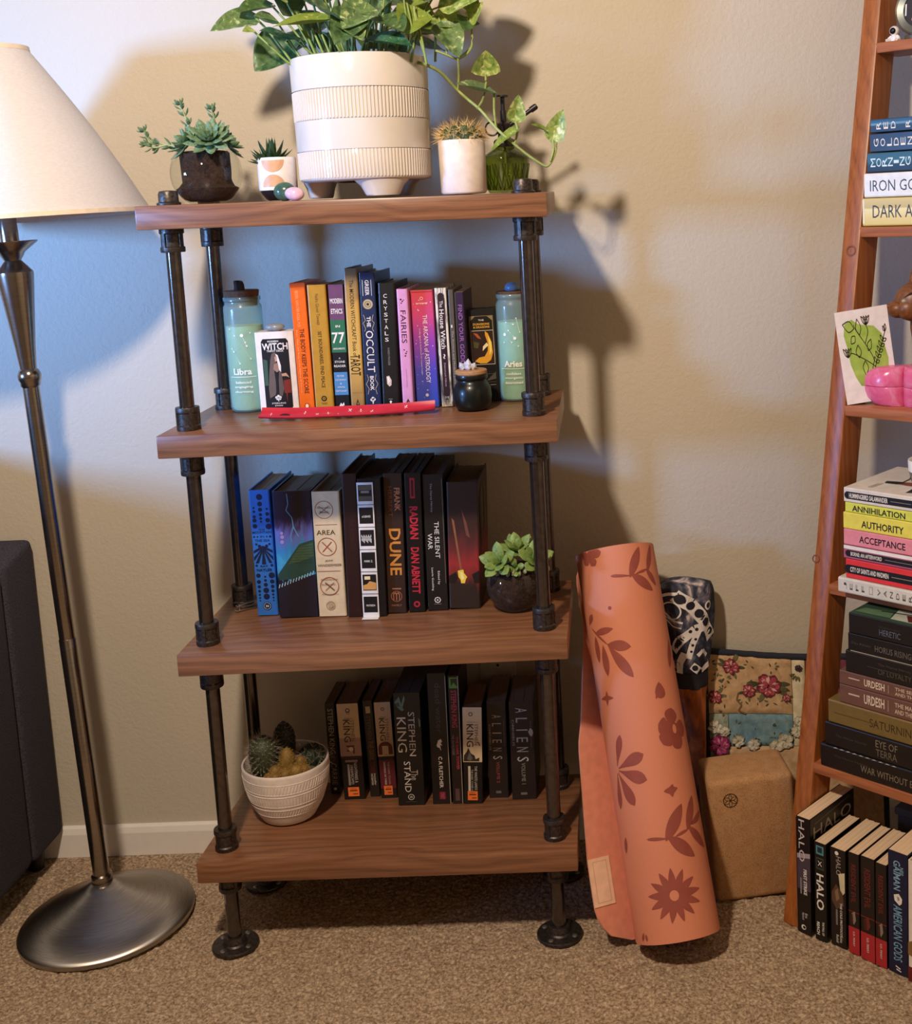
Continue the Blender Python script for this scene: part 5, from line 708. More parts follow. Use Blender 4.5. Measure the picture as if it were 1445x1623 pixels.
G = {'leaves':[[0.191,0.15,1.7333,0.1244,0.1,1.7074,0.052,0.5,0],[0.2194,0.16,1.7545,0.1667,0.12,1.7408,0.06,0.9,1],[0.2361,0.13,1.7187,0.2029,0.1,1.7287,0.055,0.9,0],[0.2667,0.12,1.6877,0.2257,0.05,1.6972,0.05,1.0,3],[0.2369,0.17,1.6911,0.1851,0.14,1.6388,0.075,0.2,1],[0.3361,0.1,1.7165,0.2453,0.06,1.7051,0.055,1.0,2],[0.2008,0.1,1.703,0.1864,0.08,1.6988,0.02,0.6,4],[0.4044,0.08,1.734,0.3705,0.03,1.6903,0.06,0.3,0],[0.403,0.09,1.678,0.485,0.04,1.6606,0.06,0.8,3],[0.4252,0.15,1.709,0.4711,0.12,1.7136,0.07,0.3,2],[0.527,0.15,1.7068,0.5565,0.12,1.6449,0.055,0.0,0],[0.5117,0.17,1.7247,0.5664,0.16,1.7044,0.06,0.2,4],[0.4645,0.2,1.6852,0.5201,0.22,1.6706,0.06,1.0,1],[0.5716,0.16,1.7151,0.5658,0.14,1.6928,0.04,-0.3,1],[0.5736,0.16,1.7107,0.6011,0.14,1.7403,0.03,0.3,4],[0.5703,0.16,1.7328,0.5866,0.15,1.7611,0.05,0.2,2],[0.5941,0.19,1.6198,0.5994,0.17,1.66,0.05,0.0,4],[0.6085,0.19,1.5864,0.5449,0.14,1.6036,0.05,0.9,0],[0.6502,0.12,1.5289,0.6595,0.1,1.5731,0.032,0.2,4],[0.6529,0.12,1.5156,0.6022,0.11,1.4784,0.026,0.8,2],[0.7146,0.13,1.4935,0.7355,0.12,1.5463,0.036,0.1,4],[0.7041,0.13,1.5107,0.677,0.12,1.5234,0.022,0.9,2],[0.3255,0.14,1.7424,0.2806,0.1,1.7595,0.07,0.8,0],[0.3856,0.06,1.7191,0.3578,0.02,1.6625,0.06,0.1,1],[0.4138,0.15,1.7423,0.4656,0.12,1.7677,0.07,0.5,0],[0.4573,0.16,1.742,0.5175,0.14,1.7526,0.07,0.6,2],[0.2614,0.17,1.741,0.2219,0.16,1.7851,0.07,0.4,1],[0.3666,0.07,1.7108,0.4045,0.03,1.6701,0.055,0.2,0],[0.4403,0.18,1.707,0.4827,0.2,1.736,0.06,0.5,1],[0.4869,0.11,1.7276,0.4683,0.07,1.68,0.06,0.1,2],[0.289,0.19,1.7149,0.2545,0.2,1.7514,0.06,0.4,1],[0.3919,0.2,1.7287,0.418,0.2,1.7723,0.07,0.3,1],[0.3359,0.1,1.7593,0.4019,0.05,1.7689,0.07,0.6,0],[0.2483,0.14,1.7642,0.2049,0.1,1.7809,0.07,0.6,2],[0.505,0.15,1.7548,0.5658,0.12,1.7687,0.07,0.6,0],[0.432,0.12,1.7638,0.4089,0.08,1.8001,0.07,0.4,0],[0.2921,0.15,1.7803,0.269,0.12,1.819,0.07,0.4,1],[0.4729,0.15,1.7834,0.5133,0.12,1.8191,0.07,0.3,2],[0.2737,0.2,1.6978,0.2292,0.22,1.716,0.06,0.6,1],[0.4001,0.2,1.6778,0.3522,0.22,1.7163,0.06,0.5,1],[0.4714,0.2,1.7028,0.5159,0.23,1.7391,0.06,0.5,1],[0.3536,0.18,1.6996,0.3115,0.2,1.7378,0.06,0.4,1],[0.3186,0.2,1.6756,0.2817,0.22,1.7137,0.055,0.5,1],[0.4457,0.2,1.6645,0.3977,0.22,1.6974,0.055,0.5,1]],'stems':[[[0.191,0.15,1.7333],[0.2259,0.12,1.6971],[0.2581,0.12,1.6489]],[[0.2667,0.12,1.6877],[0.299,0.13,1.657]],[[0.3361,0.1,1.7165],[0.3526,0.1,1.6836],[0.3652,0.1,1.6421]],[[0.3269,0.1,1.7115],[0.3411,0.1,1.6787],[0.3565,0.11,1.6436]],[[0.403,0.09,1.678],[0.3943,0.08,1.6664],[0.3849,0.09,1.6401]],[[0.4044,0.08,1.734],[0.3816,0.08,1.6904],[0.3674,0.1,1.642]],[[0.3856,0.06,1.7191],[0.3717,0.09,1.6407]],[[0.4252,0.15,1.709],[0.421,0.15,1.6453]],[[0.2361,0.13,1.7187],[0.2759,0.13,1.6492]],[[0.2194,0.16,1.7545],[0.2686,0.15,1.6937],[0.2936,0.15,1.6485]],[[0.2369,0.17,1.6911],[0.2608,0.15,1.6665],[0.287,0.13,1.6466]],[[0.4725,0.1,1.7374],[0.4814,0.09,1.6768],[0.474,0.1,1.6374]],[[0.4674,0.1,1.7429],[0.4714,0.1,1.6677],[0.4591,0.11,1.6392]],[[0.4859,0.1,1.7208],[0.4942,0.1,1.6775],[0.5003,0.1,1.632]],[[0.5117,0.17,1.7247],[0.5068,0.17,1.6439]],[[0.4645,0.2,1.6852],[0.448,0.18,1.6475]],[[0.1986,0.1,1.7031],[0.2295,0.1,1.6727],[0.2559,0.11,1.6457],[0.2646,0.12,1.6453]],[[0.3255,0.14,1.7424],[0.3243,0.14,1.6483]],[[0.4138,0.15,1.7423],[0.396,0.15,1.6464]],[[0.4573,0.16,1.742],[0.4357,0.15,1.6447]],[[0.2614,0.17,1.741],[0.3029,0.16,1.6514]],[[0.3666,0.07,1.7108],[0.363,0.1,1.6422]],[[0.289,0.19,1.7149],[0.3236,0.17,1.6517]],[[0.4403,0.18,1.707],[0.4038,0.17,1.6483]],[[0.3359,0.1,1.7593],[0.3431,0.1,1.7055],[0.3511,0.12,1.6449]],[[0.2483,0.14,1.7642],[0.2774,0.14,1.703],[0.313,0.14,1.6488]],[[0.505,0.15,1.7548],[0.4802,0.14,1.6943],[0.4559,0.13,1.6416]],[[0.432,0.12,1.7638],[0.4127,0.12,1.6423]],[[0.2921,0.15,1.7803],[0.3165,0.15,1.6497]],[[0.4729,0.15,1.7834],[0.4374,0.14,1.6435]],[[0.3862,0.2,1.7289],[0.3809,0.17,1.6492]],[[0.283,0.12,1.7109],[0.3108,0.1,1.6444]],[[0.3017,0.11,1.7033],[0.3275,0.09,1.6425]],[[0.3198,0.1,1.6904],[0.3385,0.09,1.6421]],[[0.3381,0.15,1.7127],[0.3511,0.12,1.6449]]],'vines':[[[0.4547,0.14,1.6493],[0.482,0.12,1.6382],[0.4977,0.11,1.6321],[0.52,0.13,1.6202],[0.544,0.16,1.5921],[0.5657,0.15,1.5714],[0.5874,0.14,1.5518],[0.6143,0.125,1.5186],[0.6351,0.12,1.4986],[0.6665,0.12,1.4706],[0.6927,0.12,1.4516],[0.7039,0.12,1.4478],[0.7133,0.125,1.4599],[0.7196,0.13,1.4777],[0.7202,0.13,1.491]],[[0.4989,0.11,1.6331],[0.4956,0.11,1.6517],[0.4867,0.1,1.6993],[0.4843,0.1,1.7315]],[[0.5107,0.15,1.6613],[0.5328,0.15,1.6516],[0.5495,0.15,1.6453],[0.567,0.15,1.6534],[0.5759,0.16,1.6708],[0.5766,0.16,1.7039],[0.5714,0.16,1.7327]],[[0.5463,0.16,1.592],[0.55,0.15,1.6154],[0.5529,0.13,1.644]],[[0.5305,0.15,1.6517],[0.5301,0.15,1.6825],[0.5162,0.17,1.7245]],[[0.5941,0.19,1.6198],[0.5945,0.19,1.6063],[0.5912,0.19,1.5883],[0.5886,0.16,1.5701],[0.5808,0.14,1.5555]],[[0.6085,0.19,1.5864],[0.6103,0.15,1.5516],[0.6143,0.125,1.5186]],[[0.6502,0.12,1.5278],[0.6529,0.12,1.5145],[0.6498,0.12,1.498],[0.6459,0.12,1.4892]],[[0.7146,0.13,1.4935],[0.7151,0.125,1.4754],[0.7088,0.12,1.4554]],[[0.5506,0.15,1.6453],[0.5612,0.15,1.6526],[0.5721,0.16,1.6644]]],'motifs':[['p',-0.1792,0.7044,-0.1521,0.7102,0.0171,0.62],['p',-0.1792,0.7044,-0.1684,0.6854,0.0171,0.62],['p',-0.1792,0.7044,-0.1963,0.6922,0.0171,0.62],['p',-0.1792,0.7044,-0.2017,0.7132,0.0171,0.62],['p',-0.1792,0.7044,-0.1689,0.7221,0.0171,0.62],['d',-0.1792,0.7044,0.0101,0],['p',-0.1406,0.6593,-0.0989,0.6539,0.006,0.3],['p',-0.1038,0.6509,-0.0735,0.7088,0.0181,0.5],['p',-0.1,0.6571,-0.0556,0.6223,0.0201,0.5],['p',-0.0918,0.6562,-0.0612,0.6645,0.005,0.5],['p',-0.0629,0.6578,-0.0371,0.7131,0.0131,0.5],['p',-0.0646,0.6656,-0.0415,0.6315,0.0131,0.5],['d',-0.1524,0.6001,0.0035,0],['p',-0.2141,0.5775,-0.1974,0.5955,0.0131,0.6],['p',-0.197,0.5582,-0.1527,0.5608,0.0131,0.5],['p',-0.2078,0.5715,-0.1673,0.5312,0.0045,0.5],['p',-0.1699,0.5336,-0.1237,0.5218,0.0201,0.55],['p',-0.1695,0.5326,-0.1282,0.4652,0.0201,0.6],['p',-0.1809,0.5344,-0.18,0.4754,0.0161,0.55],['p',-0.1983,0.5533,-0.1981,0.5028,0.0141,0.5],['p',-0.1921,0.4365,-0.1755,0.4344,0.008,0.2],['p',-0.1921,0.4365,-0.2114,0.436,0.008,0.2],['p',-0.1921,0.4365,-0.1905,0.4492,0.008,0.2],['p',-0.1921,0.4365,-0.1943,0.422,0.008,0.2],['p',-0.0927,0.4191,-0.0801,0.4478,0.005,0.4],['p',-0.0813,0.419,-0.081,0.4494,0.0221,0.35],['p',-0.0713,0.3614,-0.062,0.3992,0.0312,0.68],['p',-0.0713,0.3614,-0.0273,0.3595,0.0312,0.68],['p',-0.0713,0.3614,-0.0526,0.3253,0.0312,0.68],['p',-0.0713,0.3614,-0.0933,0.3358,0.0312,0.68],['p',-0.0713,0.3614,-0.097,0.3737,0.0312,0.68],['d',-0.0713,0.3614,0.0171,0],['p',-0.0432,0.4733,-0.0241,0.5261,0.0151,0.5],['p',-0.1959,0.305,-0.1745,0.3662,0.0151,0.72],['p',-0.1959,0.305,-0.1339,0.3261,0.0221,0.72],['p',-0.1959,0.305,-0.1348,0.28,0.0231,0.72],['p',-0.1959,0.305,-0.1666,0.2384,0.0211,0.72],['p',-0.1959,0.305,-0.2043,0.2343,0.0131,0.72],['p',-0.0933,0.2545,-0.0791,0.2569,0.0111,0.2],['p',-0.0933,0.2545,-0.1078,0.2551,0.0111,0.2],['p',-0.0933,0.2545,-0.0879,0.2649,0.0111,0.2],['p',-0.0933,0.2545,-0.0923,0.2431,0.0111,0.2],['p',-0.1535,0.1778,-0.1149,0.1741,0.006,0.4],['p',-0.1191,0.1702,-0.0763,0.2283,0.0231,0.5],['p',-0.1144,0.1772,-0.0661,0.1351,0.0231,0.5],['p',-0.1007,0.1748,-0.0703,0.1832,0.005,0.5],['p',-0.0733,0.1814,-0.0445,0.2385,0.0181,0.5],['p',-0.0616,0.1896,-0.0146,0.2075,0.0111,0.5],['p',-0.0704,0.1878,-0.0276,0.1443,0.0181,0.5],['p',-0.2103,0.1569,-0.203,0.1848,0.0101,0.5],['d',-0.12,0.0775,0.0241,0.3],['p',-0.1047,0.0718,-0.0725,0.059,0.0131,0.3],['p',-0.1092,0.066,-0.0882,0.0418,0.0131,0.3],['p',-0.1162,0.0629,-0.1094,0.0324,0.0131,0.3],['p',-0.1239,0.063,-0.1318,0.0325,0.0131,0.3],['p',-0.1308,0.0663,-0.152,0.0419,0.0131,0.3],['p',-0.1352,0.0722,-0.1659,0.0593,0.0131,0.3],['p',-0.1361,0.0793,-0.1688,0.0812,0.0131,0.3],['p',-0.1334,0.086,-0.1595,0.1028,0.0131,0.3],['p',-0.1276,0.0908,-0.1414,0.1185,0.0131,0.3],['p',-0.12,0.0924,-0.1194,0.1243,0.0131,0.3],['p',-0.1124,0.0906,-0.097,0.1185,0.0131,0.3],['p',-0.1065,0.0856,-0.0781,0.1026,0.0131,0.3],['p',-0.1037,0.0788,-0.0684,0.0809,0.0131,0.3],['p',-0.2007,0.0068,-0.1937,0.0204,0.006,0.5],['p',-0.188,0.0063,-0.1885,0.0182,0.006,0.5]],'mu':[0.9922,0.0512,0.1139],'mv':[0.0,0.9121,-0.41],'ma':[-0.1249,0.4068,0.905]}
def zm(i, x, y, r): return max(zs(i, x + a, y + b) for a in (-r, r) for b in (-r, r)) + .0005
def smoothpts(pts, k=5):
    P_ = [Vector(p) for p in pts]
    if len(P_) == 2: return P_
    out = []
    for i in range(len(P_) - 1):
        p0 = P_[max(i - 1, 0)]; p1 = P_[i]; p2 = P_[i + 1]; p3 = P_[min(i + 2, len(P_) - 1)]
        for q in range(k):
            t_ = q / k; out.append(.5 * (2 * p1 + (p2 - p0) * t_ + (2 * p0 - 5 * p1 + 4 * p2 - p3) * t_ ** 2 + (3 * p1 - p0 - 3 * p2 + p3) * t_ ** 3))
    return out + [P_[-1]]
# ------------------------------------------------------------------ pothos in the white planter
ceram = NT('cream_glazed_ceramic'); nz = ceram.noise(ceram.coords(), 12, 3); ceram.l(ceram.ramp(nz, [(.3, '#d2cac0'), (.7, '#dad2c8')]), ceram.b.inputs['Base Color']); ceram.set(Roughness=.13); ceram = ceram.m
px_, py_ = .3686, .165; pz = zm(0, px_, py_, .12)
po = thing('potted_pothos', 'large trailing green and cream leafed plant in a white ribbed footed planter, top shelf', 'potted plant', (px_, py_, pz))
NR = 118
def rr(z): return .1178 + .0042 * (z - .027) / .218
pm = MB(); z0 = .0275
def band(za, zb):
    def fn(r, z, a, i): return r
    k = NR * 6
    vs = []; prof = [(za, 0), (za + .0015, 1), (zb - .0015, 1), (zb, 0)]
    for z, on in prof:
        for q in range(k):
            ph = (q % 6) / 6; bumpv = (.0016 if 1 <= (q % 6) <= 3 else -.0012) * on; r = rr(z) + bumpv; a = 2 * PI * q / k; vs.append((r * math.cos(a), r * math.sin(a), z))
    fs = [(j * k + q, j * k + (q + 1) % k, (j + 1) * k + (q + 1) % k, (j + 1) * k + q) for j in range(3) for q in range(k)]
    return MB().add(vs, fs)
body = MB(); body.lathe([(.06, z0), (.108, z0), (.1155, z0 + .002), (rr(z0 + .005), z0 + .005), (rr(.0815), .0815), (rr(.0815) - .001, .083)], 96, cap=False)
body.lathe([(rr(.0815) + .0012, .082), (rr(.134) + .0012, .134)], 96, cap=False); body.lathe([(rr(.1875) + .0012, .1875), (rr(.24) + .0012, .24), (rr(.245) - .001, .2445), (rr(.245) - .004, .2455), (rr(.245) - .0065, .2445), (.1135, .20), (.112, .05), (0, .045)], 96, cap=False)
body.build('planter_body', ceram, po, smooth=40)
for za, zb in ((.0325, .0815), (.1345, .187)): band(za, zb).build('ribbed_band', ceram, po, smooth=25)
for k in range(3):
    a = -PI / 2 + .52 + k * 2 * PI / 3; c_, s_ = math.cos(a), math.sin(a)
    MB().add(*blob_loft([(0, 0, 0, .020, .030), (0, 0, .003, .0215, .032), (0, 0, .018, .025, .040), (0, 0, .0285, .029, .052)], 24), Matrix.Translation((c_ * .085, s_ * .085, 0)) @ Matrix.Rotation(a, 4, 'Z')).build('foot', ceram, po, smooth=60)
MB().lathe([(.1125, .222), (.06, .229), (0, .231)], 40, cap=False).build('soil', soil, po, smooth=60)
off = Vector((px_, py_, pz)); tol = lambda p: (p[0] - off.x, p[1] - off.y, p[2] - off.z)
for l_ in G['leaves']: leaf_obj('leaf', tol(l_[0:3]), tol(l_[3:6]), l_[6], l_[7], PL[int(l_[8])], po, curl=.24 if l_[8] != 4 else .1)
for s_ in G['stems']: MB().tube([tol(p) for p in smoothpts(s_)], .0019, 6, .0025).build('stem', stemm, po, smooth=70)
for q, s_ in enumerate(G['vines']): MB().tube([tol(p) for p in smoothpts(s_)], .0032 if q == 0 else .0022, 8, .0020).build('vine', mat('#93a25a', .45, var=.15), po, smooth=70)
r2 = random.Random(3)
for k in range(26):
    a = r2.uniform(0, 2 * PI); ra = r2.uniform(.02, .09); b0 = Vector((ra * math.cos(a), ra * math.sin(a), .228)); a2 = a + r2.uniform(-.5, .5); rb = ra + r2.uniform(.02, .10); zt = r2.uniform(.30, .44)
    tp = Vector((rb * math.cos(a2), rb * math.sin(a2) * .8, zt)); MB().tube(smoothpts([b0, (b0 + tp) / 2 + Vector((0, 0, .03)), tp]), .0022, 6, .0017).build('stem', stemm, po, smooth=70)
    d_ = Vector((math.cos(a2), math.sin(a2) * .7, r2.uniform(-.7, .4))).normalized() * r2.uniform(.06, .095)
    leaf_obj('leaf', tp, tp + d_, r2.uniform(.05, .07), r2.uniform(.2, .9), PL[r2.choice([0, 0, 1, 1, 2, 4])], po, curl=.22)
# ------------------------------------------------------------------ succulents
def fleshy_mesh(L, wd, th, m, n=9):
    mb = MB(); prof = []
    def f(a, b):
        t_ = b; k = math.sin(PI * min(1, t_ * .93 + .07) ** 1.25) ** .8 if t_ < .985 else .02; an = 2 * PI * a
        return (L * t_, math.cos(an) * wd / 2 * k, math.sin(an) * th / 2 * k + .16 * L * t_ * t_)
    return mb.grid(f, 10, n, closed=True).mesh('leaf', m, smooth=60)
def rosette(parent, c, axis, rings, me, size=1.0, tw=0.0):
    q = Vector(axis).to_track_quat('Z', 'Y').to_matrix().to_4x4()
    for ri, (cnt, elev, sc) in enumerate(rings):
        for k in range(cnt):
            a = 2 * PI * (k + .5 * (ri % 2)) / cnt + tw + ri * .3
            o = bpy.data.objects.new('leaf', me); COL.objects.link(o); o.parent = parent
            o.matrix_local = Matrix.Translation(c) @ q @ Matrix.Rotation(a, 4, 'Z') @ Matrix.Rotation(-elev, 4, 'Y') @ Matrix.Translation((.002, 0, 0)) @ Matrix.Scale(sc * size, 4)
def globe(t_, R, top, fill, mcl):
    prof = []; zc = R * .84
    for k in range(25):
        z = -R * .84 + (top + R * .84) * k / 24; prof.append((math.sqrt(max(R * R - z * z, 0)), z + zc))
    prof = [(0.0, 0.0), (prof[0][0] * .96, 0.0)] + prof[1:] + [(prof[-1][0] + .001, top + zc + .002)]
    MB().lathe(prof, 56, cap=False).build('glass_globe', mcl, t_, smooth=60)
    return zc
sgm = leaf_mat('succulent_grey_green', '#4c6a4a', '#7a9a72', '#98b48c', scale=20, edge=.62, rough=.5)
gx, gy = .0735, .17; gz = zm(0, gx, gy, .04)
sg = thing('succulent_globe', 'clear glass globe of dark soil holding grey-green rosette succulents, left on the top shelf', 'potted plant', (gx, gy, gz)); R = .0640
zc = globe(sg, R, R * .66, .3, clear)
def soilcol(parent, R, zc, r1, fillz, ztop):
    pr = [(0, .003), (R * .50, .003)]
    for k in range(1, 7):
        z = .003 + (fillz - .003) * k / 6; pr.append((math.sqrt(max(R * R - (z - zc) ** 2, 0)) - .0018, z))
    pr += [(r1 + .004, fillz + .004), (r1, fillz + .012), (r1 - .001, (fillz + ztop) / 2), (r1 + .001, ztop - .004), (r1 - .006, ztop), (0, ztop + .003)]
    rr_ = random.Random(5)
    MB().lathe(pr, 40, fn=lambda r, z, a, i: r + (.0016 * math.sin(7 * a + i * 2) + .0013 * math.sin(13 * a + i * 5)) * (1 if i > 7 and r > .01 else .15)).build('soil', soil, parent, smooth=60)
soilcol(sg, R, zc, .0435, .026, zc + R * .62)
lm = fleshy_mesh(.046, .018, .0055, sgm)
T0 = zc + R * .70
rosette(sg, (.020, -.030, T0 + .012), (.12, -.75, .75), [(9, .05, 1.0), (9, .40, .92), (7, .75, .75), (5, 1.1, .5)], lm, .98)
rosette(sg, (-.024, -.018, T0 + .008), (-.75, -.45, .7), [(8, .0, .95), (7, .4, .9), (6, .8, .7), (4, 1.15, .45)], lm, .92, .4)
rosette(sg, (.034, .022, T0 + .006), (.8, .2, .6), [(8, .1, .95), (7, .6, .8), (4, 1.0, .5)], lm, .85, .2)
rosette(sg, (-.006, .030, T0 + .010), (-.1, .5, .9), [(7, .1, .95), (6, .6, .8), (4, 1.0, .5)], lm, .9, .7)
sm_ = fleshy_mesh(.021, .0085, .004, sgm)
for pts in ([(-.012, -.006, T0), (-.020, -.01, T0 + .035), (-.028, -.01, T0 + .062), (-.034, -.01, T0 + .078)], [(.024, -.006, T0), (.026, -.008, T0 + .030), (.025, -.008, T0 + .055), (.022, -.008, T0 + .068)], [(-.03, -.02, T0), (-.066, -.025, T0 + .010), (-.086, -.025, T0 + .014), (-.098, -.025, T0 + .032)], [(-.06, -.024, T0 + .008), (-.080, -.03, T0 + .004), (-.093, -.03, T0 + .010)]):
    sp_ = smoothpts(pts); MB().tube(sp_, .0022, 6, .0015).build('stem', mat('#9aa878', .5), sg, smooth=70)
    for k in range(3, len(sp_), 3): rosette(sg, sp_[k], (sp_[k] - sp_[k - 1]), [(3, .75, .9 - .25 * k / len(sp_))], sm_, 1.0, k * 1.1)
    rosette(sg, sp_[-1], (sp_[-1] - sp_[-2]), [(4, .6, .62), (3, 1.0, .5)], sm_, 1.0)
# lower globe
pgm = leaf_mat('succulent_lime', '#6d8a45', '#93ad5c', '#b3c47c', scale=16, edge=.62, rough=.5)
gx, gy = .6025, .170; gz = zm(2, gx, gy, .04)
sg2 = thing('succulent_globe', 'clear glass globe with lime green pointed succulents, right end of the third shelf', 'potted plant', (gx, gy, gz)); R = .0575
zc = globe(sg2, R, R * .62, .5, clear)
MB().lathe([(0, .003), (R * .5, .003)] + [(math.sqrt(max(R * R - (z - zc) ** 2, 0)) - .0018, z) for z in [.01, .02, .032, .044, .056, .068, .078]] + [(R * .6, .083), (0, .086)], 40).build('soil', soil, sg2, smooth=60)
lm2 = fleshy_mesh(.040, .024, .006, pgm); T0 = zc + R * .66
rosette(sg2, (-.026, -.034, T0 + .014), (-.25, -.8, .6), [(5, .25, 1.0), (5, .6, .85), (3, 1.05, .55)], lm2, .95, .5)
rosette(sg2, (.040, -.026, T0 + .014), (.35, -.7, .7), [(5, .25, 1.0), (5, .6, .85), (3, 1.05, .55)], lm2, .95, .1)
rosette(sg2, (.008, .006, T0 + .026), (.05, -.35, .95), [(6, .15, 1.0), (5, .6, .85), (3, 1.05, .55)], lm2, 1.0, .9)
rosette(sg2, (.004, -.040, T0 + .004), (0, -.9, .45), [(4, .5, .62), (3, 1.0, .5)], lm2, .85, .2)
peb = fleshy_mesh(.018, .013, .008, leaf_mat('succulent_pale', '#7d805a', '#a3a57c', scale=16))
for k in range(9): a = -PI * .95 + k * .235; rosette(sg2, (.034 * math.cos(a), .036 * math.sin(a), T0 + .001 - .003 * (k % 2)), (math.cos(a), math.sin(a), -.2), [(1, 1.35, 1.0)], peb, 1.0)
# ------------------------------------------------------------------ cacti
def spines(pts, L, n, w, m, parent, seed=1, spread=.9, sub=None, name='spines'):
    r_ = random.Random(seed); mb = MB()
    for p, nrm in pts:
        nrm = Vector(nrm).normalized()
        for _ in range(n):
            d = (nrm + Vector((r_.uniform(-1, 1), r_.uniform(-1, 1), r_.uniform(-1, 1))) * spread).normalized(); l_ = L * r_.uniform(.6, 1.1); a = d.orthogonal().normalized() * w; b = d.cross(a); p_ = Vector(p)
            mb.add([p_ + a, p_ - a * .5 + b * .87, p_ - a * .5 - b * .87, p_ + d * l_], [(0, 1, 3), (1, 2, 3), (2, 0, 3)])
    o = mb.build(name, m, parent, smooth=0); o['kind'] = 'stuff'; return o
def ball_pts(c, r, rows, n, zmin=-.1):
    out = []
    for i in range(rows):
        el = math.asin(zmin + (1 - zmin) * (i + .5) / rows); k = max(3, int(n * math.cos(el)))
        for q in range(k): a = 2 * PI * (q + .5 * (i % 2)) / k; nrm = Vector((math.cos(el) * math.cos(a), math.cos(el) * math.sin(a), math.sin(el))); out.append((Vector(c) + Vector((nrm.x * r[0], nrm.y * r[1], nrm.z * r[2])), nrm))
    return out
cgm = mat('#3c5230', .55, var=.25)
cx_, cy_ = .548, .150; cz_ = zm(0, cx_, cy_, .045)
cp = thing('potted_cactus', 'small round cactus with straw-coloured spines in a plain cream pot, top shelf', 'potted plant', (cx_, cy_, cz_))
MB().lathe([(.037, 0), (.0395, .001), (.0415, .004), (.0425, .094), (.0415, .0965), (.0395, .0960), (.0385, .080), (0, .078)], 48, cap=False).lathe([(0, .0005), (.037, 0)], 48, cap=False).build('pot', mat('#e6d8cc', .6), cp)
MB().lathe([(.039, .084), (0, .088)], 30, cap=False).build('soil', soil, cp)
MB().lathe([(0, .082), (.026, .084), (.0345, .096), (.035, .105), (.031, .115), (.020, .122), (0, .1235)], 48, cap=False, fn=lambda r, z, a, i: r * (1 + .10 * math.cos(11 * a))).build('cactus_body', cgm, cp, smooth=70)
spines(ball_pts((0, 0, .103), (.036, .036, .021), 5, 13, -.3), .024, 9, .0006, mat('#e0bd80', .6), cp, 2)
# cactus bowl
bx_, by_ = .1275, .180; bz_ = zm(3, bx_, by_, .052)
cb = thing('cactus_bowl', 'white patterned bowl planted with several small cacti, left on the lowest shelf', 'potted plant', (bx_, by_, bz_)); wc = mat('#e4d8d0', .45)
def br(z): return .050 + .0345 * (1 - (1 - min(z / .116, 1)) ** 2.2)
pr = [(0, .0005), (.044, 0)] + [(br(z) - (.004 if z < .003 else 0), z) for z in (.001, .004, .012, .025, .04, .055, .07, .085, .1, .112, .116)] + [(br(.116) - .0015, .118), (br(.116) - .004, .1165), (br(.1) - .006, .10), (br(.08) - .007, .07)]
MB().lathe(pr, 72, cap=False).build('bowl', wc, cb, smooth=50)
for z in (.028, .044, .052, .074, .080, .100): MB().lathe([(br(z) - .0006, z - .0011), (br(z) + .0007, z - .0005), (br(z) + .0007, z + .0005), (br(z) - .0006, z + .0011)], 72, cap=False).build('raised_line', wc, cb, smooth=60)
for za, zb, sl in ((.031, .042, .05), (.055, .072, .0), (.083, .098, .05)):
    hb = MB(); N = 84
    for k in range(N):
        a0 = 2 * PI * k / N; a1 = a0 + sl; q = .012 if sl else .010
        p = [(br(z) + .0009, a, z) for a, z in ((a0, za), (a0 + q * 1.6, za), (a1 + q * 1.6, zb), (a1, zb))]; i_ = [(br(z) - .0008, a, z) for _, a, z in p]
        hb.add([(r * math.cos(a), r * math.sin(a), z) for r, a, z in p + i_], [(0, 1, 2, 3), (0, 4, 5, 1), (1, 5, 6, 2), (2, 6, 7, 3), (3, 7, 4, 0)])
    hb.build('hatched_band', wc, cb, smooth=0)
MB().lathe([(br(.095) - .006, .095), (.05, .099), (0, .101)], 40, cap=False).build('gravel', mat('#5a5848', .9, var=.35, bump=.8, bscale=260), cb)
sp1 = mat('#b8a690', .6); cd = mat('#39402c', .6, var=.2)
def column(c, r, h, nm, m, nb=14, rows=12, tub=.12, sub=0):
    def fn(rr_, z, a, i): return rr_ * (1 + tub * math.cos(nb * a + (PI if i % 2 else 0)))
    pr = [(r * .7, 0)] + [(r * math.sin(min(PI / 2, .9 + k * .12)) if k < rows * .6 else r * math.cos((k - rows * .6) / (rows * .4) * PI / 2) ** .7, h * k / rows) for k in range(1, rows)] + [(0, h)]
    MB().lathe(pr, nb * 4, Matrix.Translation(c), cap=False, fn=fn).build(nm, m, cb, smooth=70)
    out = []
    for i in range(rows + 1):
        z = h * (i + .3) / (rows + 1); t_ = z / h; rad = r * (1 if t_ < .6 else math.cos((t_ - .6) / .4 * PI / 2) ** .7)
        for q in range(nb): a = 2 * PI * (q + .5 * (i % 2)) / nb; out.append((Vector(c) + Vector((rad * math.cos(a), rad * math.sin(a), z)), Vector((math.cos(a), math.sin(a), .2 + (t_ > .6) * (t_ - .6) * 3))))
    return out
pts = column((-.036, -.018, .098), .027, .078, 'cactus_column', cd)
wm = MB()
for p, nrm in pts: wm.sphere(p, .0016, 6, 4)
o = wm.build('wool_tufts', mat('#8d8674', .9), cb); o['kind'] = 'stuff'
spines(pts, .019, 3, .00026, sp1, cb, 4, .55)
pts = column((-.008, .030, .098), .020, .085, 'cactus_column', mat('#22281c', .6)); spines(pts, .014, 3, .00025, sp1, cb, 5, .6)
gm = mat('#80642c', .6, var=.3); lump = MB()
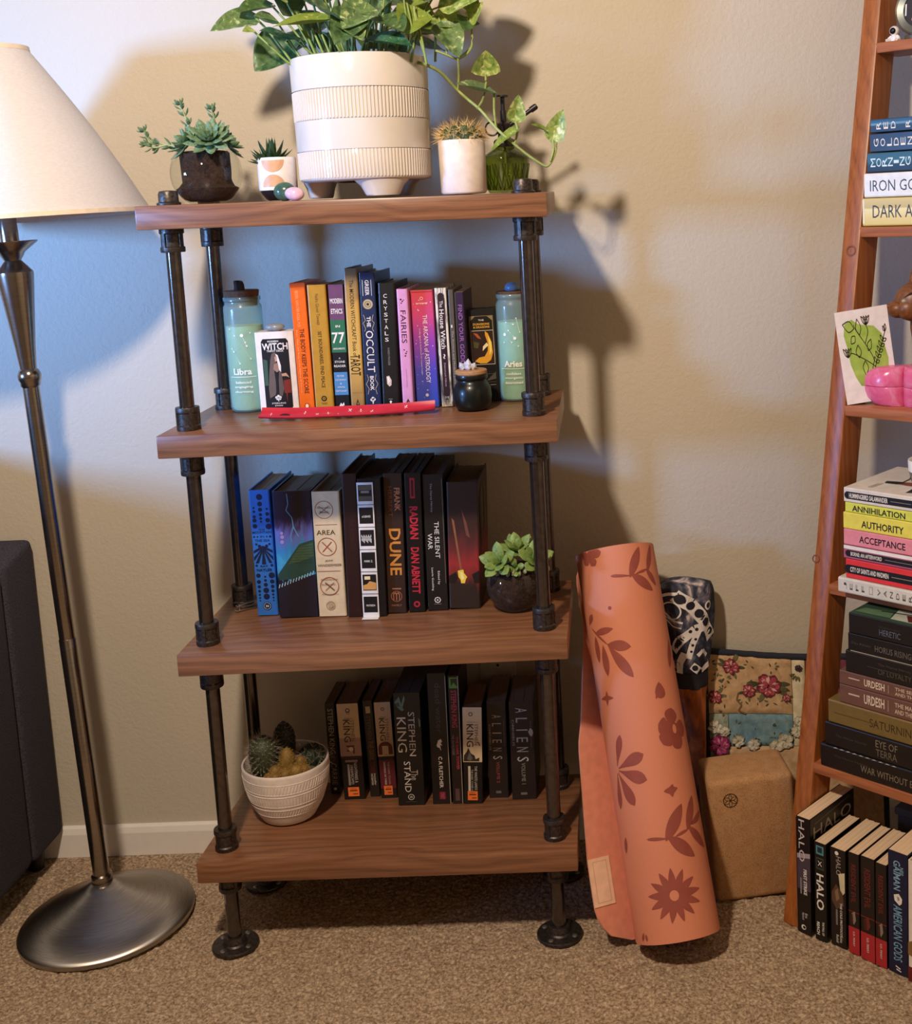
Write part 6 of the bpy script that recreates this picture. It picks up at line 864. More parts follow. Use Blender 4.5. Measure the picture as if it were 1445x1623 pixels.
for c, r in (((.010, -.022, .118), (.015, .014, .032)), ((-.010, -.036, .108), (.013, .012, .013)), ((.030, -.036, .107), (.015, .013, .014)), ((.034, -.016, .112), (.011, .011, .016)), ((-.006, -.052, .103), (.010, .009, .009)), ((.012, -.046, .105), (.012, .011, .011)), ((-.020, -.050, .101), (.008, .008, .008)), ((.044, -.030, .105), (.010, .010, .012))):
    MB().sphere(c, r, 24, 14).build('golden_cactus', gm, cb, smooth=70); spines(ball_pts(c, r, 7, 12, -.2), .0055, 5, .0003, mat('#b8904a', .6), cb, 7, 1.0)
pts = ball_pts((.046, .026, .104), (.026, .026, .030), 6, 9, -.1)
MB().lathe([(0, -.03), (.02, -.022), (.026, 0), (.022, .018), (.012, .027), (0, .030)], 44, Matrix.Translation((.046, .026, .104)), cap=False, fn=lambda r, z, a, i: r * (1 + .13 * math.cos(11 * a))).build('cactus_ball', mat('#1f2a1a', .6), cb, smooth=70); spines(pts, .026, 6, .0003, sp1, cb, 9, .9)
# haworthia cup
hx, hy = .2130, .138; hz_ = zm(0, hx, hy, .035)
hc = thing('potted_haworthia', 'spiky dark succulent in a small white cup printed with tan half circles', 'potted plant', (hx, hy, hz_))
MB().lathe([(0, .0005), (.018, 0), (.023, .003), (.030, .012), (.0325, .0195), (.030, .0195), (0, .012)], 40, cap=False).build('dark_saucer_base', mat('#17171a', .3), hc)
MB().lathe([(.020, .014), (.0335, .0185), (.0342, .022), (.0345, .074), (.0335, .0765), (.0318, .076), (.031, .06), (0, .058)], 48, cap=False).build('cup', mat('#ece0d8', .35), hc)
fcy = lambda x, z: Vector((.0349 * math.sin(x / .0349), -.0349 * math.cos(x / .0349), z))
for cz2, sg_ in ((.0715, -1), (.0245, 1)):
    p_ = PR(fcy); p_.mb.grid(lambda a, b: fcy(.0005 + math.cos(PI * a) * .0215 * b, cz2 + sg_ * math.sin(PI * a) * .0215 * b), 18, 4); p_.build('half_circle_print', mat('#cf9f74', .45), hc)
MB().lathe([(.031, .066), (0, .070)], 24, cap=False).build('soil', soil, hc)
hwm = leaf_mat('haworthia_green', '#1a2c1a', '#33502a', scale=10)
def spike(L, wd, th): 
    def f(a, b): k = (1 - b) ** .8 * min(1, .75 + b * 2); an = 2 * PI * a; return (L * b, math.cos(an) * wd / 2 * k, math.sin(an) * th / 2 * k + .22 * L * b * b)
    return MB().grid(f, 8, 8, closed=True).mesh('leaf', hwm, smooth=60)
rosette(hc, (-.008, 0, .068), (0, 0, 1), [(7, .35, 1.0), (6, .8, 1.05), (4, 1.2, 1.0)], spike(.043, .019, .008)); rosette(hc, (-.022, -.012, .068), (-.6, -.2, 1), [(5, .5, 1.0), (3, 1.0, .9)], spike(.026, .010, .005))
st = thing('green_stone', 'polished dark green tumbled stone in front of the little white cup', 'stone', (.2375, .085, zs(0, .2375, .085) + .0002))
MB().sphere((0, 0, .0165), (.0195, .015, .0168), 28, 18).build('stone', mat('#41604f', .2, var=.3, bscale=90), st, smooth=80)
st = thing('pink_stone', 'small polished pale pink stone beside the green one', 'stone', (.2590, .062, zs(0, .2590, .062) + .0002))
MB().sphere((0, 0, .0118), (.0170, .0125, .0120), 28, 18, Matrix.Rotation(.12, 4, 'Y')).build('stone', mat('#dcb8cc', .18, var=.15, bscale=90), st, smooth=80)
# mister
mx_, my_ = .6224, .200; mz = zm(0, mx_, my_, .04)
ms = thing('plant_mister', 'dark green glass plant mister with a black pump, right of the little cactus', 'spray bottle', (mx_, my_, mz)); pbk = mat('#2a2624', .3, .4)
MB().lathe([(0, .001), (.032, 0), (.0345, .003), (.0445, .058), (.0452, .0625), (.042, .0675), (.028, .076), (.0185, .082), (.0185, .090), (.0175, .090), (.0175, .082), (.026, .075), (.040, .066), (.0435, .0625), (.033, .005), (0, .004)], 48, cap=False).build('glass_bottle', greeng, ms, smooth=50)
rel = MB()
for k in range(14):
    a = 2 * PI * k / 14; pts_ = [Vector(((.035 + .17 * z) * math.cos(a + w_), (.035 + .17 * z) * math.sin(a + w_), z)) for z, w_ in ((.006, 0), (.02, .12), (.035, .2), (.052, .16))]; rel.tube(pts_, .0013, 5); pts_ = [Vector(((.035 + .17 * z) * math.cos(a - w_), (.035 + .17 * z) * math.sin(a - w_), z)) for z, w_ in ((.006, 0), (.02, .12), (.035, .2), (.052, .16))]; rel.tube(pts_, .0013, 5)
rel.build('embossed_leaves', greeng, ms, smooth=60)
MB().lathe([(.0195, .084), (.0205, .086), (.0205, .094), (.018, .097), (.012, .100), (.011, .118), (.0125, .120), (.0125, .126), (.0075, .129), (.006, .130), (.0055, .150)], 32).build('pump_body', pbk, ms, smooth=40)
MB().lathe([(.0042, .128), (.0042, .173), (.0115, .1745), (.0115, .1770), (.010, .178), (0, .178)], 24).build('plunger', pbk, ms, smooth=40)
nz_ = MB(); nz_.cyl((.006, 0, .120), (.054, -.004, .150), .0040); nz_.cyl((.051, -.0038, .1482), (.0615, -.0046, .1548), .0058); nz_.cyl((.060, -.0045, .154), (.063, -.0048, .156), .0045); nz_.build('nozzle', pbk, ms)
rg = MB(); rg.tube([(-.022 + .0125 * math.cos(2 * PI * k / 24), 0, .118 + .0125 * math.sin(2 * PI * k / 24)) for k in range(25)], .0017, 8); rg.build('finger_ring', pbk, ms, smooth=70)
MB().cyl((0, 0, .008), (0, 0, .085), .0022, n=8).build('dip_tube', mat('#c9c9b0', .4), ms)
# ------------------------------------------------------------------ candles, jar, stones, tray
def candle(lab, x, y, z, Rb, hs, txt, lines, stone, dots_, cols):
    t_ = thing('jar_candle', lab, 'candle', (x, y, z))
    MB().lathe([(0, .0005), (Rb * .86, 0), (Rb * .96, .003), (Rb, .009), (Rb, hs - .010), (Rb * .98, hs - .004), (Rb * .90, hs + .001), (Rb * .90, hs + .005), (Rb * .97, hs + .007), (Rb * .97, hs + .013), (Rb * .93, hs + .0145)], 56, cap=False).build('jar', frost, t_, smooth=50)
    MB().lathe([(0, .004), (Rb * .84, .004), (Rb * .93, .010), (Rb * .93, hs * .80), (0, hs * .80)], 48, cap=False).build('wax', mat(cols[0], .6), t_, smooth=50)
    ct = hs + .006
    MB().lathe([(Rb * .78, ct - .010), (Rb * .84, ct + .007), (Rb * .88, ct + .0085), (Rb * .92, ct + cols[1]), (Rb * .88, ct + cols[1] + .0012), (0, ct + cols[1] + .0012)], 40).build('cork_lid', mat('#6d4c34', .85, bump=.4, var=.25), t_, smooth=40)
    R2 = Rb + .0004; fm_ = lambda a, b: Vector((R2 * math.sin(a / R2 + cols[2]), -R2 * math.cos(a / R2 + cols[2]), b))
    wi = INK('#eef0e4')
    text(txt, t_, wi, fm_, 0, hs * .385, .036, .0125, name='label_print', bold=.03)
    PR(fm_).mb if False else None
    p_ = PR(fm_); p_.rect(-.026, hs * .332, .026, hs * .337, 8, 2); p_.build('label_print', wi, t_)
    for q, l_ in enumerate(lines): text(l_, t_, wi, fm_, 0, hs * (.285 - .045 * q), .036 - .006 * (q == 0), .0052, name='label_print', bold=.02)
    p_ = PR(fm_)
    for dx, dz, r in dots_: p_.disc(dx, hs * dz, r, n=10, m=2)
    for (a, b) in zip(dots_[:-1:2], dots_[1::2]): p_.line([(a[0], hs * a[1]), (b[0], hs * b[1])], .0006)
    p_.build('constellation_print', wi, t_)
    return t_, ct + cols[1] + .0012
ca, ht = candle('aqua frosted jar candle with a cork lid, left end of the second shelf', .0985, .2385, zs(1, .0985, .2385) + .0006, .0362, .207, 'Libra', ['balanced', 'engaging', 'charming'], 0, [(.004, .72, .0032), (.012, .62, .0018), (-.014, .57, .0015), (.010, .655, .0014), (-.010, .72, .0012), (.018, .50, .0014), (-.003, .46, .0014), (-.018, .60, .0012), (.02, .74, .0014), (-.02, .78, .0014)], ('#dad6a8', .019, .02))
sx_ = thing('black_stone', 'rough black stone resting on the cork lid of the left candle', 'stone', (.0985 - .003, .2385, zs(1, .0985, .2385) + .0008 + ht))
MB().add(*blob_loft([(0, 0, 0, .0105, .009), (0, 0, .010, .0098, .0085), (-.0015, 0, .0165, .0088, .008), (-.003, 0, .0185, .0060, .006)], 7)).build('stone', mat('#14131c', .25), sx_, smooth=0)
ca2, ht2 = candle('pale aqua jar candle with a cork lid, right end of the second shelf', .6205, .2280, zs(1, .6205, .2280) + .0006, .0340, .1905, 'Aries', ['confident', 'energetic', 'determined'], 0, [(-.006, .72, .0016), (.006, .64, .0030), (-.014, .68, .0030), (.0, .60, .0014), (.012, .56, .0014), (-.016, .60, .0014), (.004, .78, .0016), (-.01, .80, .0012), (.016, .70, .0012), (.01, .84, .0012)], ('#d2d8b0', .012, -.10))
sx_ = thing('blue_stone', 'smooth dusty blue domed stone resting on the cork lid of the right candle', 'stone', (.6205, .2280, zs(1, .6205, .2280) + .0008 + ht2))
MB().lathe([(.0125, 0), (.0150, .003), (.0145, .009), (.010, .0145), (.004, .0165), (0, .0168)], 28).build('stone', mat('#6f8cb0', .35), sx_, smooth=60)
gs = thing('grey_stone', 'flat grey polished stone lying on top of the white card box', 'stone', (.1660, .209, BK['deck'][2] + BK['deck'][4] + .0012))
MB().sphere((0, 0, .0075), (.0185, .014, .0078), 26, 14).build('stone', mat('#8b8f90', .22, var=.2), gs, smooth=80)
jx, jy = .5441, .1345; jz = zm(1, jx, jy, .04)
jr = thing('green_jar', 'squat black-green glass jar with a cork lid, in front of the purple book', 'jar', (jx, jy, jz))
MB().lathe([(0, .0005), (.024, 0), (.030, .003), (.0345, .012), (.0355, .026), (.0345, .040), (.030, .049), (.0270, .0525), (.0268, .056), (.0295, .058), (.0300, .062), (.0292, .066), (.027, .066)], 48, cap=False).build('glass_body', darkg, jr, smooth=50)
MB().lathe([(.0255, .060), (.0275, .0665), (.0290, .068), (.0292, .073), (.028, .0745), (0, .0745)], 36).build('cork_lid', cork, jr, smooth=40)
qz = thing('clear_quartz', 'whitish crystal cluster sitting on the lid of the black-green jar', 'stone', (jx - .006, jy, jz + .0756)); qm = mat('#c9c9d2', .15)
for (x, y, ax, ay, l_, r_) in ((0, 0, .1, -.1, .020, .007), (-.008, .002, -.5, 0, .015, .006), (.008, -.002, .5, -.1, .014, .006), (.002, -.007, .1, -.6, .012, .0055), (-.004, .007, -.2, .4, .014, .006)):
    MB().lathe([(r_ * .8, 0), (r_, l_ * .5), (0, l_)], 6, Matrix.Translation((x, y, 0)) @ Matrix.Rotation(ax, 4, 'Y') @ Matrix.Rotation(-ay, 4, 'X')).build('crystal_point', qm, qz, smooth=0)
tz = zs(1, .3, .1) + .0003
ty = thing('incense_tray', 'long narrow red tray with white flecks lying in front of the books, second shelf', 'tray', (.316, .108, tz)); redm = mat('#c22a3c', .35)
def tray(a, b, e=0):
    s_ = a * 2 - 1; x = s_ * .160; w_ = .0175 * (1 - .55 * max(0, s_) ** 2 - .15 * max(0, -s_) ** 6); y = (b * 2 - 1) * w_ + .004 * s_; z = .0012 + .011 * max(0, b - .15) ** 1.4 + .0075 * max(0, (s_ - .1)) ** 2 * .8 + .010 * max(0, -s_ - .35) ** 2 + .0055 * abs(b * 2 - 1) ** 3; return Vector((x, y, z + e))
m = MB(); nu, nv = 40, 9; vs = [tray(i / (nu - 1), j / (nv - 1), e) for e in (0, .0035) for j in range(nv) for i in range(nu)]; K = nu * nv
fs = [(e * K + j * nu + i, e * K + j * nu + i + 1, e * K + (j + 1) * nu + i + 1, e * K + (j + 1) * nu + i) for e in (0, 1) for j in range(nv - 1) for i in range(nu - 1)]
bd = [j * nu for j in range(nv)] + [(nv - 1) * nu + i for i in range(1, nu)] + [j * nu + nu - 1 for j in range(nv - 2, -1, -1)] + [i for i in range(nu - 2, 0, -1)]
fs += [(bd[k], bd[(k + 1) % len(bd)], K + bd[(k + 1) % len(bd)], K + bd[k]) for k in range(len(bd))]
m.add(vs, fs).build('tray_body', redm, ty, smooth=50)
p_ = PR(lambda a, b: tray(a, b, .0038)); r_ = random.Random(12)
for k in range(14):
    a, b = .06 + .065 * k + r_.uniform(-.01, .01), r_.uniform(.12, .85)
    for q in range(4): p_.petal(a, b, a + .012 * math.cos(q * PI / 2 + k), b + .12 * math.sin(q * PI / 2 + k), .006, .6, 5, 3)
p_.build('white_flowers', INK('#efe4e0'), ty); PR(lambda a, b: tray(a, b, .0040)).disc(.14, .5, .030, .18).build('dark_slot', INK('#2a1216'), ty)
nc = thing('nail_clipper', 'small metal nail clipper lying beside the back left pipe on the third shelf', 'clipper', (.062, .236, zs(2, .062, .236) + .0005), (0, 0, .62)); stl = mat('#a8a29c', .25, .95)
MB().rbox((0, 0, .002), (.054, .011, .0032), .0012).build('lower_blade', stl, nc); MB().rbox((.001, 0, .0085), (.052, .010, .0022), .001, Matrix.Rotation(.10, 4, 'Y')).build('upper_blade', stl, nc); MB().cyl((-.018, 0, .003), (-.018, 0, .012), .0028).build('pivot_pin', stl, nc); MB().rbox((.004, 0, .0135), (.044, .008, .0018), .0008, Matrix.Rotation(-.08, 4, 'Y')).build('lever', stl, nc)
# ------------------------------------------------------------------ coral yoga mat
mB = Vector((.8840, -.0122, .0336)); mu, mv, ma = Vector(G['mu']), Vector(G['mv']), Vector(G['ma'])
MM = Matrix(((mu.x, mv.x, ma.x, mB.x), (mu.y, mv.y, ma.y, mB.y), (mu.z, mv.z, ma.z, mB.z + .0025), (0, 0, 0, 1)))
coral = NT('coral_rubber'); v = coral.coords(); nz = coral.noise(v, 700, 2); n2 = coral.noise(v, 9, 2); coral.l(coral.mix(.5, coral.ramp(nz, [(.3, '#cf7d5c'), (.7, '#dd8c6a')]), coral.ramp(n2, [(.3, '#d38262'), (.7, '#d98868')])), coral.b.inputs['Base Color']); coral.set(Roughness=.7); coral.bump(nz, .15, .0006); coral = coral.m
coralb = mat('#dd8f74', .7, name='coral_underside')
ym = thing('yoga_mat', 'rolled coral yoga mat printed with dark red flowers and leaves, leaning beside the pipe shelves', 'yoga mat', M=MM)
R_, L_, th_ = .079, .7168, .0042
ph0 = math.radians(128)
sp = []          # spiral outline from the outer tangent point inward
turns = 5.2; N = 170
for k in range(N + 1):
    t_ = k / N; sp.append((R_ - th_ / 2 - (R_ - .030) * (max(0, t_ - .19)) / .81, ph0 - 2 * PI * turns * t_))
m = MB()
for side in (1, -1):
    pass
vs = []; K = N + 1
for zz in (0, L_):
    for s_ in (.5, -.5):
        for r, p in sp: vs.append(((r + s_ * th_) * math.cos(p), (r + s_ * th_) * math.sin(p), zz))
def ix(z, s, k): return (z * 2 + s) * K + k
fs = []
for k in range(N): fs += [(ix(0, 0, k), ix(0, 0, k + 1), ix(1, 0, k + 1), ix(1, 0, k)), (ix(0, 1, k + 1), ix(0, 1, k), ix(1, 1, k), ix(1, 1, k + 1)), (ix(0, 0, k + 1), ix(0, 0, k), ix(0, 1, k), ix(0, 1, k + 1)), (ix(1, 0, k), ix(1, 0, k + 1), ix(1, 1, k + 1), ix(1, 1, k))]
fs += [(ix(0, 0, 0), ix(1, 0, 0), ix(1, 1, 0), ix(0, 1, 0)), (ix(0, 0, N), ix(0, 1, N), ix(1, 1, N), ix(1, 0, N))]
m.add(vs, fs).build('rolled_sheet', coral, ym, smooth=50)
def ext(t_): return .060 - .018 * min(1, max(0, (t_ - .15) / .25)) - .040 * max(0, min(1, (t_ - .36) / .22))
def flap(a, b, e):   # a 0..1 outwards from the tangent point, b along the axis
    t_ = b * L_; full = (ext(t_) + .036) / .80; rc = .075
    lim = full if t_ > rc else full - rc * .95 + math.sqrt(max(rc * rc - (rc - t_) ** 2, 0)) * .95
    tt = L_ - t_
    if tt < .05: lim = min(lim, full - .05 + math.sqrt(max(.05 ** 2 - (.05 - tt) ** 2, 0)))
    s_ = a * max(lim, .002); p = Vector((R_ * math.cos(ph0), R_ * math.sin(ph0), t_)); d = Vector((-math.sin(ph0), math.cos(ph0), 0)); n_ = Vector((math.cos(ph0), math.sin(ph0), 0))
    return p + d * s_ + n_ * (-th_ * e + .10 * s_ * s_ * 3)
nu, nv = 9, 44; vs = [flap(i / (nu - 1), j / (nv - 1), e) for e in (0, 1) for j in range(nv) for i in range(nu)]; K = nu * nv
fs = [(e * K + j * nu + i, e * K + j * nu + i + 1, e * K + (j + 1) * nu + i + 1, e * K + (j + 1) * nu + i) for e in (0, 1) for j in range(nv - 1) for i in range(nu - 1)]
bd = [i for i in range(nu)] + [j * nu + nu - 1 for j in range(1, nv)] + [(nv - 1) * nu + i for i in range(nu - 2, -1, -1)]
fs += [(bd[k], bd[k + 1], K + bd[k + 1], K + bd[k]) for k in range(len(bd) - 1)]
fo = MB().add(vs, fs).build('loose_end', coralb, ym, smooth=50)
tagf = lambda e: (lambda a, b: flap(a, b, 1 + e))
tg = MB(); A0, A1, B0, B1 = .62, 1.012, .098, .215
vs = [tagf(e)(A0 + (A1 - A0) * i / 3, B0 + (B1 - B0) * j / 8) for e in (.05, .45) for j in range(9) for i in range(4)]; K = 36
fs = [(e * K + j * 4 + i, e * K + j * 4 + i + 1, e * K + (j + 1) * 4 + i + 1, e * K + (j + 1) * 4 + i) for e in (0, 1) for j in range(8) for i in range(3)]
bd = [0, 1, 2, 3] + [j * 4 + 3 for j in range(1, 9)] + [34, 33, 32] + [j * 4 for j in range(7, -1, -1)]
fs += [(bd[k], bd[k + 1], K + bd[k + 1], K + bd[k]) for k in range(len(bd) - 1)]
tg.add(vs, fs).build('label_tag', mat('#f0c9aa', .6), ym, smooth=40)
q = PR(tagf(.5)); a0, a1, b0, b1 = A0 + .06, A1 - .07, B0 + .008, B1 - .008
q.rect(a0, b0, a0 + .012, b1, 2, 6).rect(a1 - .012, b0, a1, b1, 2, 6).rect(a0, b0, a1, b0 + .0016).rect(a0, b1 - .0016, a1, b1).build('tag_frame', INK('#dba888'), ym)
Rm = R_ + .0005
fm = lambda s_, t_: Vector((Rm * math.cos(s_ / R_), Rm * math.sin(s_ / R_), min(max(t_, .001), L_ - .001)))
dark = mat('#97493a', .7, name='dark_red_print')
for p in G['motifs']:
    q = PR(fm)
    if p[0] == 'p': q.petal(p[1], p[2], p[3], p[4], p[5], p[6], 12, 7)
    else: q.disc(p[1], p[2], p[3], hole=p[4], n=24, m=4)
    q.build('printed_motif', dark, ym)
lt = PR(lambda s_, t_: Vector(((Rm + .0004) * math.cos(s_ / R_), (Rm + .0004) * math.sin(s_ / R_), t_)))
for x, y, r, ry in [[-0.12, 0.0775, 0.0085, 0.0091], [-0.0624, 0.3608, 0.005, 0.0085], [-0.1943, 0.3049, 0.0045, 0.007]]: lt.disc(x, y, r, ry)
lt.build('motif_centres', coral, ym)
# ------------------------------------------------------------------ cloth bundle behind the mat
bu = thing('cloth_bundle', 'furled cloth bundle, navy and white above, rust tie-dye below, behind the coral mat', 'bundle', (.945, .300, .002))
def axis(z): t_ = z / .585; return Vector((.000 - .010 * t_, -.012 + .070 * t_, z))
def rad(z): 
    for (za, ra), (zb, rb) in zip(BR[:-1], BR[1:]):
        if za <= z <= zb: return ra + (rb - ra) * (z - za) / (zb - za)
    return BR[-1][1]
BR = [(0, .013), (.16, .020), (.28, .030), (.372, .036), (.374, .038), (.404, .038), (.408, .042), (.46, .049), (.53, .055), (.572, .056), (.585, .052)]
def surf(a, z, e=0.0):
    w_ = 2 * PI * a; r = rad(z) + e; f_ = (1 + .06 * math.sin(3 * w_ + 14 * z) + .04 * math.sin(7 * w_ - 22 * z)) if not .373 < z < .405 else 1.0
    c_ = axis(z); return Vector((c_.x + r * f_ * math.cos(w_) * 1.05, c_.y + r * f_ * math.sin(w_) * .72, z))
t = NT('rust_tie_dye'); v = t.coords((26, 26, 9)); nz = t.noise(v, 1.0, 4, .65, .8); t.l(t.ramp(nz, [(.30, '#3a1d12'), (.45, '#7a3a14'), (.58, '#a85c24'), (.70, '#b78a58')]), t.b.inputs['Base Color']); t.set(Roughness=.8); rust = t.m
t = NT('navy_cloud_print'); v = t.coords((22, 22, 16)); nz = t.noise(v, 1.0, 4, .6, 1.0); t.l(t.ramp(nz, [(.40, '#15161f'), (.50, '#2f3448'), (.58, '#6d6a78'), (.66, '#cfc0bc')]), t.b.inputs['Base Color']); t.set(Roughness=.75); navyp = t.m
MB().grid(lambda a, b: surf(a, .374 * b), 40, 24, closed=True).build('lower_cloth', rust, bu, smooth=70)
MB().grid(lambda a, b: surf(a, .372 + .034 * b, .001), 40, 4, closed=True).build('band', mat('#191a26', .7), bu, smooth=60)
m = MB().grid(lambda a, b: surf(a, .404 + .181 * b), 48, 22, closed=True); m.grid(lambda a, b: Vector(axis(.585)) + (surf(a, .585) - axis(.585)) * (1 - b) + Vector((0, 0, .012 * math.sin(PI * b * .5))), 48, 6, closed=True); m.build('upper_cloth', navyp, bu, smooth=70)
sf = lambda e: (lambda x, z: surf(.75 + x, z, e))    # x: turn fraction from the front
wht = mat('#e2dcd8', .75); p1 = PR(sf(.0012)); p2 = PR(sf(.0022)); p3 = PR(sf(.003))
def ribbon(p, pts, wd):
    pts = [(a, b) for a, b in pts]; out = []
    for k in range(len(pts) - 1):
        for q_ in range(6): out.append((pts[k][0] + (pts[k + 1][0] - pts[k][0]) * q_ / 6, pts[k][1] + (pts[k + 1][1] - pts[k][1]) * q_ / 6))
    out.append(pts[-1]); c_ = .30
    for (xa, za), (xb, zb) in zip(out[:-1], out[1:]):
        dx, dz = (xb - xa) * c_, zb - za; l_ = math.hypot(dx, dz); nx, nz_ = -dz / l_ * wd / 2, dx / l_ * wd / 2
        p.mb.add([p.fn(xa + nx / c_, za + nz_), p.fn(xb + nx / c_, zb + nz_), p.fn(xb - nx / c_, zb - nz_), p.fn(xa - nx / c_, za - nz_)], [(0, 1, 2, 3)])
ribbon(p1, [(-.06, .572), (.03, .552), (.12, .515), (.20, .475)], .026); ribbon(p1, [(.14, .505), (.05, .500), (-.04, .480), (-.10, .455)], .018); ribbon(p1, [(.08, .500), (.03, .470), (.00, .440)], .012)
ribbon(p1, [(-.17, .565), (-.10, .574), (-.04, .575)], .006); ribbon(p1, [(.16, .440), (.10, .455), (.06, .445)], .008); ribbon(p1, [(-.02, .452), (-.06, .430), (-.07, .408)], .014); p1.disc(.15, .545, .03, .010, hole=.6); ribbon(p1, [(-.14, .540), (-.08, .520), (-.02, .516)], .004); ribbon(p1, [(-.16, .530), (-.08, .508), (-.03, .505)], .003); ribbon(p1, [(.02, .425), (.08, .410)], .016); ribbon(p1, [(.10, .412), (.19, .420)], .012); ribbon(p1, [(-.14, .50), (-.12, .45), (-.10, .41)], .005)
for x, z, r in ((-.03, .565, .010), (.03, .550, .0085), (.08, .532, .009), (.13, .512, .0088), (.18, .490, .008)): p2.disc(x, z, r / .30, r, n=14)
for x, z, r in ((.06, .500, .0035), (.02, .497, .0035), (.05, .480, .0028), (.03, .468, .0028), (.02, .455, .0025), (.04, .420, .006), (-.11, .47, .004), (-.11, .44, .005), (-.10, .415, .004)): p2.disc(x, z, r / .30, r, n=12)
p1.disc(-.085, .540, .062, .019, hole=.86, n=26); p1.build('white_print', wht, bu)['kind'] = 'stuff'; p2.build('dark_dots', mat('#161722', .75), bu)['kind'] = 'stuff'
# ------------------------------------------------------------------ quilt
qu = thing('patchwork_quilt', 'floral patchwork quilt with dark blue binding, leaning on the wall behind the cork block', 'quilt', (0, 0, 0))
qx0, qx1, qz1 = .978, 1.345, .430
def qs(x, z, e=0.0):
    puff = .0022 * (abs(math.sin(x * 95 + 1.2 * math.sin(z * 60))) * abs(math.sin(z * 95 + 1.1 * math.sin(x * 70)))) ** .5
    top = -.022 * math.sin(PI * min(1, max(0, (x - qx0) / .22)) * .5) * max(0, z / qz1); y = .335 + .040 * z / qz1 - puff - e + .006 * math.sin((x - qx0) * 14)
    return Vector((x, y, z * (1 + top / qz1 * 1.0)))
def patch(nm, x0, x1, z0, z1, m_):
    nx_, nz_2 = max(6, int((x1 - x0) / .006)), max(6, int((z1 - z0) / .006)); e0 = lambda a: .004 * min(1, min(a, 1 - a) * 12) ** .5
    return MB().grid(lambda a, b: qs(x0 + (x1 - x0) * a, z0 + (z1 - z0) * b, min(e0(a), e0(b))), nx_, nz_2).build(nm, m_, qu, smooth=70)
def pm_(name, c1, c2, sc=60, b_=.2):
    t = NT(name); v = t.coords(); nz = t.noise(v, sc, 3, .6, .6); t.l(t.ramp(nz, [(.35, c1), (.65, c2)]), t.b.inputs['Base Color']); t.set(Roughness=.9); t.bump(t.noise(v, 500, 2), b_, .001); return t.m
tan = pm_('tan_calico', '#b8946a', '#cfae84'); bluep = pm_('blue_calico', '#5f8290', '#7f9ea2'); creamp = pm_('cream_calico', '#cdbf9a', '#e0d4b2'); rosep = pm_('dark_rose_calico', '#5a2430', '#7d3a44', 40); greyp = pm_('grey_green_calico', '#7d8a78', '#a3ab98', 50)
patch('patch', qx0, 1.158, .298, .428, tan); patch('patch', 1.022, 1.158, .226, .297, bluep); patch('patch', qx0, 1.021, .205, .297, greyp); patch('patch', 1.159, 1.186, .226, .426, creamp); patch('patch', 1.022, 1.186, .11, .225, tan); patch('patch', qx0, 1.021, .01, .204, bluep); patch('patch', 1.022, 1.186, .01, .109, creamp); patch('patch', 1.187, qx1, .215, .428, rosep); patch('patch', 1.187, qx1, .01, .214, tan)
MB().grid(lambda a, b: qs(qx0 + (qx1 - qx0) * a, .006 + (qz1 - .008) * b, -.012), 30, 30).build('backing', mat('#20242f', .9), qu, smooth=60)
bn = MB(); bn.tube([qs(qx0 - .003, z, -.004) for z in [.006 + .0424 * k for k in range(11)]] + [qs(qx0 + (qx1 - qx0) * k / 26, qz1, -.004) for k in range(27)] + [qs(qx1 + .003, .43 - .0424 * k, -.004) for k in range(11)], .0075, 8)
bn.build('binding', mat('#232734', .9), qu, smooth=70)
QL = {}
def qp(lay, col): return QL.setdefault((lay, col), PR(lambda x, z, lay=lay: qs(x, z, .0052 + .0005 * lay)))
rr3 = random.Random(21)
def rose(x, z, r, c1='#6b2230', c2='#a5434e', c3='#d9aaa2'):
    qp(1, c1).disc(x, z, r * .8, n=16, m=4)
    for ring_, n_, cc, w_ in ((.62, 8, c1, .55), (.48, 7, c2, .50), (.26, 6, c3, .22), (.12, 5, c2, .30), (.40, 6, c3, .14)):
        for k in range(n_):
            a = 2 * PI * k / n_ + rr3.uniform(-.3, .3) + ring_ * 5; qp(2 + int((1 - ring_) * 8), cc).petal(x + math.cos(a) * r * ring_ * .5, z + math.sin(a) * r * ring_ * .5, x + math.cos(a + .35) * r * (ring_ + .42), z + math.sin(a + .35) * r * (ring_ + .42), r * w_, .6, 7, 4)
def leafs(x, z, r, n_):
    for k in range(n_): a = rr3.uniform(0, 2 * PI); qp(0, rr3.choice(['#5c5a38', '#47492f', '#6d6a48'])).petal(x + math.cos(a) * r * .6, z + math.sin(a) * r * .6, x + math.cos(a) * r * 1.7, z + math.sin(a) * r * 1.7, r * .4, .5, 6, 4)
for x, z, r in ((1.030, .404, .018), (1.066, .352, .015), (1.108, .366, .027), (.994, .336, .015), (1.145, .338, .009)): leafs(x, z, r, 6); rose(x, z, r)
rose(1.000, .232, .024, '#6d1c40', '#a8386a', '#cf7a98'); rose(.992, .272, .016, '#a8a08a', '#d6cfb8', '#ece6d6'); rose(1.012, .262, .012, '#a8a08a', '#d6cfb8', '#ece6d6')
for x, z, r in ((1.040, .240, .014), (1.072, .232, .014), (1.140, .240, .018), (1.165, .262, .014), (1.120, .228, .015), (1.170, .285, .012)): rose(x, z, r, '#a39a80', '#cdc5a8', '#e0dac4'); leafs(x, z, r * .7, 3)
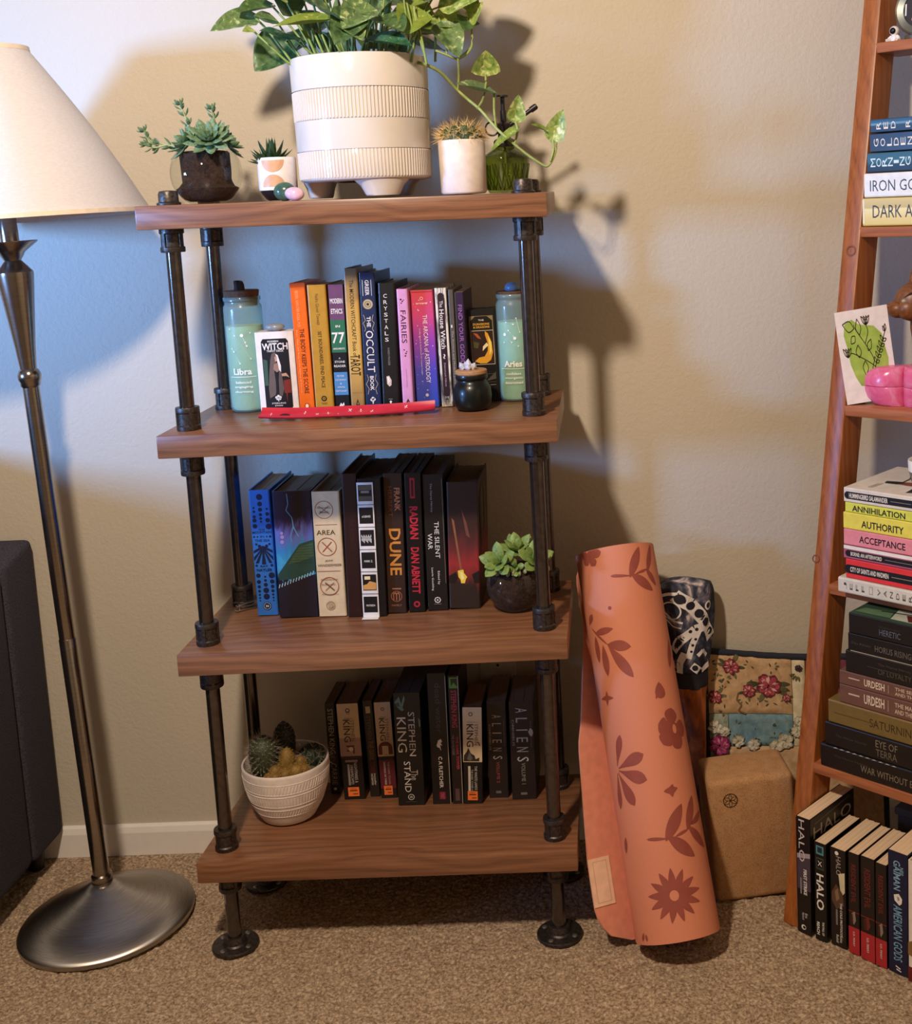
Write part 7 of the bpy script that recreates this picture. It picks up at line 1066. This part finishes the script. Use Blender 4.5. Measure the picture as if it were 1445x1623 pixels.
leafs(1.172, .395, .012, 4); rose(1.172, .408, .008, '#241620', '#3a2430', '#6a5058')
for x, z, r in ((1.23, .36, .03), (1.30, .30, .03), (1.25, .27, .025), (1.31, .39, .025)): rose(x, z, r, '#4a1a24', '#8a3a48', '#a87078')
for k in range(16): leafs(rr3.uniform(.985, 1.15), rr3.uniform(.305, .42), rr3.uniform(.005, .009), 3)
for k in range(10): leafs(rr3.uniform(1.03, 1.15), rr3.uniform(.235, .292), rr3.uniform(.004, .008), 2)
sq_ = [(1.044, .345), (1.040, .330), (1.050, .318), (1.043, .306), (1.058, .300)]
for p, q in zip(sq_[:-1], sq_[1:]): qp(0, '#7d5c40').line([p, q], .0035)
for (l_, c_), p in QL.items(): p.build('floral_print', mat(c_, .9, name='calico_print'), qu)['kind'] = 'stuff'
# ------------------------------------------------------------------ cork block
ckb = thing('cork_yoga_block', 'cork yoga block with a dark flower emblem, standing on carpet beside the coral mat', 'yoga block', M=Matrix.Translation((1.0470, .2100, .0010)) @ Matrix.Rotation(.115, 4, 'Z') @ Matrix.Rotation(-.045, 4, 'Y'))
bm = bmesh.new(); bmesh.ops.create_cube(bm, size=1, matrix=Matrix.Translation((0, 0, .1275)) @ Matrix.Diagonal((.172, .118, .255, 1))); bmesh.ops.bevel(bm, geom=bm.edges[:], offset=.013, segments=5, profile=.5, affect='EDGES')
me = bpy.data.meshes.new('block'); bm.to_mesh(me); bm.free(); me.materials.append(cork); me.shade_smooth(); me.set_sharp_from_angle(angle=1.0); link('block', me, ckb)
ce = PR(lambda a, b: Vector((-.043 + a, -.0593, .214 + b))); dk = INK('#43291a')
ce.disc(0, 0, .0148, hole=.87, n=36, m=2)
for k in range(6):
    a = PI / 6 + k * PI / 3
    for s_ in (-1, 1):
        pts = [(.0138 * t_ * math.cos(a) - s_ * .0030 * math.sin(PI * t_) * math.sin(a), .0138 * t_ * math.sin(a) + s_ * .0030 * math.sin(PI * t_) * math.cos(a)) for t_ in [j / 8 for j in range(9)]]; ce.line(pts, .0012)
ce.build('emblem', dk, ckb)
flush_text()
